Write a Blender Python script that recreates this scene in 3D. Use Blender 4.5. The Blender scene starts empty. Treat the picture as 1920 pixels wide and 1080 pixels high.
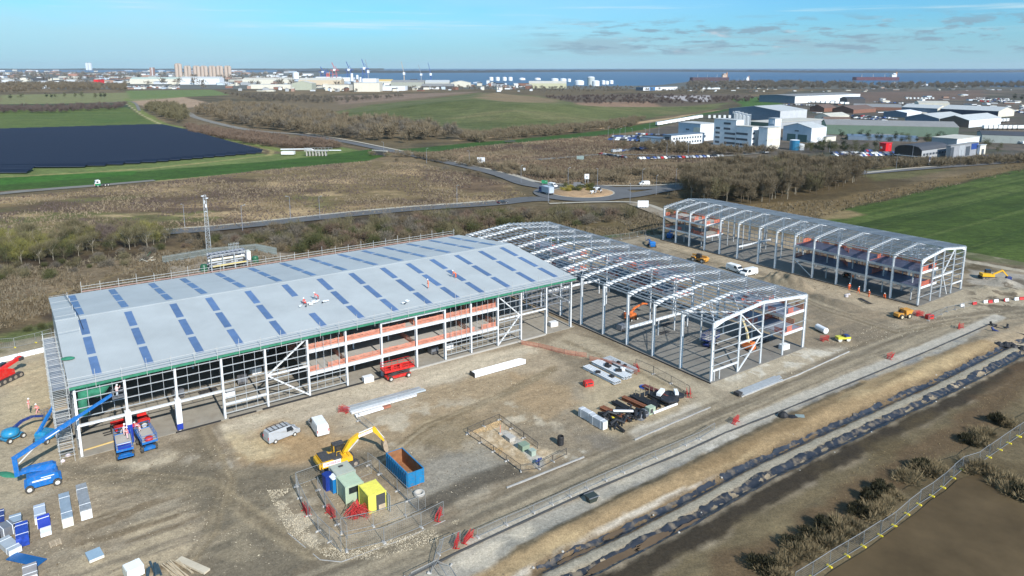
import bpy, math, random
import numpy as np
from mathutils import Vector, Matrix
random.seed(7); rng = np.random.default_rng(7)
SC = bpy.context.scene; COL = SC.collection
R = math.radians
# ---------------------------------------------------------------- camera (a drone at 55 m)
F, CX, CY, YH, H = 1345., 960., 389., 127., 55.
TH = math.atan((CY-YH)/F); CT, ST = math.cos(TH), math.sin(TH)
cam_d = bpy.data.cameras.new('camera'); cam = bpy.data.objects.new('camera', cam_d); COL.objects.link(cam)
cam.location = (0, 0, H); cam.rotation_euler = (math.pi/2-TH, 0, 0)
cam_d.sensor_width = 36; cam_d.lens = F/1920*36; cam_d.shift_y = -(540-CY)/1920
cam_d.clip_start = 1; cam_d.clip_end = 60000
SC.camera = cam
SC.render.resolution_x, SC.render.resolution_y = 1024, 576
# ---------------------------------------------------------------- sun and sky
SUN_AZ, SUN_EL = R(147), R(34)          # clockwise from +Y
sun_d = bpy.data.lights.new('sun', 'SUN'); sun = bpy.data.objects.new('sun', sun_d); COL.objects.link(sun)
sd = Vector((math.sin(SUN_AZ)*math.cos(SUN_EL), math.cos(SUN_AZ)*math.cos(SUN_EL), math.sin(SUN_EL)))
sun.rotation_euler = sd.to_track_quat('Z', 'Y').to_euler()
sun_d.energy = 4.9; sun_d.angle = R(0.53); sun_d.color = (1, .958, .895)
world = bpy.data.worlds.new('World'); SC.world = world; world.use_nodes = True
def make_world():
    nt = world.node_tree; N = nt.nodes; L = nt.links; N.clear()
    out = N.new('ShaderNodeOutputWorld'); bg = N.new('ShaderNodeBackground'); bg.inputs[1].default_value = .078
    sky = N.new('ShaderNodeTexSky'); sky.sky_type = 'NISHITA'; sky.sun_disc = False
    sky.sun_elevation = SUN_EL; sky.sun_rotation = SUN_AZ; sky.air_density = 1.0; sky.dust_density = .6; sky.ozone_density = 1.5
    tint = N.new('ShaderNodeMixRGB'); tint.blend_type = 'MULTIPLY'; tint.inputs[0].default_value = 1; tint.inputs[2].default_value = (.44, 1.0, 1.50, 1)
    L.new(sky.outputs[0], tint.inputs[1])
    tc = N.new('ShaderNodeTexCoord'); sep = N.new('ShaderNodeSeparateXYZ'); L.new(tc.outputs['Generated'], sep.inputs[0])
    def mth(op, a, b=None, c=None, clamp=False):
        n = N.new('ShaderNodeMath'); n.operation = op; n.use_clamp = clamp
        for i, x in enumerate((a, b, c)):
            if x is None: continue
            if isinstance(x, (int, float)): n.inputs[i].default_value = x
            else: L.new(x, n.inputs[i])
        return n.outputs[0]
    X, Y, Z = sep.outputs
    az = mth('DIVIDE', X, mth('MAXIMUM', Y, .2)); el = mth('MAXIMUM', Z, .0)
    def noise(sx, sz, ox, oz, detail, rough):
        cb = N.new('ShaderNodeCombineXYZ'); L.new(mth('MULTIPLY_ADD', az, sx, ox), cb.inputs[0]); L.new(mth('MULTIPLY_ADD', el, sz, oz), cb.inputs[1])
        n = N.new('ShaderNodeTexNoise'); n.inputs['Scale'].default_value = 1; n.inputs['Detail'].default_value = detail; n.inputs['Roughness'].default_value = rough
        L.new(cb.outputs[0], n.inputs['Vector']); return n.outputs['Fac']
    def ramp(f, a, b):
        n = N.new('ShaderNodeMapRange'); n.clamp = True; n.interpolation_type = 'SMOOTHSTEP'
        n.inputs['From Min'].default_value = a; n.inputs['From Max'].default_value = b; L.new(f, n.inputs['Value']); return n.outputs[0]
    def mix(fac, c1, c2):
        n = N.new('ShaderNodeMixRGB'); L.new(fac, n.inputs[0]); L.new(c1, n.inputs[1])
        if isinstance(c2, tuple): n.inputs[2].default_value = (*c2, 1)
        else: L.new(c2, n.inputs[2])
        return n.outputs[0]
    # thin high veil, thicker to the left
    veil = mth('MULTIPLY', ramp(noise(1.6, 9, 3.1, 1.2, 6, .55), .30, .72), ramp(az, .50, -.15))
    c = mix(mth('MULTIPLY', veil, .8), tint.outputs[0], (4.7, 7.7, 8.9))
    c = mix(mth('MULTIPLY', ramp(el, .075, .0), .66), c, (3.9, 6.2, 7.7))
    wisp = ramp(noise(2.2, 75, 7.7, 2.4, 6, .62), .52, .74)
    c = mix(mth('MULTIPLY', mth('MULTIPLY', wisp, ramp(el, .03, .06)), .65), c, (7.0, 8.6, 9.0))
    # low broken cumulus with grey bases
    band = mth('MULTIPLY', ramp(el, .014, .022), ramp(el, .072, .048))
    side = ramp(az, -.05, .16)
    cu = mth('MULTIPLY', mth('MULTIPLY', ramp(noise(15, 95, 2.3, 5.1, 8, .62), .49, .60), band), side)
    c = mix(mth('MULTIPLY', mth('MULTIPLY', mth('MULTIPLY', ramp(noise(9, 70, 4.4, 3.3, 8, .62), .42, .56), mth('MULTIPLY', ramp(el, .012, .020), ramp(el, .046, .034))), mth('MULTIPLY', ramp(az, -.02, .10), ramp(az, .62, .40))), .75), c, (3.3, 4.9, 5.9))
    tops = ramp(noise(16, 60, 9.3, 8.1, 4, .5), .55, .70)
    n = N.new('ShaderNodeMixRGB'); L.new(tops, n.inputs[0]); n.inputs[1].default_value = (2.6, 4.0, 5.1, 1); n.inputs[2].default_value = (5.2, 6.1, 6.9, 1)
    c = mix(mth('MULTIPLY', cu, .88), c, n.outputs[0])
    L.new(c, bg.inputs[0]); L.new(bg.outputs[0], out.inputs[0])
make_world()
vs = SC.view_settings; vs.view_transform = 'Standard'; vs.look = 'None'; vs.exposure = 0.42; vs.gamma = 1; vs.use_curve_mapping = False
SC.cycles.max_bounces = 5; SC.cycles.diffuse_bounces = 2; SC.cycles.glossy_bounces = 2; SC.cycles.transmission_bounces = 3; SC.cycles.transparent_max_bounces = 10; SC.cycles.volume_bounces = 0
SC.cycles.use_denoising = True
# ---------------------------------------------------------------- ground coordinates
ANG = math.atan2(1943, math.hypot(F, CY-YH)); UA = math.pi/2-ANG
UX, UY = math.sin(ANG), math.cos(ANG)
def G(px, py, z=0.):
    "the point of the ground (or of the level z) that the surveyed photo position shows"
    x, y = (px-CX)/F, (py-CY)/F
    t = (z-H)/-(ST+y*CT)
    return Vector((x*t, (CT-y*ST)*t, z))
def W(u, v, z=0.): return Vector((UX*u-UY*v, UY*u+UX*v, z))     # site grid: u along the long shed, v across it
def pxm(p):
    "photo pixels per metre at a point"
    return F/(p.y*CT+(H-p.z)*ST)
# ---------------------------------------------------------------- mesh helper
class MB:
    def __init__(s): s.v = []; s.f = []; s.m = []; s.k = 0; s.n = 0
    def add(s, vs, fs, k=None):
        n = s.n; s.v.extend([tuple(v) for v in vs]); s.n += len(vs)
        k = s.k if k is None else k
        for f in fs: s.f.append(tuple(i+n for i in f)); s.m.append(k)
        return s
    def hexa(s, p, k=None): # 8 corners: bottom 4 ccw, top 4 ccw
        return s.add(p, [(3,2,1,0),(4,5,6,7),(0,1,5,4),(1,2,6,5),(2,3,7,6),(3,0,4,7)], k)
    def box(s, x0, x1, y0, y1, z0, z1, k=None):
        return s.hexa([(x0,y0,z0),(x1,y0,z0),(x1,y1,z0),(x0,y1,z0),(x0,y0,z1),(x1,y0,z1),(x1,y1,z1),(x0,y1,z1)], k)
    def cbox(s, c, d, rz=0, k=None):
        ca, sa = math.cos(rz), math.sin(rz); o = []
        for z in (-1, 1):
            for x, y in ((-1,-1),(1,-1),(1,1),(-1,1)):
                a, b = x*d[0]/2, y*d[1]/2; o.append((c[0]+a*ca-b*sa, c[1]+a*sa+b*ca, c[2]+z*d[2]/2))
        return s.hexa(o, k)
    def bar(s, a, b, w, h=None, k=None):
        a, b = Vector(a), Vector(b); d = b-a
        if d.length < 1e-6: return s
        d.normalize(); up = Vector((0,0,1)) if abs(d.z) < .95 else Vector((0,1,0))
        e = d.cross(up).normalized(); n = e.cross(d); h = w if h is None else h; e = e*w/2; n = n*h/2
        return s.hexa([a-e-n, a+e-n, b+e-n, b-e-n, a-e+n, a+e+n, b+e+n, b-e+n], k)
    def tube(s, pts, r, n=6, k=None, cap=True):
        pts = [Vector(p) for p in pts]; m = len(pts); r = [r]*m if isinstance(r, (int, float)) else r
        vs = []
        for i, p in enumerate(pts):
            d = (pts[min(i+1, m-1)]-pts[max(i-1, 0)]).normalized(); up = Vector((0,0,1)) if abs(d.z) < .9 else Vector((1,0,0))
            e = d.cross(up).normalized(); q = d.cross(e)
            for j in range(n): a = 2*math.pi*(j+.5)/n; vs.append(p+(e*math.cos(a)+q*math.sin(a))*r[i])
        fs = [(i*n+j, i*n+(j+1)%n, (i+1)*n+(j+1)%n, (i+1)*n+j) for i in range(m-1) for j in range(n)]
        if cap: fs += [tuple(range(n)), tuple(range((m-1)*n, m*n))[::-1]]
        return s.add(vs, fs, k)
    def lathe(s, c, prof, n=16, k=None): # prof: (r, z)
        vs = [(c[0]+r*math.cos(2*math.pi*j/n), c[1]+r*math.sin(2*math.pi*j/n), c[2]+z) for r, z in prof for j in range(n)]
        m = len(prof); fs = [(i*n+j, i*n+(j+1)%n, (i+1)*n+(j+1)%n, (i+1)*n+j) for i in range(m-1) for j in range(n)]
        fs += [tuple(range(n))[::-1], tuple(range((m-1)*n, m*n))]
        return s.add(vs, fs, k)
    def wheel(s, c, r, w, n=14, k=None): # axle along y
        prof = [(r*.55, -w/2), (r*.93, -w/2), (r, -w*.32), (r, w*.32), (r*.93, w/2), (r*.55, w/2)]
        vs = [(c[0]+a*math.cos(2*math.pi*j/n), c[1]+y, c[2]+a*math.sin(2*math.pi*j/n)) for a, y in prof for j in range(n)]
        m = len(prof); fs = [(i*n+j, i*n+(j+1)%n, (i+1)*n+(j+1)%n, (i+1)*n+j) for i in range(m-1) for j in range(n)]
        return s.add(vs, fs, k)
    def disc_y(s, c, r, w, n=12, k=None):
        vs = [(c[0]+r*math.cos(2*math.pi*j/n), c[1]+y, c[2]+r*math.sin(2*math.pi*j/n)) for y in (-w/2, w/2) for j in range(n)]
        return s.add(vs, [(j, (j+1)%n, n+(j+1)%n, n+j) for j in range(n)]+[tuple(range(n)), tuple(range(n, 2*n))[::-1]], k)
    def prism(s, outline, y0, y1, k=None, taper=None): # outline in (x, z), extruded along y; taper: inset of the y1.. both ends
        n = len(outline)
        vs = [(x, y0, z) for x, z in outline]+[(x, y1, z) for x, z in outline]
        return s.add(vs, [tuple(range(n)), tuple(range(n, 2*n))[::-1]]+[(j, n+j, n+(j+1) % n, (j+1) % n) for j in range(n)], k)
    def zprism(s, outline, z0, z1, k=None):
        n = len(outline); vs = [(x, y, z0) for x, y in outline]+[(x, y, z1) for x, y in outline]
        return s.add(vs, [tuple(range(n))[::-1], tuple(range(n, 2*n))]+[(j, (j+1) % n, n+(j+1) % n, n+j) for j in range(n)], k)
    def build(s, name, mats, parent=None, loc=None, rz=0, smooth=False):
        me = bpy.data.meshes.new(name); me.from_pydata(s.v, [], s.f)
        mats = mats if isinstance(mats, (list, tuple)) else [mats]
        for m in mats: me.materials.append(m)
        if len(mats) > 1: me.polygons.foreach_set('material_index', s.m)
        if smooth: me.polygons.foreach_set('use_smooth', [True]*len(s.f))
        me.update(); o = bpy.data.objects.new(name, me); COL.objects.link(o)
        if parent is not None: o.parent = parent
        if loc is not None: o.location = loc
        o.rotation_euler.z = rz
        return o
def tag(o, label=None, cat=None, group=None, kind=None):
    if label: o['label'] = label
    if cat: o['category'] = cat
    if group: o['group'] = group
    if kind: o['kind'] = kind
    return o
def thing(name, label, cat, loc=(0,0,0), rz=0, group=None):
    o = bpy.data.objects.new(name, None); COL.objects.link(o); o.empty_display_size = .5
    o.location = loc; o.rotation_euler.z = rz
    return tag(o, label, cat, group)
def dup(root, loc, rz=None, label=None, scale=None):
    def cp(o, par):
        c = o.copy(); COL.objects.link(c)
        if par is not None: c.parent = par
        for ch in o.children: cp(ch, c)
        return c
    r = cp(root, None); r.location = loc
    if rz is not None: r.rotation_euler.z = rz
    if scale is not None: r.scale = scale if isinstance(scale, (tuple, list)) else (scale,)*3
    if label: r['label'] = label
    return r
def struct(o): o['kind'] = 'structure'; return o
# ---------------------------------------------------------------- materials
MATS = {}
def mat(name, col, rough=.7, metal=0., var=.18, scale=.6, bump=0., spec=.4, streak=None, dirt=None):
    if name in MATS: return MATS[name]
    m = bpy.data.materials.new(name); m.use_nodes = True; nt = m.node_tree; N = nt.nodes; L = nt.links
    b = N['Principled BSDF']; b.inputs['Roughness'].default_value = rough; b.inputs['Metallic'].default_value = metal; b.inputs['Specular IOR Level'].default_value = spec
    tc = N.new('ShaderNodeTexCoord'); n = N.new('ShaderNodeTexNoise'); n.inputs['Scale'].default_value = scale; n.inputs['Detail'].default_value = 6; n.inputs['Roughness'].default_value = .65
    mp = N.new('ShaderNodeMapping'); L.new(tc.outputs['Object'], mp.inputs[0]); L.new(mp.outputs[0], n.inputs['Vector'])
    if streak: mp.inputs['Scale'].default_value = streak
    mr = N.new('ShaderNodeMapRange'); mr.inputs['From Min'].default_value = .25; mr.inputs['From Max'].default_value = .75
    mr.inputs['To Min'].default_value = 1-var; mr.inputs['To Max'].default_value = 1+var; L.new(n.outputs['Fac'], mr.inputs['Value'])
    oi = N.new('ShaderNodeObjectInfo'); mr2 = N.new('ShaderNodeMapRange'); mr2.inputs['To Min'].default_value = 1-var*.5; mr2.inputs['To Max'].default_value = 1+var*.5; L.new(oi.outputs['Random'], mr2.inputs['Value'])
    mm = N.new('ShaderNodeMath'); mm.operation = 'MULTIPLY'; L.new(mr.outputs[0], mm.inputs[0]); L.new(mr2.outputs[0], mm.inputs[1])
    mx = N.new('ShaderNodeMixRGB'); mx.blend_type = 'MULTIPLY'; mx.inputs[0].default_value = 1; mx.inputs[1].default_value = (*col, 1); L.new(mm.outputs[0], mx.inputs[2])
    outc = mx.outputs[0]
    if dirt:
        n2 = N.new('ShaderNodeTexNoise'); n2.inputs['Scale'].default_value = scale*3.1; n2.inputs['Detail'].default_value = 5; L.new(tc.outputs['Object'], n2.inputs['Vector'])
        r2 = N.new('ShaderNodeMapRange'); r2.inputs['From Min'].default_value = .5; r2.inputs['From Max'].default_value = .68; r2.inputs['To Max'].default_value = dirt[1]; L.new(n2.outputs['Fac'], r2.inputs['Value'])
        m2 = N.new('ShaderNodeMixRGB'); L.new(r2.outputs[0], m2.inputs[0]); L.new(outc, m2.inputs[1]); m2.inputs[2].default_value = (*dirt[0], 1); outc = m2.outputs[0]
    L.new(outc, b.inputs['Base Color'])
    if bump:
        bp = N.new('ShaderNodeBump'); bp.inputs['Strength'].default_value = min(1, bump); bp.inputs['Distance'].default_value = .1*bump; L.new(n.outputs['Fac'], bp.inputs['Height']); L.new(bp.outputs[0], b.inputs['Normal'])
    MATS[name] = m; return m
def vcmat(name, rough=.95, scales=((.9, .5), (5., .35), (.12, .25)), bump=.3, streak=None, spec=.15):
    "surface whose own colour is stored per vertex, broken up by fine noise"
    m = bpy.data.materials.new(name); m.use_nodes = True; nt = m.node_tree; N = nt.nodes; L = nt.links
    b = N['Principled BSDF']; b.inputs['Roughness'].default_value = rough; b.inputs['Specular IOR Level'].default_value = spec
    at = N.new('ShaderNodeAttribute'); at.attribute_name = 'Col'; c = at.outputs['Color']
    tc = N.new('ShaderNodeTexCoord'); vec = tc.outputs['Object']
    if streak:
        mp = N.new('ShaderNodeMapping'); mp.inputs['Scale'].default_value = streak; L.new(vec, mp.inputs[0]); vec = mp.outputs[0]
    hs = []
    for sc, am in scales:
        n = N.new('ShaderNodeTexNoise'); n.inputs['Scale'].default_value = sc; n.inputs['Detail'].default_value = 5; n.inputs['Roughness'].default_value = .7; L.new(vec, n.inputs['Vector'])
        mr = N.new('ShaderNodeMapRange'); mr.inputs['From Min'].default_value = .28; mr.inputs['From Max'].default_value = .72; mr.inputs['To Min'].default_value = 1-am; mr.inputs['To Max'].default_value = 1+am; L.new(n.outputs['Fac'], mr.inputs['Value'])
        mx = N.new('ShaderNodeMixRGB'); mx.blend_type = 'MULTIPLY'; mx.inputs[0].default_value = 1; L.new(c, mx.inputs[1]); L.new(mr.outputs[0], mx.inputs[2]); c = mx.outputs[0]; hs.append(n.outputs['Fac'])
    L.new(c, b.inputs['Base Color'])
    if bump:
        bp = N.new('ShaderNodeBump'); bp.inputs['Strength'].default_value = bump; bp.inputs['Distance'].default_value = .25; L.new(hs[0], bp.inputs['Height']); L.new(bp.outputs[0], b.inputs['Normal'])
    return m
def S(r, g, b):
    "sRGB 0-255 of a sunlit surface in the photograph -> rough base colour"
    f = lambda c: ((c/255+.055)/1.055)**2.4 if c > 10 else c/255/12.92
    return tuple(min(.85, f(c)*ALB) for c in (r, g, b))
ALB = .88
# ---------------------------------------------------------------- numpy value noise
def vnoise(x, y, seed=0):
    xi = np.floor(x).astype(np.int64); yi = np.floor(y).astype(np.int64); fx = x-xi; fy = y-yi
    fx = fx*fx*(3-2*fx); fy = fy*fy*(3-2*fy)
    def h(a, b):
        n = (a*374761393+b*668265263+seed*982451653) & 0xffffffff
        n = ((n ^ (n >> 13))*1274126177) & 0xffffffff
        return ((n ^ (n >> 16)) & 0xffff)/65535.
    return (h(xi, yi)*(1-fx)+h(xi+1, yi)*fx)*(1-fy)+(h(xi, yi+1)*(1-fx)+h(xi+1, yi+1)*fx)*fy
def fbm(x, y, seed=0, oct=4, gain=.5):
    s = 0; a = 1; t = 0
    for i in range(oct): s = s+a*vnoise(x*2**i, y*2**i, seed+i*17); t += a; a *= gain
    return s/t
def sst(x, a, b):
    t = np.clip((x-a)/(b-a), 0, 1); return t*t*(3-2*t)
def segdist(X, Y, pts):
    d = np.full(X.shape, 1e9)
    for (ax, ay), (bx, by) in zip(pts[:-1], pts[1:]):
        vx, vy = bx-ax, by-ay; t = np.clip(((X-ax)*vx+(Y-ay)*vy)/(vx*vx+vy*vy+1e-9), 0, 1)
        d = np.minimum(d, np.hypot(X-ax-t*vx, Y-ay-t*vy))
    return d
def polydist(X, Y, pts):
    "signed distance, negative inside"
    d = segdist(X, Y, list(pts)+[pts[0]]); ins = np.zeros(X.shape, bool); n = len(pts)
    for i in range(n):
        (ax, ay), (bx, by) = pts[i], pts[(i+1) % n]
        c = ((ay > Y) != (by > Y)) & (X < (bx-ax)*(Y-ay)/(by-ay+1e-12)+ax); ins ^= c
    return np.where(ins, -d, d)
def gpts(px): return [tuple(G(*p)[:2]) for p in px]
def grid_obj(name, X, Y, Z, C, m, keep=None):
    ny, nx = X.shape
    v = np.stack([X, Y, Z], -1).reshape(-1, 3); idx = np.arange(ny*nx).reshape(ny, nx)
    q = np.stack([idx[:-1, :-1], idx[:-1, 1:], idx[1:, 1:], idx[1:, :-1]], -1).reshape(-1, 4)
    if keep is not None:
        k = keep.reshape(-1); q = q[k[q].all(1)]
    me = bpy.data.meshes.new(name); me.vertices.add(len(v)); me.vertices.foreach_set('co', v.ravel().astype(np.float32))
    me.loops.add(len(q)*4); me.loops.foreach_set('vertex_index', q.ravel().astype(np.int32))
    me.polygons.add(len(q)); me.polygons.foreach_set('loop_start', np.arange(0, len(q)*4, 4, dtype=np.int32))
    me.polygons.foreach_set('use_smooth', np.ones(len(q), bool))
    me.update(calc_edges=True)
    if C is not None:
        a = me.color_attributes.new('Col', 'FLOAT_COLOR', 'POINT'); c4 = np.ones((len(v), 4), np.float32); c4[:, :3] = C.reshape(-1, 3); a.data.foreach_set('color', c4.ravel())
    me.materials.append(m); o = bpy.data.objects.new(name, me); COL.objects.link(o); return struct(o)
# ================================================================ THE GROUND
def lin(c): return np.array(S(*c))
class Paint:
    def __init__(s, X, Y, base):
        s.X, s.Y = X, Y; s.C = np.empty(X.shape+(3,)); s.C[:] = lin(base)
        s.u = X*UX+Y*UY; s.v = -X*UY+Y*UX
    def _mix(s, a, col):
        a = np.clip(a, 0, 1)[..., None]; s.C = s.C*(1-a)+lin(col)*a
    def poly(s, px, col, soft=1.5, wob=2., ws=.15, alpha=1., seed=1, metres=False):
        p = px if metres else gpts(px); k = s._near(p, soft+wob+1)
        if not k.any(): return s
        X, Y = s.X[k], s.Y[k]; d = polydist(X, Y, p)+(fbm(X*ws, Y*ws, seed, 4)-.5)*2*wob
        s._put(k, (1-sst(d, -soft, soft))*alpha, col); return s
    def _near(s, p, pad):
        xs = [q[0] for q in p]; ys = [q[1] for q in p]
        return (s.X > min(xs)-pad) & (s.X < max(xs)+pad) & (s.Y > min(ys)-pad) & (s.Y < max(ys)+pad)
    def _put(s, k, a, col):
        a = np.clip(a, 0, 1)[..., None]; s.C[k] = s.C[k]*(1-a)+lin(col)*a
    def line(s, px, w, col, soft=.5, wob=.6, ws=.3, alpha=1., seed=2, metres=False):
        p = px if metres else gpts(px); k = s._near(p, w/2+soft+wob+1)
        if not k.any(): return s
        X, Y = s.X[k], s.Y[k]; d = segdist(X, Y, p)+(fbm(X*ws, Y*ws, seed, 3)-.5)*2*wob
        s._put(k, (1-sst(d, w/2-soft, w/2+soft))*alpha, col); return s
    def mottle(s, col, lo, hi, scale, seed, alpha=1., px=None, soft=2., sx=1., sy=1., oct=4, uv=False):
        p = gpts(px) if px is not None else None; q = s._near(p, soft+1) if p else np.ones(s.X.shape, bool)
        if not q.any(): return s
        a, b = (s.u[q], s.v[q]) if uv else (s.X[q], s.Y[q])
        n = fbm(a*scale*sx, b*scale*sy, seed, oct, .55); k = sst(n, lo, hi)*alpha
        if p: k = k*(1-sst(polydist(s.X[q], s.Y[q], p), -soft, soft))
        s._put(q, k, col); return s
MEADOW = [(-200,405),(0,372),(300,342),(470,322),(690,302),(780,305),(860,322),(950,345),(985,366),(930,384),(760,396),(560,414),(400,432),(200,448),(-200,470)]
MOOR = [(640,272),(760,292),(900,274),(1150,252),(1200,268),(1350,296),(1300,335),(1270,347),(1090,350),(1000,338),(890,312),(760,290)]
HILL = [(600,215),(700,196),(800,186),(900,174),(1010,180),(1120,203),(1290,199),(1370,192),(1330,206),(1230,220),(1120,234),(1030,244),(900,244),(740,226)]
GFIELD = [(1540,412),(1590,392),(1690,368),(1780,348),(1920,318),(2400,260),(2500,560),(1980,506),(1830,486),(1690,446)]
INDUST = [(1165,270),(1230,240),(1300,222),(1420,196),(1480,172),(1700,165),(2300,165),(2400,285),(1920,292),(1650,305),(1500,300),(1350,292)]
def fields(X, Y):
    p = Paint(X, Y, (101, 89, 67))
    p.mottle((126,108,82), .5, .68, .011, 11, .8, sx=.6)
    p.mottle((74,68,52), .52, .7, .016, 12, .8)
    # far fields
    p.poly([(0,178),(330,172),(360,196),(240,190),(0,198)], (122,122,82), 6, 8, .02)
    p.poly([(-300,199),(235,193),(262,204),(0,212),(-300,216)], (58,72,48), 4, 4, .03)
    p.poly([(245,190),(345,182),(420,200),(300,212)], (160,136,112), 4, 6, .02)
    p.poly([(236,170),(400,168),(430,178),(245,186)], (104,118,70), 4, 4, .02)
    p.poly([(-400,212),(238,201),(268,218),(300,234),(0,246),(-400,262)], (92,104,54), 3, 3, .03)
    p.mottle((68,96,48), .42, .62, .012, 31, .9, [(60,222),(220,214),(250,226),(80,238)], 25)
    p.mottle((72,92,44), .5, .64, .08, 32, .5, [(0,212),(238,201),(300,234),(0,246)], 10, sx=.03, sy=1.)
    p.poly([(-500,262),(0,246),(300,236),(500,290),(640,276),(700,288),(500,322),(280,334),(0,352),(-500,420)], (104,116,66), 2, 3, .04)
    # brown scrub between the dyke and the road, and the far moor
    p.poly([(280,208),(420,196),(640,180),(760,176),(880,172),(760,192),(640,206),(600,220),(860,250),(640,262),(520,268),(380,236)], (112,98,76), 6, 8, .03)
    p.poly([(620,180),(760,176),(900,172),(760,186),(640,196)], (134,114,98), 8, 8, .012, .8)
    p.poly([(1020,180),(1200,176),(1400,176),(1440,190),(1290,200),(1110,204)], (98,86,72), 8, 8, .012)
    p.poly([(1060,193),(1220,190),(1240,201),(1100,206)], (142,116,94), 6, 8, .012)
    p.poly([(1230,180),(1330,179),(1330,191),(1290,190)], (172,166,164), 3, 4, .02)
    # the grassed landfill mound
    p.poly(HILL, (96,100,62), 5, 9, .012)
    p.mottle((116,110,76), .48, .62, .009, 41, .75, HILL, 20, sx=.5, sy=1.6)
    p.mottle((80,88,50), .52, .66, .012, 42, .7, HILL, 20, sx=.5)
    p.poly([(905,176),(1010,181),(1050,190),(950,204),(890,200)], (136,114,90), 14, 22, .014, .7)
    # canal: reeds, bank, grass
    p.line([(860,262),(960,254),(1120,240),(1260,222),(1400,200),(1470,188)], 13, (172,146,112), 3, 3, .05)
    p.line([(700,286),(800,281),(900,271),(1040,259),(1150,247),(1240,232),(1330,214),(1420,198),(1490,186)], 26, (58,84,38), 3, 3, .04)
    p.poly(MOOR, (114,97,73), 3, 4, .05)
    p.mottle((150,126,98), .53, .66, .035, 51, .85, MOOR, 4, sx=.45, sy=1.)
    p.mottle((82,66,56), .54, .68, .03, 52, .8, MOOR, 4, sx=.5)
    p.poly(INDUST, (88,82,74), 6, 8, .03)
    p.mottle((116,104,90), .5, .65, .02, 61, .7, INDUST, 10)
    p.mottle((74,76,62), .52, .66, .016, 62, .8, INDUST, 10)
    p.poly([(1560,174),(1840,170),(1840,186),(1600,192)], (112,92,80), 10, 14, .012, .7)
    p.poly([(1370,186),(1440,180),(1470,196),(1400,203)], (72,100,48), 4, 5, .02)
    # green banks by the solar farm
    p.poly([(-500,418),(0,338),(250,322),(500,303),(640,287),(700,279),(730,290),(690,302),(500,322),(280,341),(0,358),(-500,440)], (60,86,34), 1.2, 1.2, .08)
    p.line([(0,361),(150,351),(300,339),(480,323),(690,303)], 3.2, (166,148,106), .8, 1.2, .1, .8)
    p.line([(0,333),(280,316),(420,301),(505,291),(512,283),(490,276)], 3.5, (150,138,92), .8, 1., .1, .85)
    p.line([(236,185),(262,208),(300,231),(400,256),(490,274),(560,288)], 9, (112,120,66), 2, 2, .06)
    p.line([(238,195),(268,217),(312,238),(400,262),(492,284)], 2.4, (168,158,118), .6, .6, .1, .8)
    # brown meadow
    p.poly(MEADOW, (120,104,74), 2, 2.5, .08)
    p.mottle((154,131,98), .52, .64, .05, 71, .85, MEADOW, 3, sx=.38, sy=1.)
    p.mottle((88,73,58), .5, .64, .034, 72, .85, MEADOW, 3, sx=.5)
    p.mottle((104,106,62), .54, .66, .028, 73, .7, [(-200,405),(0,380),(600,352),(620,400),(300,440),(-200,470)], 8, sx=.6)
    p.mottle((172,148,112), .6, .7, .09, 74, .8, MEADOW, 3, sx=.4)
    p.poly([(790,318),(880,322),(950,345),(960,358),(880,362),(800,345)], (92,74,60), 4, 5, .07, .75)
    p.poly([(-40,338),(-20,334),(260,320),(250,328),(0,346)], (62,101,37), 1.2, 1.2, .08)
    # scrub land behind the shed
    B = [(-300,470),(0,452),(300,440),(520,420),(760,399),(940,388),(1100,386),(1230,392),(1245,450),(900,470),(500,540),(100,640),(-300,700)]
    p.poly(B, (86,75,55), 3, 4, .06)
    p.mottle((108,92,68), .46, .64, .05, 81, .9, B, 4, sx=.6)
    p.mottle((66,56,46), .52, .66, .045, 82, .85, B, 4, sx=.7)
    p.poly([(0,520),(100,510),(210,488),(310,480),(250,510),(120,545),(0,560)], (126,110,88), 5, 6, .08, .8)
    p.line([(-60,572),(60,560),(150,540),(230,510),(300,488)], 2.2, (140,122,88), .8, 1.2, .12, .8)
    p.poly([(-100,640),(0,628),(98,604),(100,655),(0,668),(-100,690)], (92,98,58), 1.5, 2, .15)
    p.mottle((140,118,88), .5, .62, .12, 83, .8, [(-100,645),(0,633),(98,610),(98,630),(0,650)], 2)
    p.poly([(310,486),(470,466),(560,476),(520,500),(330,530)], (140,128,112), 1., 1., .2)
    p.poly([(980,430),(1230,405),(1236,440),(1100,455)], (104,92,64), 3, 4, .1, .8)
    p.line([(1010,452),(1120,446),(1235,432)], 3, (62,78,40), 1, 1, .2, .9)
    # the wood's floor, bank, green field
    p.poly([(1190,352),(1420,326),(1640,332),(1720,340),(1640,372),(1540,405),(1480,420),(1240,388)], (84,72,50), 3, 4, .06)
    p.poly([(1300,392),(1560,372),(1790,330),(1925,304),(1925,322),(1780,352),(1590,395),(1500,418)], (110,93,64), 2.5, 3, .07)
    p.line([(1540,408),(1600,390),(1700,365),(1780,348),(1930,316)], 3, (66,58,42), 1, 1.5, .1, .8)
    p.poly(GFIELD, (64,80,34), 1.5, 2, .07)
    p.mottle((80,94,44), .5, .66, .03, 91, .6, GFIELD, 6, sx=.6)
    p.mottle((54,70,30), .52, .68, .045, 92, .6, GFIELD, 6)
    p.mottle((48,64,28), .5, .62, .22, 93, .5, GFIELD, 6, sx=.02, sy=1., uv=True)
    p.mottle((96,106,58), .55, .66, .3, 94, .4, GFIELD, 6, sx=.02, sy=1., uv=True)
    p.poly([(1525,400),(1590,394),(1625,402),(1590,410),(1548,412)], (134,116,84), 2, 3, .1, .9)
    p.poly([(1600,320),(1700,312),(1790,318),(1700,332),(1640,340)], (92,92,56), 3, 3, .1, .7)
    return p
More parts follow.
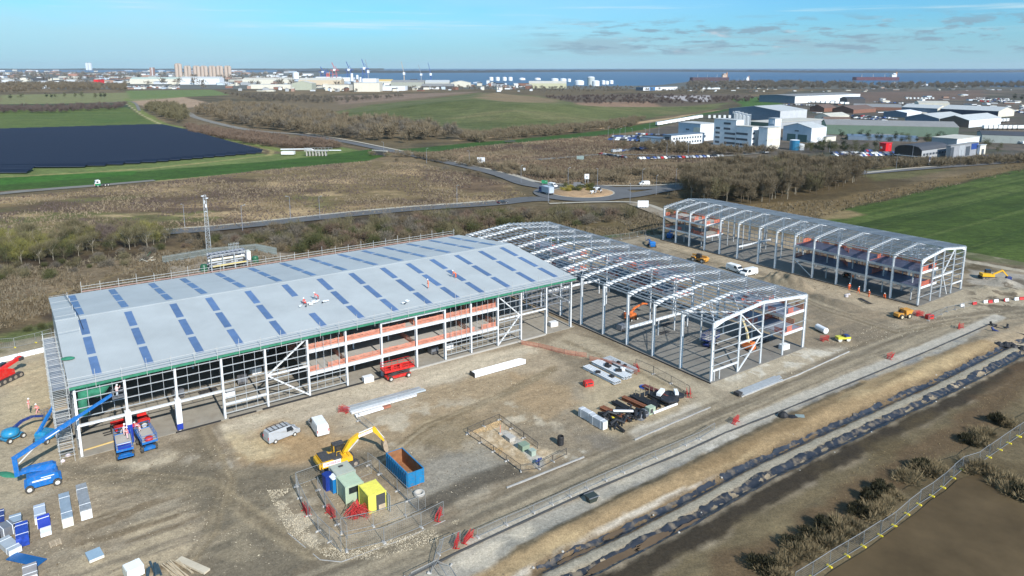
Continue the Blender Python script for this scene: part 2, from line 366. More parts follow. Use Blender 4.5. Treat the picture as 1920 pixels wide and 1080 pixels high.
def make_site():
    du = .46; us = np.arange(-62, 236, du); vs_ = np.arange(-22, 173, du)
    u, v = np.meshgrid(us, vs_); X = UX*u-UY*v; Y = UY*u+UX*v
    p = fields(X, Y)
    SITE = [tuple(W(a, b)[:2]) for a, b in ((-80,-40),(250,-40),(250,72),(205,80),(201,163),(160,164),(126,162),(96,163),(3,163),(-10,150),(-80,140))]
    p.poly(SITE, (139,126,106), .8, .8, .3, metres=True)
    p.mottle((161,145,121), .45, .7, .05, 101, .6, uv=True)
    p.mottle((117,106,88), .48, .72, .06, 102, .6, uv=True)
    p.mottle((177,165,143), .56, .72, .16, 103, .35, uv=True)
    # left yard and the yard along the shed
    p.poly([(-200,700),(98,650),(128,790),(150,900),(0,960),(-200,1000)], (166,152,128), 2, 3, .2, .95)
    p.poly([(62,670),(100,660),(128,760),(120,820),(70,830),(50,740)], (146,123,95), 2, 3, .2, .7)
    p.poly([(380,800),(640,720),(1010,640),(1060,690),(1010,740),(830,800),(640,830),(480,900),(400,880)], (163,147,123), 2, 3, .2, .95)
    p.poly([(400,800),(640,720),(1000,645),(1010,660),(860,715),(640,770),(420,830)], (181,168,146), 1, 1.2, .25, .9)
    p.poly([(440,830),(520,800),(640,815),(720,800),(660,850),(560,880),(450,870)], (163,135,98), 2, 3, .25, .85)
    p.poly([(820,720),(960,700),(1090,720),(1060,780),(900,800),(760,830),(700,830)], (155,135,106), 2, 4, .2, .7)
    p.mottle((187,175,153), .5, .6, .35, 104, .75, [(640,780),(760,760),(1000,740),(1060,800),(900,830),(720,850)], 4)
    p.mottle((193,183,165), .5, .6, .5, 105, .9, [(360,860),(450,840),(500,900),(420,920),(330,900)], 3)
    p.mottle((192,180,158), .46, .56, .5, 106, .9, [(500,930),(570,910),(600,1000),(720,1020),(860,990),(800,1030),(640,1050),(560,1010)], 2.5)
    for px, c in (([(400,800),(470,775),(520,770),(440,810)], (196,184,160)), ([(150,870),(240,870),(330,850),(300,880),(200,895)], (190,176,150)), ([(640,735),(760,705),(900,668),(1000,648),(1010,660),(860,705),(700,745)], (192,179,155)), ([(440,800),(500,835),(560,850),(480,860),(430,840)], (186,168,134)), ([(0,700),(90,670),(110,740),(60,800),(0,790)], (182,166,136)), ([(610,1000),(700,1000),(760,985),(700,1015)], (178,162,134)), ([(960,700),(1040,720),(1080,760),(1020,790),(960,760)], (158,136,106)), ([(1090,810),(1180,815),(1150,840),(1090,850)], (122,114,102)), ([(760,870),(860,850),(940,865),(880,900),(800,900)], (142,136,124)), ([(860,840),(900,800),(880,780),(800,790),(780,830)], (136,120,94))):
        p.poly(px, c, 1.5, 3.5, .35, .8)
    # grey, smoother haul areas
    HAUL = [(300,1100),(400,1010),(330,930),(180,905),(120,880),(200,880),(380,875),(480,880),(560,870),(700,845),(760,880),(600,905),(520,950),(560,1020),(640,1060),(600,1110)]
    p.poly(HAUL, (117,107,90), 1.6, 2.5, .25, 1.)
    p.line([(355,770),(372,810),(395,860),(440,930)], 2.2, (118,107,89), .8, .8, .3, .85)
    p.line([(395,780),(415,820),(440,870)], 1.2, (121,109,92), .5, .5, .3, .7)
    p.mottle((146,133,110), .54, .64, .3, 107, .6, HAUL, 3)
    # long tyre ruts in the bottom left yard
    p.mottle((172,156,129), .5, .6, .9, 108, .8, [(150,960),(330,950),(400,1010),(330,1100),(100,1100),(150,1020)], 3, sx=.12, sy=1.1, uv=True)
    p.mottle((116,101,80), .55, .64, .9, 109, .8, [(100,930),(330,920),(420,1000),(330,1100),(60,1100),(150,1000)], 3, sx=.12, sy=1.1, uv=True)
    p.poly([(590,905),(700,880),(780,960),(700,1000),(620,1010)], (156,139,115), 1.2, 1.5, .3, .8)
    p.poly([(700,960),(760,930),(800,950),(740,985)], (182,168,144), 1.2, 1.5, .3, .7)
    p.poly([(780,900),(900,850),(980,870),(860,930),(780,950)], (147,140,126), 2, 3, .25, .8)
    p.line([(800,950),(870,915),(950,885),(985,870)], 3.4, (90,83,72), .8, .8, .3, .9)
    # gravel plot
    p.poly([(878,812),(938,788),(1010,840),(1062,852),(1000,885),(975,880)], (172,150,119), .5, .6, .4)
    p.mottle((201,182,153), .5, .58, 1.2, 110, .8, [(878,812),(938,788),(1010,840),(1062,852),(1000,885),(975,880)], 1)
    p.line([(948,812),(980,835),(1002,858),(1012,872)], 1.6, (176,171,160), .3, .3, .5)
    p.mottle((193,185,167), .48, .58, .9, 111, .9, [(1040,850),(1100,845),(1095,862),(1020,880)], 1)
    # store of material and pale ground in front of the frames
    p.poly([(1075,770),(1110,700),(1190,690),(1290,735),(1270,780),(1150,815)], (174,158,129), 1.5, 2, .25, .8)
    p.poly([(1180,810),(1330,745),(1320,770),(1240,810),(1190,825)], (193,183,165), 1, 1.2, .3, .85)
    p.poly([(1010,650),(1070,620),(1330,725),(1370,760),(1330,770),(1200,690)], (168,155,132), 1, 1.2, .3, .85)
    p.line([(1060,640),(1180,690),(1300,745)], 1.2, (128,115,93), .4, .4, .4, .7)
    p.poly([(1325,716),(1500,652),(1560,660),(1590,660),(1520,700),(1390,745)], (175,163,141), 1.2, 2, .25, .8)
    p.mottle((202,195,179), .5, .6, .4, 112, .8, [(1340,716),(1500,655),(1590,655),(1450,705)], 2)
    p.poly([(1210,460),(1260,455),(1420,500),(1720,575),(1690,610),(1480,540),(1330,480)], (167,151,127), 1.2, 2, .25, .85)
    p.poly([(1390,500),(1470,520),(1560,560),(1690,600),(1660,640),(1540,650),(1510,560)], (125,113,95), 2, 3, .2, .85)
    p.mottle((147,131,108), .5, .6, .3, 113, .7, [(1500,560),(1700,590),(1650,640),(1520,640)], 3, sx=.4, uv=True)
    p.poly([(1700,585),(1740,560),(1812,540),(1880,530),(1960,540),(1960,575),(1830,590),(1740,600)], (165,153,131), 1.5, 2.5, .25, .8)
    p.poly([(1815,505),(1960,520),(1960,545),(1820,532)], (158,151,139), 1, 1.5, .3, .8)
    p.mottle((89,79,65), .54, .62, .3, 114, .8, [(1800,520),(1960,525),(1960,580),(1830,580)], 2)
    p.line([(1815,490),(1980,520)], 3, (165,155,136), .5, .5, .3)
    # haul road
    ROAD = [(520,1110),(640,1046),(800,990),(940,930),(1100,866),(1210,818),(1340,768),(1490,700),(1600,655),(1760,596),(1930,573),(2050,560),(2050,600),(1930,598),(1850,602),(1700,652),(1560,706),(1400,772),(1250,842),(1100,910),(900,1002),(800,1046),(720,1110)]
    p.poly(ROAD, (129,119,102), .7, .7, .3)
    p.mottle((115,106,91), .5, .62, .16, 115, .7, ROAD, 1.5, sx=.12, sy=2.2, uv=True)
    p.mottle((155,143,121), .54, .62, .22, 116, .65, ROAD, 1.5, sx=.1, sy=2.2, uv=True)
    rs = random.Random(3)
    for k in range(16):
        o = rs.uniform(-3.2, 3.2); RL = gpts([(560,1096),(690,1046),(860,985),(1010,915),(1200,835),(1400,752),(1600,668),(1760,606),(1930,584)]); c = (108,97,80) if k % 2 else (158,145,122)
        p.line([(x-UY*o+rs.uniform(-.3,.3), y+UX*o+rs.uniform(-.3,.3)) for x, y in RL], rs.uniform(.35,.6), c, .25, .35, .15, rs.uniform(.35,.7), 140+k, metres=True)
    for k in range(14):
        o = rs.uniform(-9, 9); c = (106,94,76) if k % 2 else (160,144,116)
        RL = gpts([(120,905+o),(260,900+o*2),(400,915+o*2),(500,985+o*2),(580,1040+o),(720,1030+o)]) if k < 7 else gpts([(330+o,1090),(400+o*2,1000),(430+o*2,900),(400+o*2,830),(370+o,760)])
        p.line(RL, rs.uniform(.4,.7), c, .25, .5, .15, rs.uniform(.3,.6), 160+k, metres=True)
    for k in range(12):
        o = rs.uniform(-6, 6); RL = gpts([(690+o*3,885),(800+o*2,800+o),(940+o,740+o),(1040,690+o)]); p.line(RL, rs.uniform(.4,.7), (120,104,80) if k % 2 else (182,166,137), .25, .6, .15, rs.uniform(.3,.55), 180+k, metres=True)
    for k in range(10):
        o = rs.uniform(-4, 4); RL = gpts([(1210,450+o),(1400,510+o),(1540,575+o*2),(1680,620+o*2),(1800,600+o*2)]); p.line(RL, rs.uniform(.4,.8), (112,100,80) if k % 2 else (166,152,128), .25, .6, .15, rs.uniform(.3,.55), 200+k, metres=True)
    DARK = [(760,1086),(853,1040),(960,990),(1100,925),(1280,850),(1360,813),(1460,774),(1610,713),(1750,655),(1855,608)]
    p.poly(DARK+[(1800,650),(1620,716),(1550,745),(1400,815),(1300,866),(1160,932),(1000,1018),(860,1100)], (161,154,140), .5, .9, .4)
    p.mottle((200,188,166), .46, .6, .18, 117, .85, [(820,1090),(860,1046),(1100,932),(1200,890),(1130,950),(960,1040)], 2)
    p.mottle((211,203,188), .4, .5, .3, 118, .9, [(1290,862),(1340,830),(1395,812),(1400,822),(1310,868)], 1.2)
    p.mottle((121,123,123), .5, .62, .22, 119, .85, [(1200,915),(1330,845),(1430,790),(1700,670),(1830,620),(1780,655),(1420,808),(1250,905)], 2)
    p.line([(1290,838),(1461,765),(1590,710),(1687,672),(1800,626),(1872,594)], 2.6, (173,166,152), .3, .25, .4)
    p.line([(880,1018),(1000,962),(1150,895),(1290,838)], 1.3, (179,171,155), .25, .25, .4, .9)
    # tan bank, lined ditches, stone strip, dark bank, muddy field
    p.poly([(860,1100),(1000,1018),(1160,932),(1300,866),(1400,815),(1550,745),(1620,716),(1800,650),(1900,622),(1960,640),(1780,715),(1560,812),(1360,890),(1185,965),(978,1075),(940,1110)], (151,129,97), .5, .9, .4)
    p.mottle((173,152,116), .5, .62, .2, 120, .7, [(900,1100),(1160,940),(1620,720),(1880,630),(1760,710),(1360,885),(980,1070)], 1.5, sx=.25, uv=True)
    p.mottle((123,103,75), .54, .64, .25, 121, .7, [(900,1100),(1160,940),(1620,720),(1880,630),(1760,710),(1360,885),(980,1070)], 1.5, sx=.25, uv=True)
    p.line([(940,1052),(1000,1020),(1160,934),(1300,868),(1400,817),(1550,747),(1620,717)], .8, (95,85,67), .3, .5, .6, .9)
    p.line([(962,1084),(1185,966),(1300,914),(1360,890)], .9, (203,191,172), .2, .3, .5, .9)
    STRIP = [(1030,1085),(1194,1006),(1280,962),(1413,889),(1547,825),(1680,764),(1773,721),(1905,655),(1990,620)]
    st = [W(*q) for q in []]
    sg = gpts(STRIP); off = lambda d: [(x-UY*d, y+UX*d) for x, y in sg]
    p.line(off(1.8), 2.3, (113,96,74), .4, .5, .5, metres=True)
    p.line(off(.3), 1.5, (153,145,128), .2, .25, .6, metres=True)
    p.line(off(-4.3), 2.9, (60,53,43), .4, .7, .4, metres=True)
    FIELD = [tuple(Vector((x, y))) for x, y in off(-5.7)]+[tuple(W(260, -40)[:2]), tuple(W(20, -40)[:2])]
    p.poly(FIELD, (107,95,72), .8, 1.4, .25, metres=True)
    p.mottle((135,121,91), .46, .64, .10, 126, .85, [(1200,1100),(1500,930),(1900,700),(2000,800),(1700,960),(1500,1100)], 3, sx=.35, uv=True)
    p.mottle((89,77,55), .5, .64, .07, 127, .8, [(1100,1100),(1900,690),(2100,900),(1500,1150)], 3, uv=True)
    p.line([(1330,1100),(1500,1010),(1680,890),(1830,790),(1930,690)], 5, (93,75,55), 1.2, 1.8, .3, .75)
    # entry corner at the right
    p.poly([(1850,610),(1960,590),(1960,640),(1890,648),(1840,640)], (157,141,117), .8, 1, .3, .85)
    Z = np.zeros(X.shape); d = segdist(X, Y, off(.2))
    ditch = np.exp(-((d-1.65)/.6)**2)*.45
    Z -= ditch
    Z += .5*np.exp(-(segdist(X, Y, off(5.6))/1.6)**2)*(fbm(X*.2, Y*.2, 5)+.3)
    rough = (fbm(X*.5, Y*.5, 61, 4)-.5)*.26+(fbm(u*.12, v*1.6, 62, 2)-.5)*.10
    keep = sst(np.minimum(polydist(X, Y, [tuple(W(a, b)[:2]) for a, b in ((3,112),(97,112),(97,76),(127,76),(127,161),(3,161))]), polydist(X, Y, [tuple(W(a, b)[:2]) for a, b in ((170,76),(194,76),(194,159),(170,159))])), 0, 3)
    Z += rough*keep
    def mound(px, r, h, seed):
        nonlocal Z
        c = G(*px); q = np.hypot(X-c.x, Y-c.y)*(1+.5*(fbm(X*.4, Y*.4, seed)-.5)); Z = Z+h*(1-sst(q, 0, r))*(.6+.8*fbm(X*.9, Y*.9, seed+1))
    for px, r, h in (((1450,528),4,2.4),((1475,535),4.5,2.8),((1500,542),4,2.2),((1540,560),3.5,.9),((1560,568),4,.8),((1590,575),4,.8),((1850,545),5,1.),((1880,530),5,1.1),((1900,548),4,.9),((1115,845),3,.0)):
        mound(px, r, h, int(px[0]))
    pd = polydist(X, Y, gpts([(1490,1125),(1560,1072),(1690,984),(1772,923),(1830,890),(1925,955),(2060,1010),(2100,1200),(1480,1200)])); Z = np.where(pd < 2, Z*sst(pd, -1, 2), Z)
    edge = np.minimum(np.minimum(u-us[0], us[-1]-u), np.minimum(v-vs_[0], vs_[-1]-v)); Z = Z*sst(edge, 0, 4)+.03
    grid_obj('ground', X, Y, Z, p.C, vcmat('dirt', .95, ((.5, .16), (1.7, .22), (4.5, .28), (13., .26)), .55))
make_site()
def lining(label, o0, w, a0, a1, seed, dirt):
    "wrinkled plastic sheet lying in the ditch beside the gravel strip"
    sg = [Vector(q) for q in gpts([(1030,1085),(1194,1006),(1280,962),(1413,889),(1547,825),(1680,764),(1773,721),(1905,655),(1990,620)])]; acc = [0]
    for p, q in zip(sg[:-1], sg[1:]): acc.append(acc[-1]+(q-p).length)
    T = acc[-1]; n = int((a1-a0)*T/.28); m = 13; rows = []
    ss = np.linspace(a0*T, a1*T, n); cx = np.interp(ss, acc, [p.x for p in sg]); cy = np.interp(ss, acc, [p.y for p in sg])
    lo = o0-w/2+(fbm(ss*.45, ss*0+.5, seed, 3)-.5)*.5; hi = o0+w/2+(fbm(ss*.5, ss*0+7.5, seed+3, 4)-.5)*1.1
    t = np.linspace(0, 1, m)[None, :]; off = lo[:, None]*(1-t)+hi[:, None]*t; S_ = np.repeat(ss[:, None], m, 1)
    X = cx[:, None]-UY*off; Y = cy[:, None]+UX*off; d = np.abs(off)
    Z = -np.exp(-((np.abs(off-.2)-1.65)/.6)**2)*.45+.10+(fbm(S_*1.1+off*.6, off*.8, seed+5, 3)-.5)*.15+(fbm(S_*4, off*1.6, seed+9, 2)-.5)*.09
    o = grid_obj('ditch_lining', X, Y, Z, None, dirt); del o['kind']; tag(o, label, 'sheeting')
M_lin = mat('black_lining', (.026,.031,.040), .42, var=.5, scale=.3, spec=.45, dirt=((.22,.175,.115), .6))
lining('black plastic lining in the upper ditch between the tan bank and gravel strip', 1.75, 1.5, 0, .93, 5, M_lin)
lining('black plastic lining in the lower ditch below the gravel strip', -1.5, 1.9, 0, .97, 8, M_lin)
def puddles():
    m = mat('puddle_water', (.13,.085,.045), .2, var=.2, scale=.3, spec=.35); rs = random.Random(8)
    for px, L, w in (((1150,1050),9,1.5),((1225,1012),6,1.4),((1295,985),7,1.5),((1440,905),4,1.1),((1080,1042),6,1.1),((1150,1000),4,.8),((1560,775),3,.9)):
        c = G(*px); n = 26; pts = []
        for i in range(n): a = 2*math.pi*i/n; k = rs.uniform(.75,1.1); x, y = math.cos(a)*L/2*k, math.sin(a)*w/2*k; pts.append((c.x+UX*x-UY*y, c.y+UY*x+UX*y))
        sheet('puddle', pts, -.10, m)
puddles_later = puddles
def make_fields():
    ys = 60*np.exp(np.linspace(0, math.log(1900/60.), 520)); ts = np.linspace(-1.25, 1.25, 760)
    X = ys[:, None]*ts[None, :]; Y = np.repeat(ys[:, None], len(ts), 1)
    p = fields(X, Y)
    u = X*UX+Y*UY; v = -X*UY+Y*UX
    keep = ~((u > -60) & (u < 234) & (v > -20) & (v < 171))
    Z = (fbm(X*.03, Y*.03, 3, 4)-.5)*.45*sst(Y, 230, 420)
    hd = polydist(X, Y, gpts(HILL)); Z = Z+15*sst(-hd, 0, 190)*(.7+.6*fbm(X*.006, Y*.006, 9))
    grid_obj('field_ground', X, Y, Z, p.C, vcmat('field_soil', .97, ((.09, .30), (.55, .42), (2.4, .40)), .5, streak=(.55, 1.1, 1)), keep)
    return
make_fields()
def sheet(name, pts, z, m):
    me = bpy.data.meshes.new(name); me.from_pydata([(x, y, z) for x, y in pts], [], [tuple(range(len(pts)))]); me.materials.append(m)
    o = bpy.data.objects.new(name, me); COL.objects.link(o); return struct(o)
puddles_later()
M_far = mat('far_land', S(92,92,84), .95, var=.35, scale=.006)
far = [tuple(G(x, y)[:2]) for x, y in ((1920,163),(1800,161),(1660,160),(1590,157),(1500,154),(1290,153),(1230,160),(1100,161),(900,159),(760,157),(640,152),(560,146))]
sheet('far_ground', [(-9000, 1000), (9000, 1000), (9000, far[0][1]-100), (2600, far[0][1])]+far+[(-1900, 9000), (-9000, 9500)], -.8, M_far)
sheet('land', [(-30000, -20000), (30000, -20000), (30000, 1000.5), (-30000, 1000.5)], -1.4, M_far)
def make_sea():
    m = mat('sea_water', (.040, .085, .15), .42, var=.12, scale=.0016, spec=.25, streak=(.4, 2.2, 1))
    sheet('sea', [(-14000, 1500), (40000, 1500), (40000, 40000), (-14000, 40000)], -2.6, m)
make_sea()
def ribbon(name, pts, w, z, m, px=True, sub=6):
    "a smooth strip along a line; w may be one width or one per point"
    P = [Vector(G(*q)[:2]) if px else Vector(q) for q in pts]
    ws = w if isinstance(w, (list, tuple)) else [w]*len(P)
    Q = []; wq = []
    for i in range(len(P)-1):
        p0, p1, p2, p3 = P[max(i-1, 0)], P[i], P[i+1], P[min(i+2, len(P)-1)]
        for k in range(sub):
            t = k/sub; Q.append(.5*((2*p1)+(p2-p0)*t+(2*p0-5*p1+4*p2-p3)*t*t+(3*p1-p0-3*p2+p3)*t**3)); wq.append(ws[i]*(1-t)+ws[i+1]*t)
    Q.append(P[-1]); wq.append(ws[-1]); vs = []
    for i, q in enumerate(Q):
        d = (Q[min(i+1, len(Q)-1)]-Q[max(i-1, 0)]).normalized(); n = Vector((-d.y, d.x))
        vs += [tuple(q+n*wq[i]/2)+(z,), tuple(q-n*wq[i]/2)+(z,)]
    me = bpy.data.meshes.new(name); me.from_pydata(vs, [], [(2*i, 2*i+1, 2*i+3, 2*i+2) for i in range(len(Q)-1)]); me.materials.append(m)
    o = bpy.data.objects.new(name, me); COL.objects.link(o); return struct(o)
M_tar = mat('asphalt', S(98,98,98), .85, var=.16, scale=.12, bump=.1); M_pave = mat('pavement_concrete', S(172,164,148), .9, var=.14, scale=.3)
M_tar2 = mat('worn_asphalt', S(122,118,110), .88, var=.2, scale=.1)
M_white = mat('road_paint', (.62,.62,.58), .8, var=.12)
ZR = .30
NEAR = [(150,452),(230,444),(320,436),(400,430),(520,418),(640,405),(760,394),(860,387),(930,382)]
ribbon('pavement', [(x, y-4.6) for x, y in NEAR], 3, ZR, M_pave); ribbon('road', NEAR+[(985,375),(1030,374)], [8]*8+[9, 11, 10], ZR+.02, M_tar)
UP = [(560,252),(640,265),(720,281),(800,297),(880,314),(940,329),(985,344),(1030,352)]
ribbon('road', UP, [8]*6+[10, 11], ZR+.04, M_tar); ribbon('pavement', [(x+14, y-1.5) for x, y in UP[:-1]], 2.6, ZR+.01, M_pave)
ribbon('road', [(940,330),(1000,346),(1060,352),(1140,354.5),(1220,353.5),(1290,348),(1400,338),(1560,330),(1660,322),(1760,314),(1860,307),(2000,296)], 7.5, ZR+.06, M_tar)
ribbon('road', [(1130,372),(1180,368),(1235,359),(1290,351)], [9, 9, 8, 7], ZR+.08, M_tar)
ribbon('pavement', [(960,327),(1010,342),(1080,347.5),(1200,349),(1280,345)], 2.5, ZR+.03, M_pave)
ribbon('pavement', [(1030,383),(1110,380),(1180,380),(1215,385),(1245,396)], 2.5, ZR+.03, M_pave)
ribbon('road', [(-200,388),(0,364),(100,355),(190,348),(290,339)], [7, 7, 7, 6.5, 5], ZR, M_tar2)
ribbon('road', [(60,210),(236,190),(262,208)], 4, ZR, M_tar2); ribbon('path', [(1190,382),(1250,405),(1280,420)], 7, ZR, mat('gravel_track', S(140,128,110), .95, var=.25, scale=.5))
ribbon('road', [(330,206),(352,212),(372,222),(460,243),(560,252)], 8, ZR, M_tar2)
ribbon('road', [(1640,326),(1600,318),(1570,306),(1700,296)], 6, ZR+.02, M_tar2); ribbon('road', [(1690,300),(1760,312)], 6, ZR+.02, M_tar2)
ribbon('pavement', [(1625,325),(1700,317),(1765,312)], 2.5, ZR+.1, M_pave)
ribbon('road', [(1010,300),(1080,294),(1150,290),(1350,293),(1440,285)], 6, ZR, M_tar2)
RC = G(1092, 362)
def disc(name, r0, r1, z, m, n=64):
    vs = []; fs = []
    for j in range(n):
        a = 2*math.pi*j/n; vs += [(RC.x+r0*math.cos(a), RC.y+r0*math.sin(a), z), (RC.x+r1*math.cos(a), RC.y+r1*math.sin(a), z)]
    fs = [(2*j, 2*j+1, 2*((j+1) % n)+1, 2*((j+1) % n)) for j in range(n)]
    me = bpy.data.meshes.new(name); me.from_pydata(vs, [], fs); me.materials.append(m); o = bpy.data.objects.new(name, me); COL.objects.link(o); return struct(o)
disc('road', 12.5, 22, ZR+.12, M_tar)
disc('kerb', 13.6, 14.3, ZR+.16, M_pave)
def island():
    b = MB(); b.lathe((RC.x, RC.y, ZR), [(13.8, 0), (13.6, .16), (10, .6), (5, 1.0), (.1, 1.1)], 48)
    struct(b.build('ground', mat('island_gravel', S(160,132,100), .95, var=.35, scale=.6), smooth=True))
island()
# ================================================================ THE STEEL BUILDINGS
M_steel = mat('primed_steel', (.64,.66,.67), .5, .0, .10, .8, spec=.5, dirt=((.45,.44,.42), .25))
M_galv = mat('galvanised_steel', (.44,.47,.49), .42, .35, .14, 1.2)
M_galvd = mat('galvanised_deck', (.26,.28,.32), .5, .3, .2, .8)
M_conc = mat('concrete_slab', S(150,144,132), .9, var=.22, scale=.22, dirt=((.22,.19,.15), .5))
M_conc2 = mat('precast_concrete', S(176,172,164), .9, var=.14, scale=.5)
M_orange = mat('orange_mesh', (.52,.20,.13), .8, var=.3, scale=1.5)
M_green = mat('green_netting', (.03,.17,.10), .8, var=.3, scale=2)
M_tube = mat('scaffold_tube', (.50,.51,.50), .45, .3, .15, 2)
M_board = mat('scaffold_board', (.42,.34,.24), .85, var=.3, scale=2)
M_blue = mat('blue_panel', (.015,.04,.30), .45, var=.1)
M_whitep = mat('white_panel', (.72,.74,.76), .45, var=.06)
M_black = mat('black_plastic', (.02,.02,.022), .6, var=.2)
def roofmat():
    m = mat('roof_sheet', (.375,.40,.40), .62, .0, .12, .14, spec=.5); nt = m.node_tree; N = nt.nodes; L = nt.links
    tc = N.new('ShaderNodeTexCoord'); w = N.new('ShaderNodeTexWave'); w.bands_direction = 'X'; w.inputs['Scale'].default_value = 1.57; L.new(tc.outputs['Object'], w.inputs['Vector'])
    bp = N.new('ShaderNodeBump'); bp.inputs['Strength'].default_value = .2; bp.inputs['Distance'].default_value = .04; L.new(w.outputs['Fac'], bp.inputs['Height']); L.new(bp.outputs[0], N['Principled BSDF'].inputs['Normal'])
    return m
M_roof = roofmat()
M_light = mat('rooflight_sheet', (.085,.145,.275), .40, var=.2, scale=.7)
M_mgreen = mat('meshgrid', (.5,.5,.5))
def ibeam(b, a, c, depth, width, t=.03, axis=None, k=None):
    "H section from a to c; axis = direction of the depth"
    a, c = Vector(a), Vector(c); d = (c-a).normalized(); ax = Vector(axis); ax = (ax-d*ax.dot(d)).normalized(); w = d.cross(ax)
    def plate(o, h, wd):
        e = ax*h/2; q = w*wd/2
        b.hexa([a+o-e-q, a+o+e-q, a+o+e+q, a+o-e+q, c+o-e-q, c+o+e-q, c+o+e+q, c+o-e+q], k)
    plate(ax*(depth/2), t, width); plate(-ax*(depth/2), t, width); plate(Vector(), depth-t*2, t)
def column(parent, x, y, z0, z1, depth=.55, width=.30, axis=(0,1,0), m=None, name='column'):
    b = MB(); ibeam(b, (x, y, z0), (x, y, z1), depth, width, .035, axis); b.cbox((x, y, z0+.02), (width+.25, depth+.25, .05))
    return b.build(name, m or M_steel, parent)
def rafter(parent, y, x0, z0, xr, zr, x1, z1, alongy=False, m=None, depth=.5):
    "haunched portal rafter across the span; spans x unless alongy"
    b = MB(); wd = .40
    def hexs(p, q, d0, d1):
        f = (lambda s, z, o: (y+o, s, z)) if alongy else (lambda s, z, o: (s, y+o, z))
        for o0, o1, lo, hi in ((-wd/2, wd/2, 0, .035), (-wd/2, wd/2, None, None), (-.02, .02, .03, .03)):
            if lo == 0: A = [(p[0], p[1]-.035), (p[0], p[1])]; B = [(q[0], q[1]-.035), (q[0], q[1])]
            elif lo is None: A = [(p[0], p[1]-d0), (p[0], p[1]-d0+.035)]; B = [(q[0], q[1]-d1), (q[0], q[1]-d1+.035)]
            else: A = [(p[0], p[1]-d0+.035), (p[0], p[1]-.035)]; B = [(q[0], q[1]-d1+.035), (q[0], q[1]-.035)]
            b.hexa([f(A[0][0],A[0][1],o0), f(B[0][0],B[0][1],o0), f(B[0][0],B[0][1],o1), f(A[0][0],A[0][1],o1), f(A[1][0],A[1][1],o0), f(B[1][0],B[1][1],o0), f(B[1][0],B[1][1],o1), f(A[1][0],A[1][1],o1)])
    for xa, za in ((x0, z0), (x1, z1)):
        t = .2; xm, zm = xa+(xr-xa)*t, za+(zr-za)*t
        hexs((xa, za), (xm, zm), depth*2.1, depth); hexs((xm, zm), (xr, zr), depth, depth)
    return b.build('rafter', m or M_steel, parent)
def meshbarrier(parent, pts, z, h=1.1, m=None, name='edge_barrier', skip=.08):
    "plastic mesh edge protection: slats with gaps, posts and a rail"
    b = MB(); P = [Vector(p) for p in pts]
    for p, q in zip(P[:-1], P[1:]):
        d = q-p; L = d.length; n = max(1, int(L/1.6)); 
        for i in range(n):
            a, c = p+d*i/n, p+d*(i+1)/n
            if random.random() < skip: continue
            s = random.uniform(-.08, .05)
            for r in range(4): z0 = z+.06+r*(h-.1)/4; b.bar((a.x, a.y, z0+s+.1), (c.x, c.y, z0+random.uniform(-.04,.04)+.1), .02, (h/4)*.58)
            b.bar((a.x, a.y, z), (a.x, a.y, z+h+.08), .06)
        b.bar((p.x,p.y,z+.03), (q.x,q.y,z+.03), .05)
    return b.build(name, m or M_orange, parent)
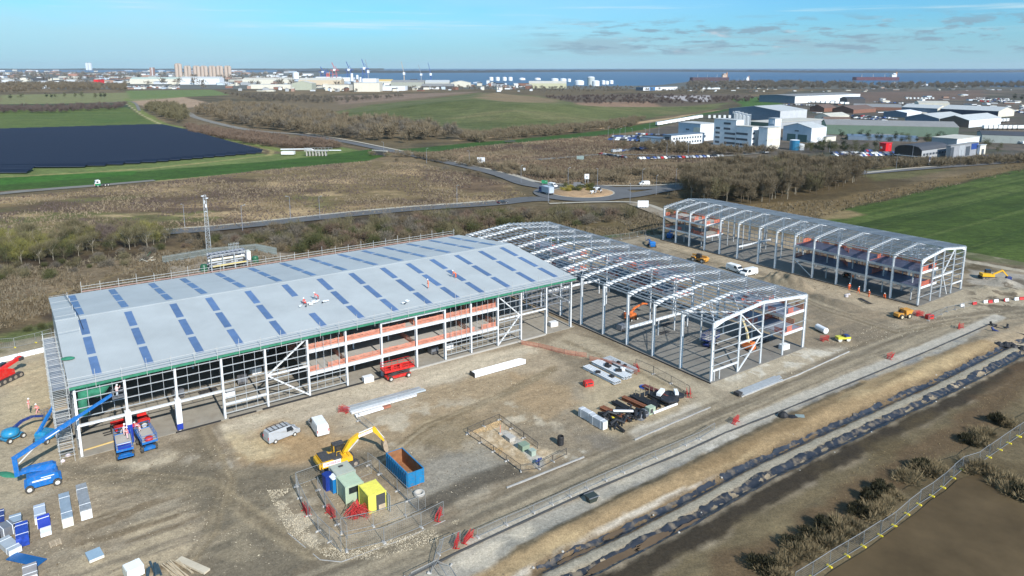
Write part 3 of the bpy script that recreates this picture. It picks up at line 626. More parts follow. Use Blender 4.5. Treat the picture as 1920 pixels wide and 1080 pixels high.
# ---------------------------------------------------------------- long roofed shed
def long_shed():
    t = thing('warehouse', 'long steel shed with grey sheeted roof and blue rooflights, its front wall still open', 'warehouse', W(3.9, 113, .04), UA)
    cols = [0,6.3,13.1,19.8,26.6,33.6,40.4,47.1,54.1,60.2,66,72.3,78,84.5,91.2]; E, RZ, D = 11.0, 13.45, 47.3; yr = D/2
    zf = lambda y: E+(RZ-E)*(y/yr if y <= yr else (D-y)/yr)
    b = MB(); b.box(-.4, 92, -.5, D+.5, -.3, .06); b.build('floor_slab', M_conc, t)
    b = MB(); b.box(12.4, 19, -.62, -.52, -.1, .22); b.box(20.2, 24.5, -.62, -.5, -.1, .24); b.box(25.5, 47, -.62, -.5, -.1, .28); b.build('ground_beam', M_black, t)
    b = MB(); b.box(47.2, 84, -.8, -.52, -.1, .3); b.build('ground_beam', M_conc2, t)
    for i, x in enumerate(cols):
        column(t, x, .1, 0, zf(.1)); column(t, x, D-.1, 0, zf(.1))
        rafter(t, x, .1, E+.1, yr, RZ-.05, D-.1, E+.1, True)
    for x in cols[1::2]: column(t, x, yr, 0, RZ-.6, .3, .25)
    # roof slopes with sheeting, ridge and verge trim
    for s, nm in ((0, 'roof_slope'), (1, 'roof_slope')):
        b = MB(); y0, y1 = (-.45, yr) if not s else (yr, D+.45)
        za, zb = (zf(0)-.06+.18, RZ+.2) if not s else (RZ+.2, zf(0)-.06+.18); x0, x1 = -.6, 92.1
        b.hexa([(x0,y0,za-.16),(x1,y0,za-.16),(x1,y1,zb-.16),(x0,y1,zb-.16),(x0,y0,za),(x1,y0,za),(x1,y1,zb),(x0,y1,zb)])
        r = b.build(nm, M_roof, t)
        for i, x in enumerate([3.15,10,17.2,23.2,30.2,37.2,44.2,50.9,57.9,63.9,69.7,76,82.4,88.3]):
            for j in range(3):
                if not s and (i, j) in ((5, 1),): continue
                ya, yb = ((1.3, 7.3), (8.4, 14.8), (15.9, 22.1))[j]
                if s: ya, yb = D-yb, D-ya
                zz = lambda y: za+(zb-za)*(y-y0)/(y1-y0)
                q = MB(); w = .58
                q.hexa([(x-w,ya,zz(ya)+.01),(x+w,ya,zz(ya)+.01),(x+w,yb,zz(yb)+.01),(x-w,yb,zz(yb)+.01),(x-w,ya,zz(ya)+.06),(x+w,ya,zz(ya)+.06),(x+w,yb,zz(yb)+.06),(x-w,yb,zz(yb)+.06)])
                q.build('rooflight', M_light, r)
    b = MB(); b.hexa([(-.65,yr-.35,RZ+.17),(92.15,yr-.35,RZ+.17),(92.15,yr,RZ+.215),(-.65,yr,RZ+.215),(-.65,yr-.35,RZ+.2),(92.15,yr-.35,RZ+.2),(92.15,yr,RZ+.25),(-.65,yr,RZ+.25)])
    b.hexa([(-.65,yr,RZ+.215),(92.15,yr,RZ+.215),(92.15,yr+.35,RZ+.17),(-.65,yr+.35,RZ+.17),(-.65,yr,RZ+.25),(92.15,yr,RZ+.25),(92.15,yr+.35,RZ+.2),(-.65,yr+.35,RZ+.2)])
    b.build('ridge_cap', M_roof, t)
    b = MB(); b.box(-.65, 92.1, -.75, -.5, E-.12, E+.10); b.build('gutter', M_galv, t); b = MB(); b.box(-.6, 92, -.80, -.755, E-.42, E-.02); b.build('netting_strip', M_green, t)
    # end wall: clad over the rear half, bare posts in front
    b = MB(); b.add([(-.35,20,0),(-.35,D,0),(-.35,D,zf(D)),(-.35,yr,RZ),(-.35,20,zf(20)),(-.2,20,0),(-.2,D,0),(-.2,D,zf(D)),(-.2,yr,RZ),(-.2,20,zf(20))], [(0,1,2,3,4),(9,8,7,6,5),(0,5,6,1),(4,3,8,9),(0,4,9,5)])
    b.build('end_wall', M_roof, t)
    b = MB(); b.box(-.2, 92, D+.05, D+.2, 0, E-.1); b.build('rear_wall', M_roof, t)
    for y in (6, 12.5, 19): column(t, 0, y, 0, zf(y)-.3, .3, .22, (1,0,0))
    for y in (8, 16, 24, 32, 40): column(t, 91.2, y, 0, zf(y)-.4, .3, .22, (1,0,0))
    b = MB()
    for k in range(7):
        for y0, y1 in ((0, 20),): b.box(-.3, -.18, y0, y1, 1.5+k*1.35, 1.62+k*1.35)
    for k in range(6): b.box(91.3, 91.42, 0, 47, 2.4+k*1.4, 2.5+k*1.4)
    for k in range(16): b.bar((91.35, 1+k*1.6, 5.8), (91.35, 1+k*1.6, 10.6), .06)
    b.build('end_rails', M_galv, t)
    b = MB(); b.box(90.9, 91.2, .2, 24, 5.3, 5.9); b.build('tie_beam', M_steel, t)
    # front rails
    def bay(i, zs, rods):
        b = MB(); x0, x1 = cols[i], cols[i+1]
        for z in zs: b.box(x0+.15, x1-.15, -.32, -.2, z, z+.12)
        for r in range(1, rods+1):
            x = x0+(x1-x0)*r/(rods+1); b.bar((x, -.26, zs[0]), (x, -.26, 10.6), .06)
        b.build('wall_rails', M_galv if i < 12 else M_galvd, t)
    for i in range(14):
        if i < 3: bay(i, (6.0, 7.35, 8.7, 10.0), 3)
        elif i < 5: bay(i, (.9, 2.2, 3.5, 4.8, 6.1, 7.5, 8.8, 10.1), 3)
        elif i == 5: bay(i, (.9, 2.2, 3.2), 4)
        elif i == 11: bay(i, (1.0, 2.3, 3.6, 4.9, 6.2, 7.5, 8.8, 10.1), 3)
        elif i in (9, 10): bay(i, (1.0, 2.2, 3.1), 4)
        elif i >= 12: bay(i, (6.2, 7.5, 8.8, 10.1), 4)
    for i in range(3):
        b = MB(); ibeam(b, (cols[i]+.15, -.05, 4.75), (cols[i+1]-.15, -.05, 4.75), .3, .35, .03, (0,0,1)); b.build('door_beam', M_steel, t)
    for i in (3, 4, 11, 12):
        b = MB(); ibeam(b, (cols[i]+.15, -.05, 5.5 if i != 3 else 2.4), (cols[i+1]-.15, -.05, 5.5 if i != 3 else 2.4), .25, .25, .03, (0,0,1)); b.build('tie_beam', M_steel, t)
    b = MB(); ibeam(b, (72.5, -.05, 2.3), (77.8, -.05, 2.3), .25, .25, .03, (0,0,1)); b.build('tie_beam', M_steel, t)
    for (xa, za, xb, zb) in ((26.8,5.5,33.4,10.3),(26.8,5.5,33.4,.4),(72.5,10.3,77.7,5.5),(77.7,5.5,72.5,.4)):
        b = MB(); b.bar((xa,-.05,za), (xb,-.05,zb), .22, .22); b.build('wind_brace', M_steel, t)
    # white and blue jackets on the door posts
    for x, zb, zw in ((6.3, 3.2, 5.2), (13.1, 1.3, 5.2)):
        b = MB(); b.box(x-.42, x+.42, -.5, .5, .35, zb); b.build('post_jacket', M_blue, t)
        b = MB(); b.box(x-.40, x+.40, -.48, .48, zb+.01, zw); b.build('post_jacket', M_whitep, t)
    # office floors behind the front
    for z in (3.75, 7.75):
        for i in range(5, 11):
            b = MB(); ibeam(b, (cols[i]+.16, -.1, z+.22), (cols[i+1]-.16, -.1, z+.22), .5, .3, .035, (0,0,1)); b.build('floor_beam', M_steel, t)
        b = MB(); b.box(33.7, 72.2, .12, 11.5, z+.34, z+.5); b.build('mezzanine_floor', M_conc2, t)
        b = MB(); b.box(33.7, 72.2, 11.3, 11.5, z, z+.34); b.build('floor_beam', M_steel, t)
        meshbarrier(t, [(33.9,.3,0),(72,.3,0)], z+.5, 1.0); meshbarrier(t, [(33.9,11.2,0),(72,11.2,0)], z+.5, 1.2)
        for x in (40.4, 54, 66): meshbarrier(t, [(x,.6,0),(x,5+random.random()*4,0)], z+.5, 1.1)
        meshbarrier(t, [(72,.5,0),(72,11,0)], z+.5, 1.3)
    b = MB(); ibeam(b, (47.3,-.1,10.25), (60,-.1,10.25), .45, .28, .035, (0,0,1)); b.build('eaves_beam', M_steel, t)
    for x in (37, 44, 51, 57, 63, 69):
        for y in (5.5, 11.4): column(t, x, y, 0, 7.8, .2, .2, name='mezzanine_post')
    # green net under the front eaves and at the corner
    def net(x0, x1, y, ztop, h, nm='safety_netting', sag=.25):
        n = int((x1-x0)/.7); vs = []; fs = []
        for i in range(n+1):
            x = x0+(x1-x0)*i/n
            for j in range(4):
                hh = h*(1+.35*math.sin(x*.9)+.2*math.sin(x*2.3)); vs.append((x, y+.10*math.sin(x*3+j)+j*.06, ztop-hh*j/3))
        fs = [(i*4+j, i*4+j+1, (i+1)*4+j+1, (i+1)*4+j) for i in range(n) for j in range(3)]
        b = MB(); b.add(vs, fs); o = b.build(nm, M_green, t, smooth=True); sol = o.modifiers.new('thick', 'SOLIDIFY'); sol.thickness = .02; return o
    net(.2, 91, -.38, E+.1, .42); net(.4, 5.2, -.05, E-.1, 2.1); net(.3, 1.4, -.1, 8.9, 2.4)
    return t
long_shed()
def guard_rail():
    t = thing('edge_guard_rail', 'scaffold tube guard rail along the front eaves of the roofed shed', 'guard rail', W(3.9, 113, .04), UA)
    for z in (11.7, 12.25):
        b = MB(); b.tube([(-.8+i*4.65, -.85, z+random.uniform(-.03,.03)) for i in range(21)], .04, 5); b.build('rail', M_tube, t)
    b = MB(); b.box(-.8, 92.2, -.95, -.7, 11.1, 11.14); b.build('board', M_tube, t)
    for i in range(29):
        x = -.6+i*3.3; q = MB(); q.bar((x,-.85,10.2), (x,-.85,12.6+.5*(i % 2)), .06); q.bar((x,-.85,11.1), (x,-.2,10.5), .05); q.build('post', M_tube, t)
    t2 = thing('edge_guard_rail', 'scaffold guard rail along the rear eaves of the roofed shed, before the scrub', 'guard rail', W(3.9, 113, .04), UA)
    for z in (11.75, 12.3):
        b = MB(); b.tube([(5+i*4.3, 48.2, z) for i in range(21)], .045, 5); b.build('rail', M_tube, t2)
    b = MB(); b.box(5, 91, 48.4, 48.9, 11.1, 11.16); b.build('board', mat('red_board', (.42,.26,.22), .8), t2)
    for i in range(27):
        x = 5+i*3.3; q = MB(); q.bar((x,48.2,0), (x,48.2,12.9+.4*(i % 3 == 0)), .06); q.build('post', M_tube, t2)
    t3 = thing('edge_guard_rail', 'short scaffold rail crossing the left end of the shed roof', 'guard rail', W(3.9, 113, .04), UA)
    b = MB(); b.tube([(1.9,46.5,11.9),(2.3,36,12.9),(2.7,24,14.1),(2.9,17,13.5)], .05, 5); b.build('rail', M_black, t3)
    for y, z in ((45,11.4),(38,12.1),(31,12.8),(24,13.5),(17,12.9)):
        q = MB(); q.bar((2.4,y,z), (2.4,y,z+1.0), .07); q.bar((-.6,y-.2,z+.7), (2.4,y,z+.7), .04); q.build('post', M_tube, t3)
guard_rail()
def gable_scaffold():
    t = thing('scaffold', 'tall tube scaffold with boards against the left end of the roofed shed', 'scaffold', W(3.9, 113, .04), UA)
    X0, X1 = -2.6, -.9
    for k in range(11):
        z = 1.0+k*1.0; b = MB()
        for y0 in range(9): b.box(X0+.1, X1-.1, -.6+y0*2.6, -.6+y0*2.6+2.4, z, z+.05)
        if k % 3 == 1: b.build('platform', M_board if k % 2 else M_galvd, t)
    b = MB()
    for i in range(10):
        y = -.8+i*2.6
        for x in (X0, X1): b.bar((x,y,0), (x,y,12.4), .06)
    b.build('standards', M_tube, t); b = MB()
    for k in range(12):
        z = 1.0+k*1.0
        for x in (X0, X1): b.bar((x,-.8,z), (x,22.6,z), .05); b.bar((x,-.8,z+.5), (x,22.6,z+.5), .05)
        for i in range(10): b.bar((X0-.2,-.8+i*2.6,z), (X1+.2,-.8+i*2.6,z), .05)
    b.build('ledgers', M_tube, t)
    b = MB()
    for i in range(0, 9, 2): b.bar((X0,-.8+i*2.6,.2), (X0,-.8+(i+2)*2.6,11), .05)
    b.build('braces', M_tube, t)
    b = MB()
    for k in range(22):
        z = 1.0+k*.5
        for i in range(36): y = -.8+i*.65+random.uniform(-.1,.1); b.bar((X0-.15,y,z), (X1+random.uniform(-.4,.3),y,z), .04)
    b.build('transoms', M_tube, t)
    return t
gable_scaffold()
# ---------------------------------------------------------------- the two bare frames
def frame_building(name, label, org, span, cols, E, RZ, lname):
    t = thing(name, label, 'steel frame', W(*org, .04), UA)
    L = cols[-1]; xr = span/2
    b = MB(); b.box(-.5, span+.5, -.5, L+.5, -.3, .08); b.build('floor_slab', mat('shaded_dusty_slab', S(122,118,110), .9, var=.25, scale=.2, dirt=((.14,.125,.11), .6)), t)  # slab colour darkened for the shade of the purlins, plus dirt blotches
    b = MB(); b.box(-.75, -.52, -.5, L+.5, -.3, .16); b.build('ground_beam', M_black, t)
    zf = lambda x: E+(RZ-E)*(1-abs(x-xr)/xr)
    for y in cols:
        column(t, .1, y, 0, E-.05, .6, .30, (1,0,0)); column(t, span-.1, y, 0, E-.05, .6, .30, (1,0,0))
        rafter(t, y, .1, E, xr, RZ, span-.1, E)
    n = 10
    for s in (0, 1):
        for k in range(n+1):
            x = .15+(xr-.3)*k/n; x = x if not s else span-x
            b = MB(); z = zf(x)+.03; b.box(x-.035, x+.035, -.1, L+.1, z, z+.2); b.box(x-.035, x+.06, -.1, L+.1, z+.2, z+.215); b.build('purlin', M_galv, t)
    for s in (0, 1):
        b = MB()
        for a, c in zip(cols[:-1], cols[1:]):
            for f in (.33, .67):
                y = a+(c-a)*f; x0, x1 = (.2, xr-.2) if not s else (span-.2, xr+.2); b.bar((x0,y,zf(x0)+.1), (x1,y,zf(x1)+.1), .045)
        b.build('sag_rods', M_galvd, t)
    for i in (0, 5, len(cols)-2):
        for x0, x1 in ((.2, xr*.5), (xr*.5, xr), (xr, xr*1.5), (xr*1.5, span-.2)):
            b = MB(); b.bar((x0,cols[i],zf(x0)-.12), (x1,cols[i+1],zf(x1)-.12), .1); b.build('roof_brace', M_steel, t); b = MB(); b.bar((x1,cols[i],zf(x1)-.14), (x0,cols[i+1],zf(x0)-.14), .1); b.build('roof_brace', M_steel, t)
    b = MB(); b.box(-.25, -.1, 0, L, E-.35, E-.1); b.build('eaves_beam', M_galv, t); b = MB(); b.box(span+.1, span+.25, 0, L, E-.35, E-.1); b.build('eaves_beam', M_galv, t)
    return t, zf
def floors(t, x0, x1, y0, y1, zs, edges, deck, posts):
    for z in zs:
        b = MB(); b.box(x0, x1, y0, y1, z+.34, z+.48); b.build('mezzanine_floor', deck, t)
        b = MB(); b.box(x0, x1, y0-.16, y0, z, z+.5); b.build('floor_beam', M_steel, t)
        b = MB(); b.box(x0-.16, x0, y0-.1, y1, z, z+.5); b.build('floor_beam', M_steel if deck is M_conc2 else M_galv, t)
        b = MB()
        for k in range(int((y1-y0)/2.3)): b.box(x0, x1, y0+1.2+k*2.3, y0+1.35+k*2.3, z, z+.33)
        b.build('joists', M_galvd, t)
        for e in edges: meshbarrier(t, [(p[0], p[1], 0) for p in e], z+.48, 1.15, mat('red_orange_mesh', (.52,.13,.07), .8, var=.3, scale=1.5), skip=.42)
    for x, y in posts: column(t, x, y, 0, zs[-1], .2, .2, name='mezzanine_post')
def frame_mid():
    cols = [i*7.08 for i in range(12)]+[82.6]; t, zf = frame_building('portal_frame', 'bare white portal frame joined to the right end of the roofed shed', (97.8, 77.3), 27.9, cols, 11.1, 12.4, 'mid')
    post = (0, 7.3, 14, 20.9, 27.9)
    for x in post[1:-1]: column(t, x, -.1, 0, zf(x)-.3, .35, .22, (1,0,0))
    for i in range(4):
        b = MB(); zs = (3.0, 4.4, 5.8, 7.2, 8.6, 9.9) if i < 2 else (5.2, 7.0, 9.9)
        if i == 3: zs = (5.8, 9.6, 10.4)
        for z in zs: b.box(post[i]+.15, post[i+1]-.15, -.3, -.2, z, z+.12)
        b.build('wall_rails', M_galv, t)
    b = MB(); ibeam(b, (.3,-.1,2.0), (7.1,-.1,2.0), .25, .25, .03, (0,0,1)); b.build('door_beam', M_steel, t)
    for x in (.8, 2.2):
        b = MB(); b.bar((x,-.1,0), (x,-.1,1.95), .12); b.build('door_post', M_steel, t)
    for p in (((7.4,-.1,.2),(13.9,-.1,5.9)), ((7.4,-.1,11.1),(13.9,-.1,5.9))):
        b = MB(); b.bar(*p, .2, .2); b.build('wind_brace', M_steel, t)
    b = MB(); ibeam(b, (7.4,-.1,5.6), (13.8,-.1,5.6), .25, .22, .03, (0,0,1)); b.build('tie_beam', M_steel, t)
    for y in (cols[3], cols[7]):
        b = MB(); ibeam(b, (.4, y, 3.6), (18, y, 3.6), .45, .3, .035, (0,0,1)); b.build('tie_beam', M_steel, t)
        for x in (9, 18): column(t, x, y, 0, 3.5, .2, .2, name='mezzanine_post')
    floors(t, 20.8, 27.6, .2, 14.2, (3.85, 7.6), [[(20.9,.3),(27.5,.3)],[(20.9,.3),(20.9,14)],[(27.4,.3),(27.4,14)],[(20.9,7),(27.4,7)],[(21,10),(26,12)]], M_galvd, [(20.9,7),(20.9,14)])
    floors(t, 20.8, 27.6, 28, 56.5, (3.85, 7.6), [[(20.9,28.2),(27.5,28.2)],[(20.9,28),(20.9,56)],[(27.4,28),(27.4,56)],[(21,42),(27,42)],[(21,35),(27,38)],[(22,48),(27,50)]], M_galvd, [(20.9,28),(20.9,35),(20.9,42),(20.9,49)])
    for y in cols[1:-1]: column(t, 13.95, y, 0, 12.0, .22, .2, (1,0,0), name='valley_post') if y > 8 and random.random() < .75 else None
    floors(t, 14.2, 20.6, 57, 76, (3.85, 7.6), [[(14.4,57.2),(20.4,57.2)],[(14.4,57),(14.4,76)],[(15,66),(20,68)]], M_galvd, [(14.5,62),(14.5,70)])
    for p in (((.1,0,11),(8,7.1,11.6)), ((8,0,11.6),(.1,7.1,11)), ((.1,75.5,11),(8,82.4,11.6))):
        b = MB(); b.bar(*p, .1); b.build('roof_brace', M_steel, t)
    b = MB()
    for k in range(7): b.box(27.95, 28.05, 15, 82, 1.5+k*1.35, 1.62+k*1.35)
    b.build('wall_rails', M_galv, t)
    b = MB()
    for k in range(6): b.box(0, 27.9, 82.7, 82.8, 2+k*1.4, 2.12+k*1.4)
    b.build('wall_rails', M_galv, t)
frame_mid()
def frame_far():
    cols = [0, 6.5, 12.8, 20.5, 27.3, 33, 38.7, 44.3, 51.4, 57.8, 63.5, 69.5, 75, 80.3]
    t, zf = frame_building('portal_frame', 'bare white portal frame standing alone in front of the green field', (171, 76.9), 22, cols, 11.1, 12.35, 'far')
    post = (0, 5.8, 10.6, 16.2, 22)
    for x in post[1:-1]: column(t, x, -.1, 0, zf(x)-.3, .35, .22, (1,0,0))
    for i in range(4):
        b = MB(); zs = {0: (2.0, 9.6), 1: (1.8, 3.2, 4.6, 6, 7.4, 8.8, 10), 2: (2.6, 4.1, 6, 7.5, 9, 10.3), 3: (2.6, 4.4, 5.8, 7.2, 8.6, 10)}[i]
        for z in zs: b.box(post[i]+.15, post[i+1]-.15, -.3, -.2, z, z+.12)
        b.build('wall_rails', M_galv, t)
    for p in (((10.8,-.1,5.9),(16,-.1,11.4)), ((10.8,-.1,5.9),(14,-.1,.3))):
        b = MB(); b.bar(*p, .2, .2); b.build('wind_brace', M_steel, t)
    for p in (((5.9,-.12,5.6),(10.4,-.12,5.6)), ((10.8,-.1,5.6),(16,-.1,5.6)), ((16.4,-.12,2.4),(21.8,-.12,2.4))):
        b = MB(); ibeam(b, *p, .25, .22, .03, (0,0,1)); b.build('tie_beam', M_steel, t)
    floors(t, .3, 8.5, .2, 33.5, (3.85, 7.5), [[(.5,.4),(8,.4)],[(8.3,.4),(8.3,33)],[(1,12.8),(8,12.8)],[(4,20),(8,24)],[(.5,33.2),(8,33.2)]], mat('purple_deck', (.085,.09,.135), .5, .3, .35, .5), [(2.8,3),(2.8,10),(2.8,18),(2.8,25),(8.3,8),(8.3,20)])
    floors(t, .3, 8.5, 63.5, 80.2, (3.85, 7.5), [[(.5,63.6),(8,63.6)],[(.6,63.6),(.6,80)],[(8.3,63.6),(8.3,80)],[(.5,80),(8,80)],[(1,70),(8,70)]], M_conc2, [(2.8,67),(2.8,74)])
    b = MB(); ibeam(b, (.4, cols[8], 3.6), (16, cols[8], 3.6), .45, .3, .035, (0,0,1)); b.build('tie_beam', M_steel, t)
    for y in cols[1:-1]:
        column(t, 11, y, 0, 12.0, .2, .2, (1,0,0), name='valley_post')
        if random.random() < .6: column(t, 16.5, y+2, 0, 11.5, .18, .18, (1,0,0), name='valley_post')
    b = MB()
    for k in range(8): b.box(21.9, 22.1, 0, 80, 1.2+k*1.25, 1.32+k*1.25)
    for k in range(50): b.bar((22, .8+k*1.6, .8), (22, .8+k*1.6, 10.5), .05)
    b.build('wall_rails', M_galv, t)
    b = MB(); b.bar((.1,27.5,.4), (.1,32.8,4), .15); b.build('wind_brace', M_steel, t)
frame_far()
# ================================================================ MACHINES AND VEHICLES ON THE SITE
def hd(p, q):
    d = G(*q)-G(*p); return math.atan2(d.y, d.x)
M_tyre = mat('tyre_rubber', (.035,.034,.032), .85, var=.2, scale=3, dirt=((.22,.18,.13), .6)); M_rim = mat('wheel_rim', (.55,.54,.5), .6, var=.15)
M_glass = mat('vehicle_glass', (.02,.025,.03), .12, var=.1, spec=.8); M_dark = mat('dark_machinery', (.045,.045,.048), .6, var=.3, scale=2, dirt=((.2,.17,.13), .3))
def paint(name, c, rough=.38): return mat(name, c, rough, var=.10, scale=.9, spec=.5, dirt=((.30,.25,.19), .22))
M_silver = paint('silver_paint', (.36,.38,.40)); M_vwhite = paint('white_paint', (.72,.73,.72)); M_vblack = paint('black_paint', (.02,.022,.028)); M_vred = paint('red_paint', (.42,.018,.02)); M_vblue = paint('blue_paint', (.03,.07,.22)); M_vgrey = paint('grey_paint', (.14,.15,.17))
M_plant_y = paint('yellow_plant_paint', (.72,.40,.015)); M_plant_b = paint('blue_plant_paint', (.008,.135,.42)); M_plant_t = paint('teal_plant_paint', (.015,.22,.42)); M_plant_r = paint('red_plant_paint', (.58,.02,.018)); M_plant_o = paint('orange_plant_paint', (.62,.15,.03)); M_plant_n = paint('navy_plant_paint', (.015,.035,.16)); M_amber = paint('amber_plant_paint', (.55,.26,.04)); M_plant_l = paint('lime_plant_paint', (.62,.60,.06))
M_lampw = mat('headlamp_lens', (.7,.72,.72), .2, var=.05); M_lampr = mat('tail_lamp_lens', (.45,.02,.02), .25, var=.05)
M_yellow = mat('yellow_plastic', (.62,.50,.03), .6, var=.15); M_barrier = mat('red_plastic', (.46,.03,.03), .55, var=.18)
def wheel(par, x, y, r, w, nm='wheel', rim=None):
    b = MB(); b.wheel((x, y, r), r, w, 14); t = b.build(nm, M_tyre, par, smooth=False)
    b = MB(); b.disc_y((x, y, r), r*.58, w*.86, 12); b.disc_y((x, y, r), r*.2, w*1.02, 8); b.build('rim', rim or M_rim, t); return t
def loft(b, secs, k=None):
    "closed sections of equal point count joined in order"
    n = len(secs[0]); vs = [p for s in secs for p in s]; m = len(secs)
    fs = [(i*n+j, i*n+(j+1) % n, (i+1)*n+(j+1) % n, (i+1)*n+j) for i in range(m-1) for j in range(n)]+[tuple(range(n))[::-1], tuple(range((m-1)*n, m*n))]
    return b.add(vs, fs, k)
def carbody(name, label, kind, m, loc, rz, group=None, cat=None, fine=True):
    K = {'van': (5.1, 1.98, [(-2.5,.35),(-2.55,1.0),(-2.45,1.9),(-2.3,2.0),(.9,2.02),(1.35,1.78),(1.95,1.18),(2.45,.98),(2.55,.7),(2.5,.35)], 1.15),
         'bus': (6.2, 2.1, [(-3.0,.35),(-3.05,1.1),(-2.95,2.3),(-2.8,2.45),(1.7,2.45),(2.1,2.2),(2.55,1.35),(3.0,1.12),(3.1,.75),(3.05,.35)], 1.3),
         'car': (4.3, 1.78, [(-2.05,.3),(-2.15,.7),(-1.95,.95),(-1.5,1.38),(-1.1,1.46),(.2,1.46),(1.0,1.0),(1.95,.84),(2.15,.62),(2.1,.3)], .9),
         'suv': (4.5, 1.86, [(-2.15,.35),(-2.25,.8),(-2.15,1.1),(-1.9,1.6),(-1.6,1.68),(.3,1.68),(1.05,1.12),(2.05,.98),(2.25,.7),(2.2,.35)], 1.0)}[kind]
    L, wd, prof, belt = K; t = thing(name, label, cat or {'van':'van','bus':'minibus'}.get(kind,'car'), loc, rz, group)
    def hw(z): return wd/2*(1 if z < belt else 1-.16*(z-belt)/.8) * (.93 if z < .5 else 1)
    b = MB(); n = len(prof); vs = []
    for s in (-1, 1): vs += [(x, s*hw(z), z) for x, z in prof]
    cen = [(i, n+i, n+(i+1) % n, (i+1) % n) for i in range(n)]; b.add(vs, [tuple(range(n)), tuple(range(n, 2*n))[::-1]]+cen)
    o = b.build('body', m, t); bev = o.modifiers.new('bevel', 'BEVEL'); bev.width = .07; bev.segments = 2; bev.limit_method = 'ANGLE'
    for a in (L*.315, -L*.295):
        for s in (-1, 1): wheel(t, a, s*(wd/2-.11), .34 if kind != 'bus' else .38, .22)
    # glazing: windscreen follows the profile, side glass sits proud of the flank
    z1 = max(z for _, z in prof); iw = max(i for i, (x, z) in enumerate(prof) if z > z1-.45 and x > 0); a, c = prof[iw], prof[iw+1]
    b = MB(); dx = .02
    f = lambda t_: (a[0]+(c[0]-a[0])*t_, a[1]+(c[1]-a[1])*t_)
    p, q = f(.08), f(.92); b.add([(p[0]+dx, -hw(p[1])*.9, p[1]+dx), (p[0]+dx, hw(p[1])*.9, p[1]+dx), (q[0]+dx, hw(q[1])*.92, q[1]+dx), (q[0]+dx, -hw(q[1])*.92, q[1]+dx)], [(3,2,1,0)]); b.build('windscreen', M_glass, t)
    zt = z1-.16; zb = belt+.06
    spans = {'van': [(.35, 1.25)], 'bus': [(-2.6,-1.4),(-1.3,-.1),(0,1.0),(1.1,2.0)], 'car': [(-1.35,-.55),(-.5,.45)], 'suv': [(-1.8,-1.1),(-1.0,-.2),(-.15,.6)]}[kind]
    for s in (-1, 1):
        b = MB()
        for x0, x1 in spans:
            e = .02; sl = .0 if x1 < (.3 if kind != 'bus' else 1.5) else .38
            b.add([(x0, s*(hw(zb)+e), zb), (x1+sl*.6, s*(hw(zb)+e), zb), (x1-sl*.2, s*(hw(zt)+e), zt), (x0, s*(hw(zt)+e), zt)], [(0,1,2,3) if s < 0 else (3,2,1,0)])
        b.build('side_window', M_glass, t)
    if fine:
        for s in (-1, 1):
            b = MB(); b.cbox((L/2-.12, s*wd*.36, .72 if kind == 'car' else .85), (.22, .34, .18)); b.build('headlight', M_lampw, t)
            b = MB(); b.cbox((-L/2+.02, s*wd*.42, .85 if kind == 'car' else 1.1), (.1, .14, .4)); b.build('tail_light', M_lampr, t)
            b = MB(); b.cbox((L*.22, s*(wd/2+.1), belt+.12), (.12, .2, .18)); b.build('mirror', M_dark, t)
        b = MB(); b.cbox((L/2, 0, .45), (.12, wd*.9, .22)); b.build('bumper', M_dark, t)
    return t
v = carbody('van', 'silver panel van with a black roof rack parked by the open shed', 'van', M_silver, G(529, 821), hd((505,826),(557,806)))
b = MB()
for x in (-2.1,-1.4,-.7,0,.6): b.box(x-.04, x+.04, -.78, .78, 2.1, 2.16)
for y in (-.78,.78): b.box(-2.2,.7,y-.03,y+.03,2.1,2.18)
b.build('roof_rack', M_dark, v)
carbody('van', 'silver white van parked end on beside the one with a roof rack', 'van', M_vwhite, G(598, 807), hd((606,812),(588,785)))
carbody('van', 'white van with side windows parked nearer the far frame, nose to the other white van', 'van', M_vwhite, G(1404, 516), hd((1425,510),(1380,519)))
carbody('van', 'white van on the dirt between the frames, farther of the two', 'van', M_vwhite, G(1378, 509), hd((1362,503),(1395,513)))
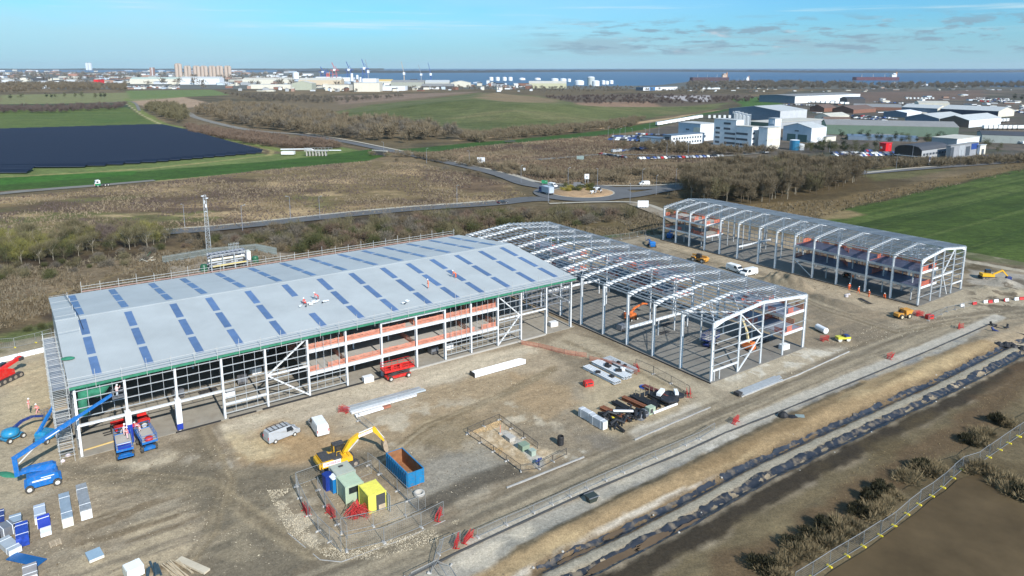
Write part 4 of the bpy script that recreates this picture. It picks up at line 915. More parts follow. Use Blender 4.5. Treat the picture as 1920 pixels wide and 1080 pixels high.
# ---- tracked excavator
def tracks(t, L, gauge, r, w):
    for s in (-1, 1):
        b = MB(); o = [(-L/2+r*math.cos(a)-0, r+r*math.sin(a)) for a in np.linspace(math.pi/2, 3*math.pi/2, 8)]+[(L/2+r*math.cos(a), r+r*math.sin(a)) for a in np.linspace(-math.pi/2, math.pi/2, 8)]
        b.prism(o, s*gauge/2-w/2, s*gauge/2+w/2); k = b.build('track', M_dark, t)
        b = MB()
        for i in range(5): b.disc_y((-L/2+.1+i*(L-.2)/4, s*gauge/2, r), r*.62, w+.06, 10)
        b.build('roller', mat('worn_track_steel', (.26,.22,.18), .6, var=.3, scale=3), k)
def excavator():
    t = thing('excavator', 'yellow tracked excavator with its arm reaching down beside the blue container', 'excavator', W(33.0, 89.2, .05), UA+R(-2))
    tracks(t, 4.4, 2.3, .47, .6); b = MB(); b.box(-1.2,1.2,-.8,.8,.5,1.0); b.build('undercarriage', M_dark, t)
    b = MB(); b.prism([(-2.6,1.05),(-2.75,1.5),(-2.6,2.05),(-1.2,2.05),(-.6,1.75),(1.7,1.75),(1.75,1.05)], -1.35, 1.35); o = b.build('house', M_plant_y, t)
    b = MB(); b.box(-2.55,-1.25,-1.28,1.28,2.06,2.24); b.box(-1.2,.2,-1.28,.3,1.78,2.15); b.build('engine_cover', M_dark, t)
    b = MB(); b.prism([(-2.78,.95),(-3.0,1.2),(-3.0,1.75),(-2.76,2.0)], -1.3, 1.3); b.build('counterweight', M_plant_y, t)
    b = MB(); b.prism([(-.35,1.76),(-.35,2.95),(-.1,3.05),(1.1,3.05),(1.5,2.4),(1.6,1.76)], .35, 1.35); c = b.build('cab', M_glass, t)
    b = MB()
    for x, z0, z1 in ((-.35,1.76,3.05),(1.55,1.76,2.4)):
        for y in (.35,1.35): b.bar((x,y,z0), (x,y,z1), .09)
    b.build('cab_frame', M_plant_y, c); b = MB(); b.box(-.4,1.15,.3,1.4,3.04,3.12); b.build('cab_roof', M_dark, c)
    for y in (-1.2,-.2):
        pass
    b = MB(); b.tube([(.4,-1.2,1.75),(.4,-1.2,2.6),(1.2,-1.2,2.6),(1.3,-1.2,1.75)], .05, 6); b.tube([(-.4,-.9,2.2),(-.4,-.9,2.75),(.2,-.9,2.75),(.3,-.9,2.1)], .05, 6); b.build('handrail', M_plant_y, t)
    b = MB()
    bo = [(1.0,1.6),(2.2,2.9),(3.2,3.55),(5.3,3.85),(5.7,4.0),(5.45,4.2),(3.0,4.1),(1.8,3.5),(.75,2.0)]
    b.prism(bo, -.3, .22); boom = b.build('boom', M_plant_y, t)
    b = MB(); b.prism([(5.1,4.0),(5.25,4.4),(5.65,4.45),(6.15,3.6),(7.05,1.9),(6.85,1.8),(5.9,3.1)], -.22, .14); b.build('stick', M_plant_y, t)
    b = MB(); b.tube([(1.5,-.1,1.9),(3.0,-.4,3.4)], .11, 8); b.tube([(3.2,-.04,4.1),(5.3,-.04,4.4)], .1, 8); b.tube([(5.9,-.04,4.0),(7.0,-.04,2.3)], .08, 8); b.build('hydraulic_ram', M_rim, t)
    b = MB(); b.prism([(6.75,1.9),(6.65,1.4),(6.75,.7),(7.0,.25),(7.35,.05),(7.45,.6),(7.3,1.4),(7.15,2.0)], -.5, .42); b.build('bucket', mat('worn_bucket_steel', (.36,.28,.20), .6, var=.3, scale=2), t)
    # white sign boards lettered in dark red and blue
    def board(nm, a, u_, w_, h_, text, par):
        b = MB(); n = Vector((0,-1,0)); a = Vector(a); ux = Vector(u_).normalized(); uz = ux.cross(n)*-1; uz = Vector((-ux.z,0,ux.x))
        P = [a, a+ux*w_, a+ux*w_+uz*h_, a+uz*h_]; b.hexa([P[0]+n*.03, P[1]+n*.03, P[1], P[0], P[3]+n*.03, P[2]+n*.03, P[2], P[3]]); o = b.build(nm, M_whitep, par)
        cu = bpy.data.curves.new('lettering', 'FONT'); cu.body = text; cu.size = h_*.85; cu.extrude = .004; tx = bpy.data.objects.new('lettering', cu); COL.objects.link(tx)
        me = bpy.data.meshes.new_from_object(tx.evaluated_get(bpy.context.evaluated_depsgraph_get())); bpy.data.objects.remove(tx)
        sx = w_*.92/max(.01, max(v.co.x for v in me.vertices))
        for v in me.vertices:
            x, y, z = v.co; p = a+ux*(w_*.04+x*sx)+uz*(h_*.2+y)+n*(.036+z); v.co = p
        me.materials.append(mat('lettering_red', (.30,.03,.06), .6)); ob = bpy.data.objects.new('lettering', me); COL.objects.link(ob); ob.parent = o
    board('sign_board', (-2.5,-1.36,1.3), (1,0,0), 2.5, .6, 'CAMBRIA', t)
    board('sign_board', (3.1,-.33,3.62), (1,0,.13), 2.1, .42, 'CAMBRIA', t)
    return t
excavator()
# ---- open roll-off container
def rolloff():
    t = thing('skip_container', 'open blue steel waste container, rusty inside, next to the fenced cabins', 'container', W(39.6, 81.6, .05), UA)
    M_b = mat('blue_container_paint', (.012,.17,.36), .5, var=.2, scale=.8, dirt=((.16,.12,.08), .35)); M_r = mat('rusty_steel', (.22,.10,.045), .85, var=.45, scale=1.2)
    w, L, h = 1.2, 3.2, 2.3
    b = MB(); b.box(-w,w,-L,L,.18,.3); b.box(-.5,-.35,-L,L,0,.18); b.box(.35,.5,-L,L,0,.18); b.build('floor', M_r, t)
    for s in (-1, 1):
        b = MB(); b.box(s*w-.04, s*w+.04, -L, L, .3, h); b.box(s*w-.08, s*w+.08, -L, L, h, h+.1); o = b.build('side_wall', M_b, t)
        b = MB()
        for k in range(11): y = -L+.2+k*.6; b.box(s*(w+.04) if s > 0 else -w-.14, s*(w+.04)+.1 if s > 0 else -w-.04, y-.06, y+.06, .25, h)
        b.build('ribs', M_b, o); b = MB(); b.box(s*(w-.05)-.01, s*(w-.05)+.01, -L+.05, L-.05, .31, h-.02); b.build('lining', M_r, o)
        for k in range(10): q = MB(); y = -L+.4+k*.62; 
    for y, nm in ((-L, 'tail_door'), (L, 'front_wall')):
        b = MB(); b.box(-w-.06, w+.06, y-.04, y+.04, .3, h+.05); o = b.build(nm, M_b, t); b = MB(); s = 1 if y < 0 else -1; b.box(-w+.05, w-.05, y+s*.045, y+s*.06, .31, h); b.build('lining', M_r, o)
        if y < 0:
            b = MB()
            for x in (-1.1,-.05,.05,1.1): b.box(x-.04, x+.04, y-.1, y-.04, .3, h)
            for z in (.5, 1.3, 2.1): b.box(-w, w, y-.08, y-.04, z-.04, z+.04)
            b.build('door_bars', M_b, o)
    b = MB(); b.lathe((.3,-.4,.3), [(.9,0),(.7,.18),(.3,.32),(.05,.36)], 9); b.lathe((-.2,1.2,.3), [(.7,0),(.5,.2),(.05,.3)], 8); b.build('waste', mat('mixed_waste', (.30,.26,.2), .9, var=.5, scale=2), t)
rolloff()
# ---- cabins, store and toilets
def cabin(label, u, v, m, w=2.35, l=2.9, h=2.4, rz=0, roof=None):
    t = thing('site_cabin', label, 'cabin', W(u, v, .05), UA+rz)
    b = MB(); b.box(-w/2,w/2,-l/2,l/2,.12,h)
    for i in range(int(l/.3)): y = -l/2+.2+i*.3; b.box(-w/2-.03,-w/2,y-.08,y+.08,.25,h-.15); b.box(w/2,w/2+.03,y-.08,y+.08,.25,h-.15)
    for i in range(int(w/.3)): x = -w/2+.2+i*.3; b.box(x-.08,x+.08,l/2,l/2+.03,.25,h-.15)
    b.build('body', m, t); b = MB(); b.box(-w/2-.04,w/2+.04,-l/2-.04,l/2+.04,h,h+.07)
    for i in range(int(l/.24)): y = -l/2+.1+i*.24; b.box(-w/2+.05,w/2-.05,y-.05,y+.05,h+.07,h+.10)
    b.build('roof', roof or m, t)
    b = MB()
    for x in (-w/2,w/2):
        for y in (-l/2,l/2): b.box(x-.08,x+.08,y-.08,y+.08,0,h+.08)
    b.build('corner_posts', m, t); return t
M_gcab = mat('pale_green_paint', (.34,.42,.31), .55, var=.12, scale=.8, dirt=((.35,.30,.22), .25)); M_gcab2 = mat('grey_green_paint', (.33,.36,.31), .6, var=.15, scale=.8, dirt=((.35,.30,.22), .3)); M_ycab = mat('yellow_container_paint', (.62,.58,.10), .55, var=.12, scale=.8, dirt=((.3,.25,.1), .2))
t = cabin('pale green steel cabin with a dark window, nearer of the two green ones', 31.6, 81.4, M_gcab)
b = MB(); b.box(-.75,.95,-1.49,-1.46,1.35,2.2); b.build('window', M_glass, t)
t = cabin('grey green steel cabin behind the pale green one', 31.8, 84.5, M_gcab2, 2.5, 2.7, 2.4); b = MB(); b.box(-.3,.3,.3,.6,2.5,2.6); b.build('vent', M_dark, t)
t = cabin('yellow steel store with its door open beside the pile of red barriers', 33.1, 77.8, M_ycab, 2.3, 3.0, 2.5)
b = MB(); b.box(-.15,1.1,-1.54,-1.50,.15,2.35); b.build('opening', mat('interior_shade', (.06,.06,.06), .9), t); b = MB(); b.box(.15,1.05,-1.58,-1.545,.15,.9); b.build('plywood_sheet', M_board, t)  # dark panel on the solid body, the unlit inside put into its colour
b = MB(); b.box(1.2,1.26,-2.6,-1.5,.15,2.4); o = b.build('door', mat('grey_door', (.30,.33,.33), .5), t); b = MB(); b.bar((1.15,-2.2,.2), (1.15,-2.2,2.35), .05); b.build('handle', M_rim, o)
for px, lab, m, top in (((616,917), 'dark blue portable toilet, left one of the pair by the cabin', mat('dark_blue_plastic', (.01,.035,.22), .5), mat('dark_blue_plastic', (.01,.035,.22), .5)), ((629,921), 'sky blue portable toilet with a white roof by the cabin', mat('sky_blue_plastic', (.01,.17,.42), .5), M_whitep)):
    t = thing('portable_toilet', lab, 'toilet', G(*px), UA+R(4)); b = MB(); b.box(-.55,.55,-.55,.55,.1,2.1); b.build('body', m, t)
    b = MB(); b.prism([(-.6,2.1),(-.55,2.2),(0,2.34),(.55,2.2),(.6,2.1)], -.6, .6); b.build('roof', top, t); b = MB(); b.box(-.4,.4,-.6,-.55,.15,2.0); o = b.build('door', m, t); b = MB(); b.box(.25,.33,-.63,-.6,1.0,1.2); b.build('handle', M_whitep, o)
# ---- access platforms
def chassis(t, L, wd, m, r=.48, h0=.45, h1=1.0):
    for x in (-L*.38, L*.38):
        for s in (-1, 1): wheel(t, x, s*wd/2, r, .36)
    b = MB(); b.prism([(-L/2,h0),(-L/2-.05,h1-.1),(-L/2+.2,h1),(L/2-.2,h1),(L/2+.05,h1-.1),(L/2,h0)], -wd/2+.2, wd/2-.2); b.build('chassis', m, t)
def basket(par, c, m, w=1.0, l=1.7, rz=0):
    b = MB(); ca, sa = math.cos(rz), math.sin(rz); q = lambda x, y, z: (c[0]+x*ca-y*sa, c[1]+x*sa+y*ca, c[2]+z)
    b.cbox((c[0],c[1],c[2]), (l,w,.06), rz)
    for z in (.5, 1.05):
        P = [q(-l/2,-w/2,z), q(l/2,-w/2,z), q(l/2,w/2,z), q(-l/2,w/2,z)]
        for i in range(4): b.bar(P[i], P[(i+1) % 4], .045)
    for x, y in ((-1,-1),(1,-1),(1,1),(-1,1),(0,-1),(0,1)): b.bar(q(x*l/2,y*w/2,0), q(x*l/2,y*w/2,1.08), .045)
    return b.build('basket', m, par)
def big_boom():
    u0, v0 = -1.0, 107.6
    t = thing('boom_lift', 'big blue boom lift with its long boom raised against the shed front', 'boom lift', W(u0, v0, .05), UA)
    chassis(t, 4.1, 2.5, M_plant_b, .52); m = M_plant_b
    b = MB(); b.prism([(-1.7,1.05),(-1.75,1.9),(-1.4,2.1),(1.2,2.1),(1.75,1.8),(1.8,1.05)], -1.15, .95); b.build('turntable', m, t)
    b = MB(); b.box(-1.2,.9,-1.2,-1.155,1.3,1.5); b.box(-.2,1.3,-1.2,-1.155,1.65,1.75); b.build('stripe', M_whitep, t)
    b = MB(); b.prism([(1.5,1.9),(1.7,2.5),(1.3,2.85),(-1.0,2.95),(-2.2,2.75),(-2.3,2.3),(-1.2,2.35)], -.1, .75); b.build('lower_boom', m, t)
    # elbow and the upper boom, in local coordinates (x along U)
    e0 = Vector((-2.7, .3, 2.4)); e1 = Vector((-2.75, .3, 4.7)); tip = Vector((8.3-u0, 110.4-v0, 9.35))
    b = MB(); b.bar(e0+Vector((0,0,-.2)), e1, .55, .75); b.bar(Vector((-1.9,.3,2.5)), e0, .4, .4); b.build('elbow', m, t)
    d = (tip-e1); b = MB(); b.bar(e1-d*.02, e1+d*.62, .42, .5); b.build('upper_boom', m, t); b = MB(); b.bar(e1+d*.6, tip, .3, .36); b.build('boom_extension', m, t)
    b = MB(); b.tube([e1+Vector((.4,0,-.9)), e1+d*.2+Vector((0,0,-.25))], .1, 8); b.build('hydraulic_ram', M_rim, t)
    b = MB(); o = e1+d*.3+Vector((0,-.23,-.06)); b.bar(o, o+d*.14, .03, .12); b.build('stripe', M_whitep, t)
    basket(t, (tip.x+.7, tip.y-.1, tip.z-.5), M_vgrey, 1.0, 1.5)
    return t
big_boom()
def small_boom(label, loc, rz, m, joints, rear=True, L=2.6, dome=True, bm=None):
    t = thing('boom_lift', label, 'boom lift', loc, rz); chassis(t, L, 1.9, m, .42, .4, .8)
    b = MB(); 
    if dome: b.lathe((-.2,0,.85), [(1.15,0),(1.25,.35),(1.1,.8),(.6,1.0),(.1,1.03)], 16)
    else: b.prism([(-1.2,.85),(-1.25,1.5),(-.9,1.8),(.7,1.7),(1.0,.85)], -.85, .85)
    b.build('turntable', m, t, smooth=dome)
    J = [Vector(j) for j in joints]
    for i, (p, q) in enumerate(zip(J[:-1], J[1:])):
        b = MB(); w = .34-.05*i; b.bar(p, q, w, w+.06); b.build('boom', bm or m, t)
    d = J[-1]-J[-2]; basket(t, (J[-1].x+.5, J[-1].y, J[-1].z-.3), M_vgrey, 1.1, .9, math.atan2(d.y, d.x)); return t
small_boom('teal blue boom lift with a round body at the left edge of the yard', G(24, 824), R(66), M_plant_t, [(.3,0,1.7),(1.6,-.1,2.3),(3.0,-.3,2.4),(4.4,-.6,1.9)], bm=M_plant_n)
small_boom('blue boom lift with its boom standing up by the scaffold', G(88, 826), R(80), M_plant_t, [(-1.0,.5,1.5),(1.2,.3,3.6),(3.4,.1,5.6)], dome=False, bm=M_plant_b)
small_boom('orange boom lift with a bent boom on the slab, near the row of columns', G(1183, 600), UA+R(5), M_plant_o, [(-.4,0,1.6),(1.2,0,2.6),(4.0,0,3.0),(5.4,0,2.6)], dome=False)
small_boom('orange boom lift with a tall yellow boom inside the end bay of the frame', G(1402, 656), UA+R(100), M_plant_o, [(-.3,.4,1.6),(.2,.6,4.2),(.9,1.2,6.6)], dome=False, bm=mat('cream_plant_paint', (.62,.52,.30), .5))
small_boom('blue boom lift with folded boom, in the shade before the far frame', G(1256, 447), UA+R(30), M_plant_b, [(-.6,.3,1.6),(1.6,.2,2.2),(3.0,.1,1.7)], dome=False)
small_boom('blue boom lift between the two frames with its boom along the ground', G(1222, 463), UA+R(60), M_plant_b, [(-.6,.3,1.6),(2.2,.2,1.8),(4.6,.1,1.2)], dome=False)
def scissor(label, loc, rz, m, L=4.6, wd=2.0, z=1.75, deck=None, stack=True, legs=False):
    t = thing('scissor_lift', label, 'scissor lift', loc, rz)
    chassis(t, L*.8, wd-.1, m, .45, .35, .8); b = MB()
    for s in (-1, 1):
        for k in range(2):
            z0 = .85+k*.35; b.bar((-L*.38, s*wd*.32, z0), (L*.38, s*wd*.32, z0+.3), .09, .14); b.bar((L*.38, s*wd*.26, z0), (-L*.38, s*wd*.26, z0+.3), .09, .14)
    if stack: b.build('scissor_arms', M_dark, t)
    b = MB(); b.box(-L/2,L/2,-wd/2,wd/2,z,z+.1); d = b.build('platform', deck or M_conc2, t); b = MB(); b.box(-L/2-.04,L/2+.04,-wd/2-.04,-wd/2,z-.12,z+.2); b.box(-L/2-.04,L/2+.04,wd/2,wd/2+.04,z-.12,z+.2); b.box(-L/2-.05,-L/2,-wd/2,wd/2,z-.12,z+.2); b.box(L/2,L/2+.05,-wd/2,wd/2,z-.12,z+.2); b.build('skirt', m, d)
    b = MB()
    for zz in (z+.6, z+1.12):
        for y in (-wd/2, wd/2): b.bar((-L/2,y,zz), (L/2,y,zz), .05)
        for x in (-L/2, L/2): b.bar((x,-wd/2,zz), (x,wd/2,zz), .05)
    for i in range(6):
        for y in (-wd/2, wd/2): b.bar((-L/2+L*i/5,y,z), (-L/2+L*i/5,y,z+1.14), .05)
    b.build('railing', m, t); return t
t = scissor('blue scissor lift with a blue panel on deck, left of the jacketed post', W(9.05, 110.4, .05), UA+R(90)+R(-3), M_plant_b, 5.2, 2.1)
b = MB(); b.box(-2.45,-1.5,-.85,.85,1.9,2.2); b.build('panel_load', M_blue, t); b = MB(); b.box(-1.48,-1.3,-.85,.85,1.9,2.25); b.build('panel_load', M_whitep, t); b = MB(); b.box(-3.2,-2.65,-1,1,.9,1.0); b.build('step', M_plant_b, t)
t = scissor('blue scissor lift with a red bucket on deck, right of the jacketed post', W(12.0, 110.6, .05), UA+R(90)+R(4), M_plant_b, 4.8, 2.0)
b = MB(); b.lathe((-1.9,.0,1.85), [(.5,0),(.6,.3),(.5,.5),(.1,.55)], 14); b.build('bucket', M_barrier, t)
t = scissor('big red scissor lift with red railings in front of the orange floors', W(53.1, 111.2, .05), UA+R(-2), M_plant_r, 5.6, 2.2, 1.9, M_plant_r)
for x in (-1.6, .1): b = MB(); b.box(x,x+.5,-.9,-.5,2.0,2.9); b.build('control_box', M_plant_r, t)
t = scissor('dark blue scissor lift standing inside the middle frame', G(1331, 648), UA+R(12), M_plant_n, 4.2, 1.9, 1.7)
t = scissor('orange scissor lift under the far frame floor', G(1590, 520), UA+R(80), M_plant_o, 3.0, 1.3, 1.6)
# ---- red telehandler and the red tracked machine
def telehandler(label, loc, rz, m, boomup=0.1):
    t = thing('telehandler', label, 'telehandler', loc, rz)
    for x in (-1.5, 1.5):
        for s in (-1, 1): wheel(t, x, s*1.05, .68, .5)
    b = MB(); b.prism([(-2.4,.6),(-2.5,1.25),(-2.1,1.5),(-.4,1.35),(.6,1.2),(2.2,1.2),(2.4,.9),(2.3,.6)], -.75, .75); b.build('body', m, t)
    for s, x in ((-1, 1.5), (-1, -1.5), (1, 1.5), (1, -1.5)):
        b = MB(); b.prism([(x-.85,1.2),(x-.6,1.55),(x+.6,1.55),(x+.85,1.2),(x+.55,1.42),(x-.55,1.42)], s*1.05-.28, s*1.05+.28); b.build('mudguard', m, t)
    b = MB(); b.prism([(-.7,1.3),(-.7,2.35),(-.4,2.5),(.5,2.5),(.9,1.9),(.95,1.3)], .1, .95); c = b.build('cab', M_glass, t); b = MB(); b.box(-.72,.55,.08,.97,2.5,2.56); b.build('cab_roof', M_dark, c)
    b = MB(); b.bar((-2.2,-.35,1.8), (2.8,-.35,1.8-.9+boomup*8), .34, .4); b.build('boom', m, t); b = MB(); b.box(2.7,2.8,-.9,.3,.3,1.2)
    for y in (-.7,.1): b.box(2.8,3.9,y-.06,y+.06,.3,.36)
    b.build('fork_carriage', M_dark, t)
telehandler('red telehandler with white wheels parked under the shed behind the scissor lifts', W(11.0, 117.6, .1), UA+R(184), M_plant_r)
telehandler('small yellow telehandler on the dirt track between the frames', G(1312, 491), UA+R(95), M_amber)
def red_rig():
    t = thing('crawler_crane', 'red crawler machine on black tracks at the left edge by the white barrier', 'crane', G(6, 715), R(78)); tracks(t, 4.6, 2.6, .5, .65)
    b = MB(); b.prism([(-2.0,1.0),(-2.1,2.1),(-1.5,2.4),(.6,2.3),(1.4,1.9),(1.5,1.0)], -1.2, 1.0); b.build('house', M_plant_r, t); b = MB(); b.bar((-1.2,-.3,2.3), (3.6,-.5,3.2), .5, .6); b.build('boom', M_plant_r, t)
    b = MB(); b.box(2.9,3.8,-1.0,.2,2.7,3.3); b.build('head_block', M_dark, t); b = MB(); b.box(.2,1.3,.2,1.0,2.3,3.1); b.build('cab', M_glass, t)
    b = MB()
    for k in range(5): b.box(-1.9+k*.45,-1.7+k*.45,-1.55,-1.25,.55,1.0)
    b.build('steps', M_dark, t)
red_rig()
def dumper():
    t = thing('site_dumper', 'amber site dumper with a roll bar parked by the far frame', 'dumper', G(1692, 596), R(18))
    for x in (-1.1, 1.0):
        for s in (-1, 1): wheel(t, x, s*.85, .6, .42, rim=mat('cream_rim', (.55,.48,.33), .6))
    b = MB(); b.prism([(-1.9,.6),(-1.95,1.25),(-1.5,1.4),(-.4,1.35),(-.2,.7)], -.7, .7); b.build('engine_body', M_amber, t); b = MB(); b.box(-.3,.4,-.4,.4,.5,.8); b.build('frame', M_dark, t)
    b = MB(); b.prism([(.1,1.0),(-.1,2.0),(2.0,1.95),(1.5,1.0),(.9,.8)], -.95, .95); b.build('skip', M_amber, t); b = MB(); b.tube([(-.7,-.6,1.3),(-.7,-.6,2.5),(-.7,.6,2.5),(-.7,.6,1.3)], .06, 6); b.build('roll_bar', M_dark, t); b = MB(); b.box(-.9,-.4,-.3,.3,1.35,1.6); b.box(-1.0,-.9,-.3,.3,1.4,2.0); b.build('seat', M_black, t)
dumper()
def roller():
    t = thing('road_roller', 'small yellow tandem roller parked beyond the middle frame', 'roller', G(1580, 639), R(10))
    for x in (-.95, .95):
        b = MB(); b.disc_y((x, 0, .45), .45, 1.2, 18); b.build('drum', M_rim, t)
    b = MB(); b.prism([(-1.4,.55),(-1.4,1.0),(-.2,1.05),(.0,.8),(.6,.95),(1.4,.95),(1.4,.55)], -.62, .62); b.build('body', M_plant_l, t); b = MB(); b.prism([(.3,.98),(.3,1.3),(1.2,1.25),(1.3,.98)], -.5, .5); b.build('engine_cover', M_plant_n, t)
    b = MB(); b.tube([(-.3,-.55,1.0),(-.3,-.55,2.3),(-.3,.55,2.3),(-.3,.55,1.0)], .05, 6); b.build('roll_bar', M_dark, t); b = MB(); b.box(-.2,.25,-.3,.3,1.0,1.3); b.build('seat', M_black, t)
roller()
def second_digger():
    t = thing('excavator', 'low yellow excavator with a blue bucket lying out beyond the far frame', 'excavator', G(1852, 523), R(-8)); tracks(t, 3.2, 2.0, .4, .5)
    b = MB(); b.prism([(-1.8,.85),(-1.8,1.6),(.2,1.6),(1.2,1.3),(1.2,.85)], -1.0, 1.0); b.build('house', M_plant_y, t); b = MB(); b.box(-.6,.6,0,.95,1.5,2.5); b.build('cab', M_glass, t)
    b = MB(); b.bar((1.0,-.3,1.4), (3.2,-.3,2.6), .3, .4); b.build('boom', M_plant_y, t); b = MB(); b.bar((3.2,-.3,2.6), (4.6,-.3,1.0), .25, .3); b.build('stick', M_plant_y, t); b = MB(); b.prism([(4.4,1.1),(4.2,.4),(4.7,.05),(5.4,.2),(5.5,.9)], -.8, .2); b.build('bucket', M_plant_n, t)
second_digger()
# ---------------------------------------------------------------- people
def person(label, loc, rz, pose='stand', vest=(.75,.16,.03), legs=None, helm=(.8,.8,.78), group=None):
    key = 'body_'+pose; legs = legs or vest
    P = {'stand': dict(hip=.95, lean=.02, kn=((.06,.10,.5),(-.04,-.11,.5)), ft=((.02,.12,.05),(0,-.12,.05)), el=((.02,.30,1.12),(.04,-.30,1.12)), ha=((.12,.30,.88),(.14,-.28,.88))),
         'walk': dict(hip=.93, lean=.08, kn=((.24,.10,.52),(-.08,-.10,.5)), ft=((.34,.10,.08),(-.36,-.10,.1)), el=((-.12,.29,1.12),(.14,-.29,1.12)), ha=((-.05,.28,.9),(.34,-.26,1.0))),
         'bend': dict(hip=.85, lean=.55, kn=((.10,.14,.48),(.02,-.14,.48)), ft=((.02,.16,.05),(-.06,-.16,.05)), el=((.55,.24,.95),(.55,-.24,.95)), ha=((.66,.14,.66),(.66,-.12,.66))),
         'kneel': dict(hip=.42, lean=.35, kn=((.30,.12,.42),(.12,-.16,.10)), ft=((.24,.12,.05),(-.30,-.14,.08)), el=((.40,.26,.58),(.40,-.26,.58)), ha=((.58,.14,.36),(.58,-.14,.34))),
         'reach': dict(hip=.95, lean=.05, kn=((.05,.10,.5),(-.04,-.11,.5)), ft=((.02,.12,.05),(0,-.12,.05)), el=((.22,.28,1.5),(.24,-.28,1.3)), ha=((.42,.22,1.72),(.46,-.2,1.5)))}[pose]
    h = P['hip']; l = P['lean']; top = (l, 0, h+.50*(1-l*.45)); nk = (top[0]+.03+l*.12, 0, top[2]+.13*(1-l*.5)); hdp = (nk[0]+.04, 0, nk[2]+.14)
    V = [(0,0,h),(l*.5,0,h+.26*(1-l*.4)),top,nk,hdp,(hdp[0],0,hdp[2]+.11)]; E = [(0,1),(1,2),(2,3),(3,4),(4,5)]; Rr = [(.17,.19),(.15,.17),(.14,.20),(.06,.06),(.10,.085),(.07,.065)]
    for s, i in ((1,0),(-1,1)):
        n = len(V); V += [(0,s*.10,h-.06), P['kn'][i], (P['ft'][i][0],P['ft'][i][1],P['ft'][i][2]+.05), (P['ft'][i][0]+.19,P['ft'][i][1],P['ft'][i][2])]; E += [(0,n),(n,n+1),(n+1,n+2),(n+2,n+3)]; Rr += [(.105,.11),(.075,.075),(.06,.06),(.05,.045)]
        n = len(V); ha = P['ha'][i]; el = P['el'][i]; V += [(top[0],s*.21,top[2]-.02), el, ha, tuple(ha[k]+(ha[k]-el[k])*.33 for k in range(3))]; E += [(2,n),(n,n+1),(n+1,n+2),(n+2,n+3)]; Rr += [(.075,.075),(.055,.055),(.042,.042),(.04,.025)]
    if key not in bpy.data.meshes:
        me = bpy.data.meshes.new('tmp'); me.from_pydata(V, E, []); o = bpy.data.objects.new('tmp', me); COL.objects.link(o)
        o.modifiers.new('s', 'SKIN'); 
        for k, r in enumerate(Rr): me.skin_vertices[0].data[k].radius = r
        me.skin_vertices[0].data[0].use_root = True
        sub = o.modifiers.new('u', 'SUBSURF'); sub.levels = 1; bpy.context.view_layer.update()
        m2 = bpy.data.meshes.new_from_object(o.evaluated_get(bpy.context.evaluated_depsgraph_get())); m2.name = key; bpy.data.objects.remove(o)
        m2['head'] = hdp
    src = bpy.data.meshes[key]; me = src.copy(); me.name = 'person_body'; me.materials.clear()
    for m in (mat('cloth_%d_%d' % (vest[0]*99, vest[2]*99), vest, .85, var=.15, scale=6), mat('cloth_%d_%d' % (legs[0]*99, legs[2]*99), legs, .85, var=.15, scale=6), mat('skin', (.45,.25,.17), .6), mat('boots', (.05,.04,.03), .7)): me.materials.append(m)
    hx, hy, hz = src['head']; hnd = [Vector(V[k]) for k in range(len(V)) if k in (13, 21)]
    for p in me.polygons:
        c = p.center; k = 0
        if c.z < h-.05 and abs(c.y) < .22 and (c-Vector((0,0,h))).length > .1: k = 1
        if c.z < .13 and pose != 'kneel': k = 3
        if (c-Vector((hx,hy,hz+.03))).length < .18: k = 2
        for q in hnd:
            if (c-q).length < .11: k = 2
        p.material_index = k; p.use_smooth = True
    o = bpy.data.objects.new('person', me); COL.objects.link(o); o.location = loc; o.rotation_euler.z = rz; tag(o, label, 'person', group)
    b = MB(); b.lathe((hx, 0, hz+.05), [(.155,-.03),(.15,.0),(.125,.0),(.12,.07),(.08,.125),(.02,.14)], 12); b.build('helmet', mat('helmet_%d' % (helm[0]*99+helm[2]*9), helm, .4), o, smooth=True)
    b = MB(); b.cbox((l*.55, 0, h+.30*(1-l*.4)), (.37-.02*l, .42, .05), 0); b.build('reflective_band', mat('reflective_tape', (.7,.7,.68), .4), o)
    return o
HV = (.75,.13,.03)
def roofp(px, py):
    z = 12.
    for _ in range(30):
        g = G(px, py, z); v_ = -g.x*UY+g.y*UX; z = 11.2+.18+(v_-113)*.1
    return G(px, py, z)
person('worker in orange standing on the shed roof, left of the far two', roofp(803, 540), R(200), 'stand', HV)
person('worker in orange bending on the shed roof, right of the far two', roofp(855, 521), R(170), 'bend', HV)
person('worker in red kneeling on the shed roof, left of the pair beside the white fixings', roofp(573, 571), R(150), 'kneel', (.6,.06,.05), (.25,.1,.1))
person('worker in red bending on the shed roof, right of the pair beside the white fixings', roofp(597, 563), R(190), 'bend', (.6,.06,.05), (.25,.1,.1))
person('worker in orange by the far frame slab, leftmost of four', G(1592, 544), R(250), 'stand', HV)
person('worker in orange by the far frame slab, second from the left of four', G(1609, 550), R(300), 'walk', HV)
person('worker in orange by the far frame slab, third from the left of four', G(1629, 557), R(200), 'stand', HV)
person('worker in orange stooping by the far frame slab, rightmost of four', G(1659, 560), R(230), 'bend', HV)
person('worker in orange standing beside the orange boom lift on the slab', G(1170, 598), R(20), 'stand', HV, (.2,.16,.1))
STR = (.72,.22,.20)
person('worker in pale hi-vis up in the big boom lift basket', W(8.9, 110.2, 8.95), R(80), 'reach', (.70,.45,.42), (.45,.5,.55))
person('worker in red and white on the left scissor lift deck, standing nearer', W(9.6, 110.9, 1.92), R(60), 'stand', STR, (.7,.5,.5))
person('worker in pale pink on the left scissor lift deck, reaching behind', W(9.4, 112.3, 1.92), R(30), 'reach', (.72,.55,.58), (.7,.4,.42))
person('worker in red and white stooping on the right scissor lift deck', W(11.5, 112.2, 1.92), R(190), 'bend', STR, (.7,.55,.55))
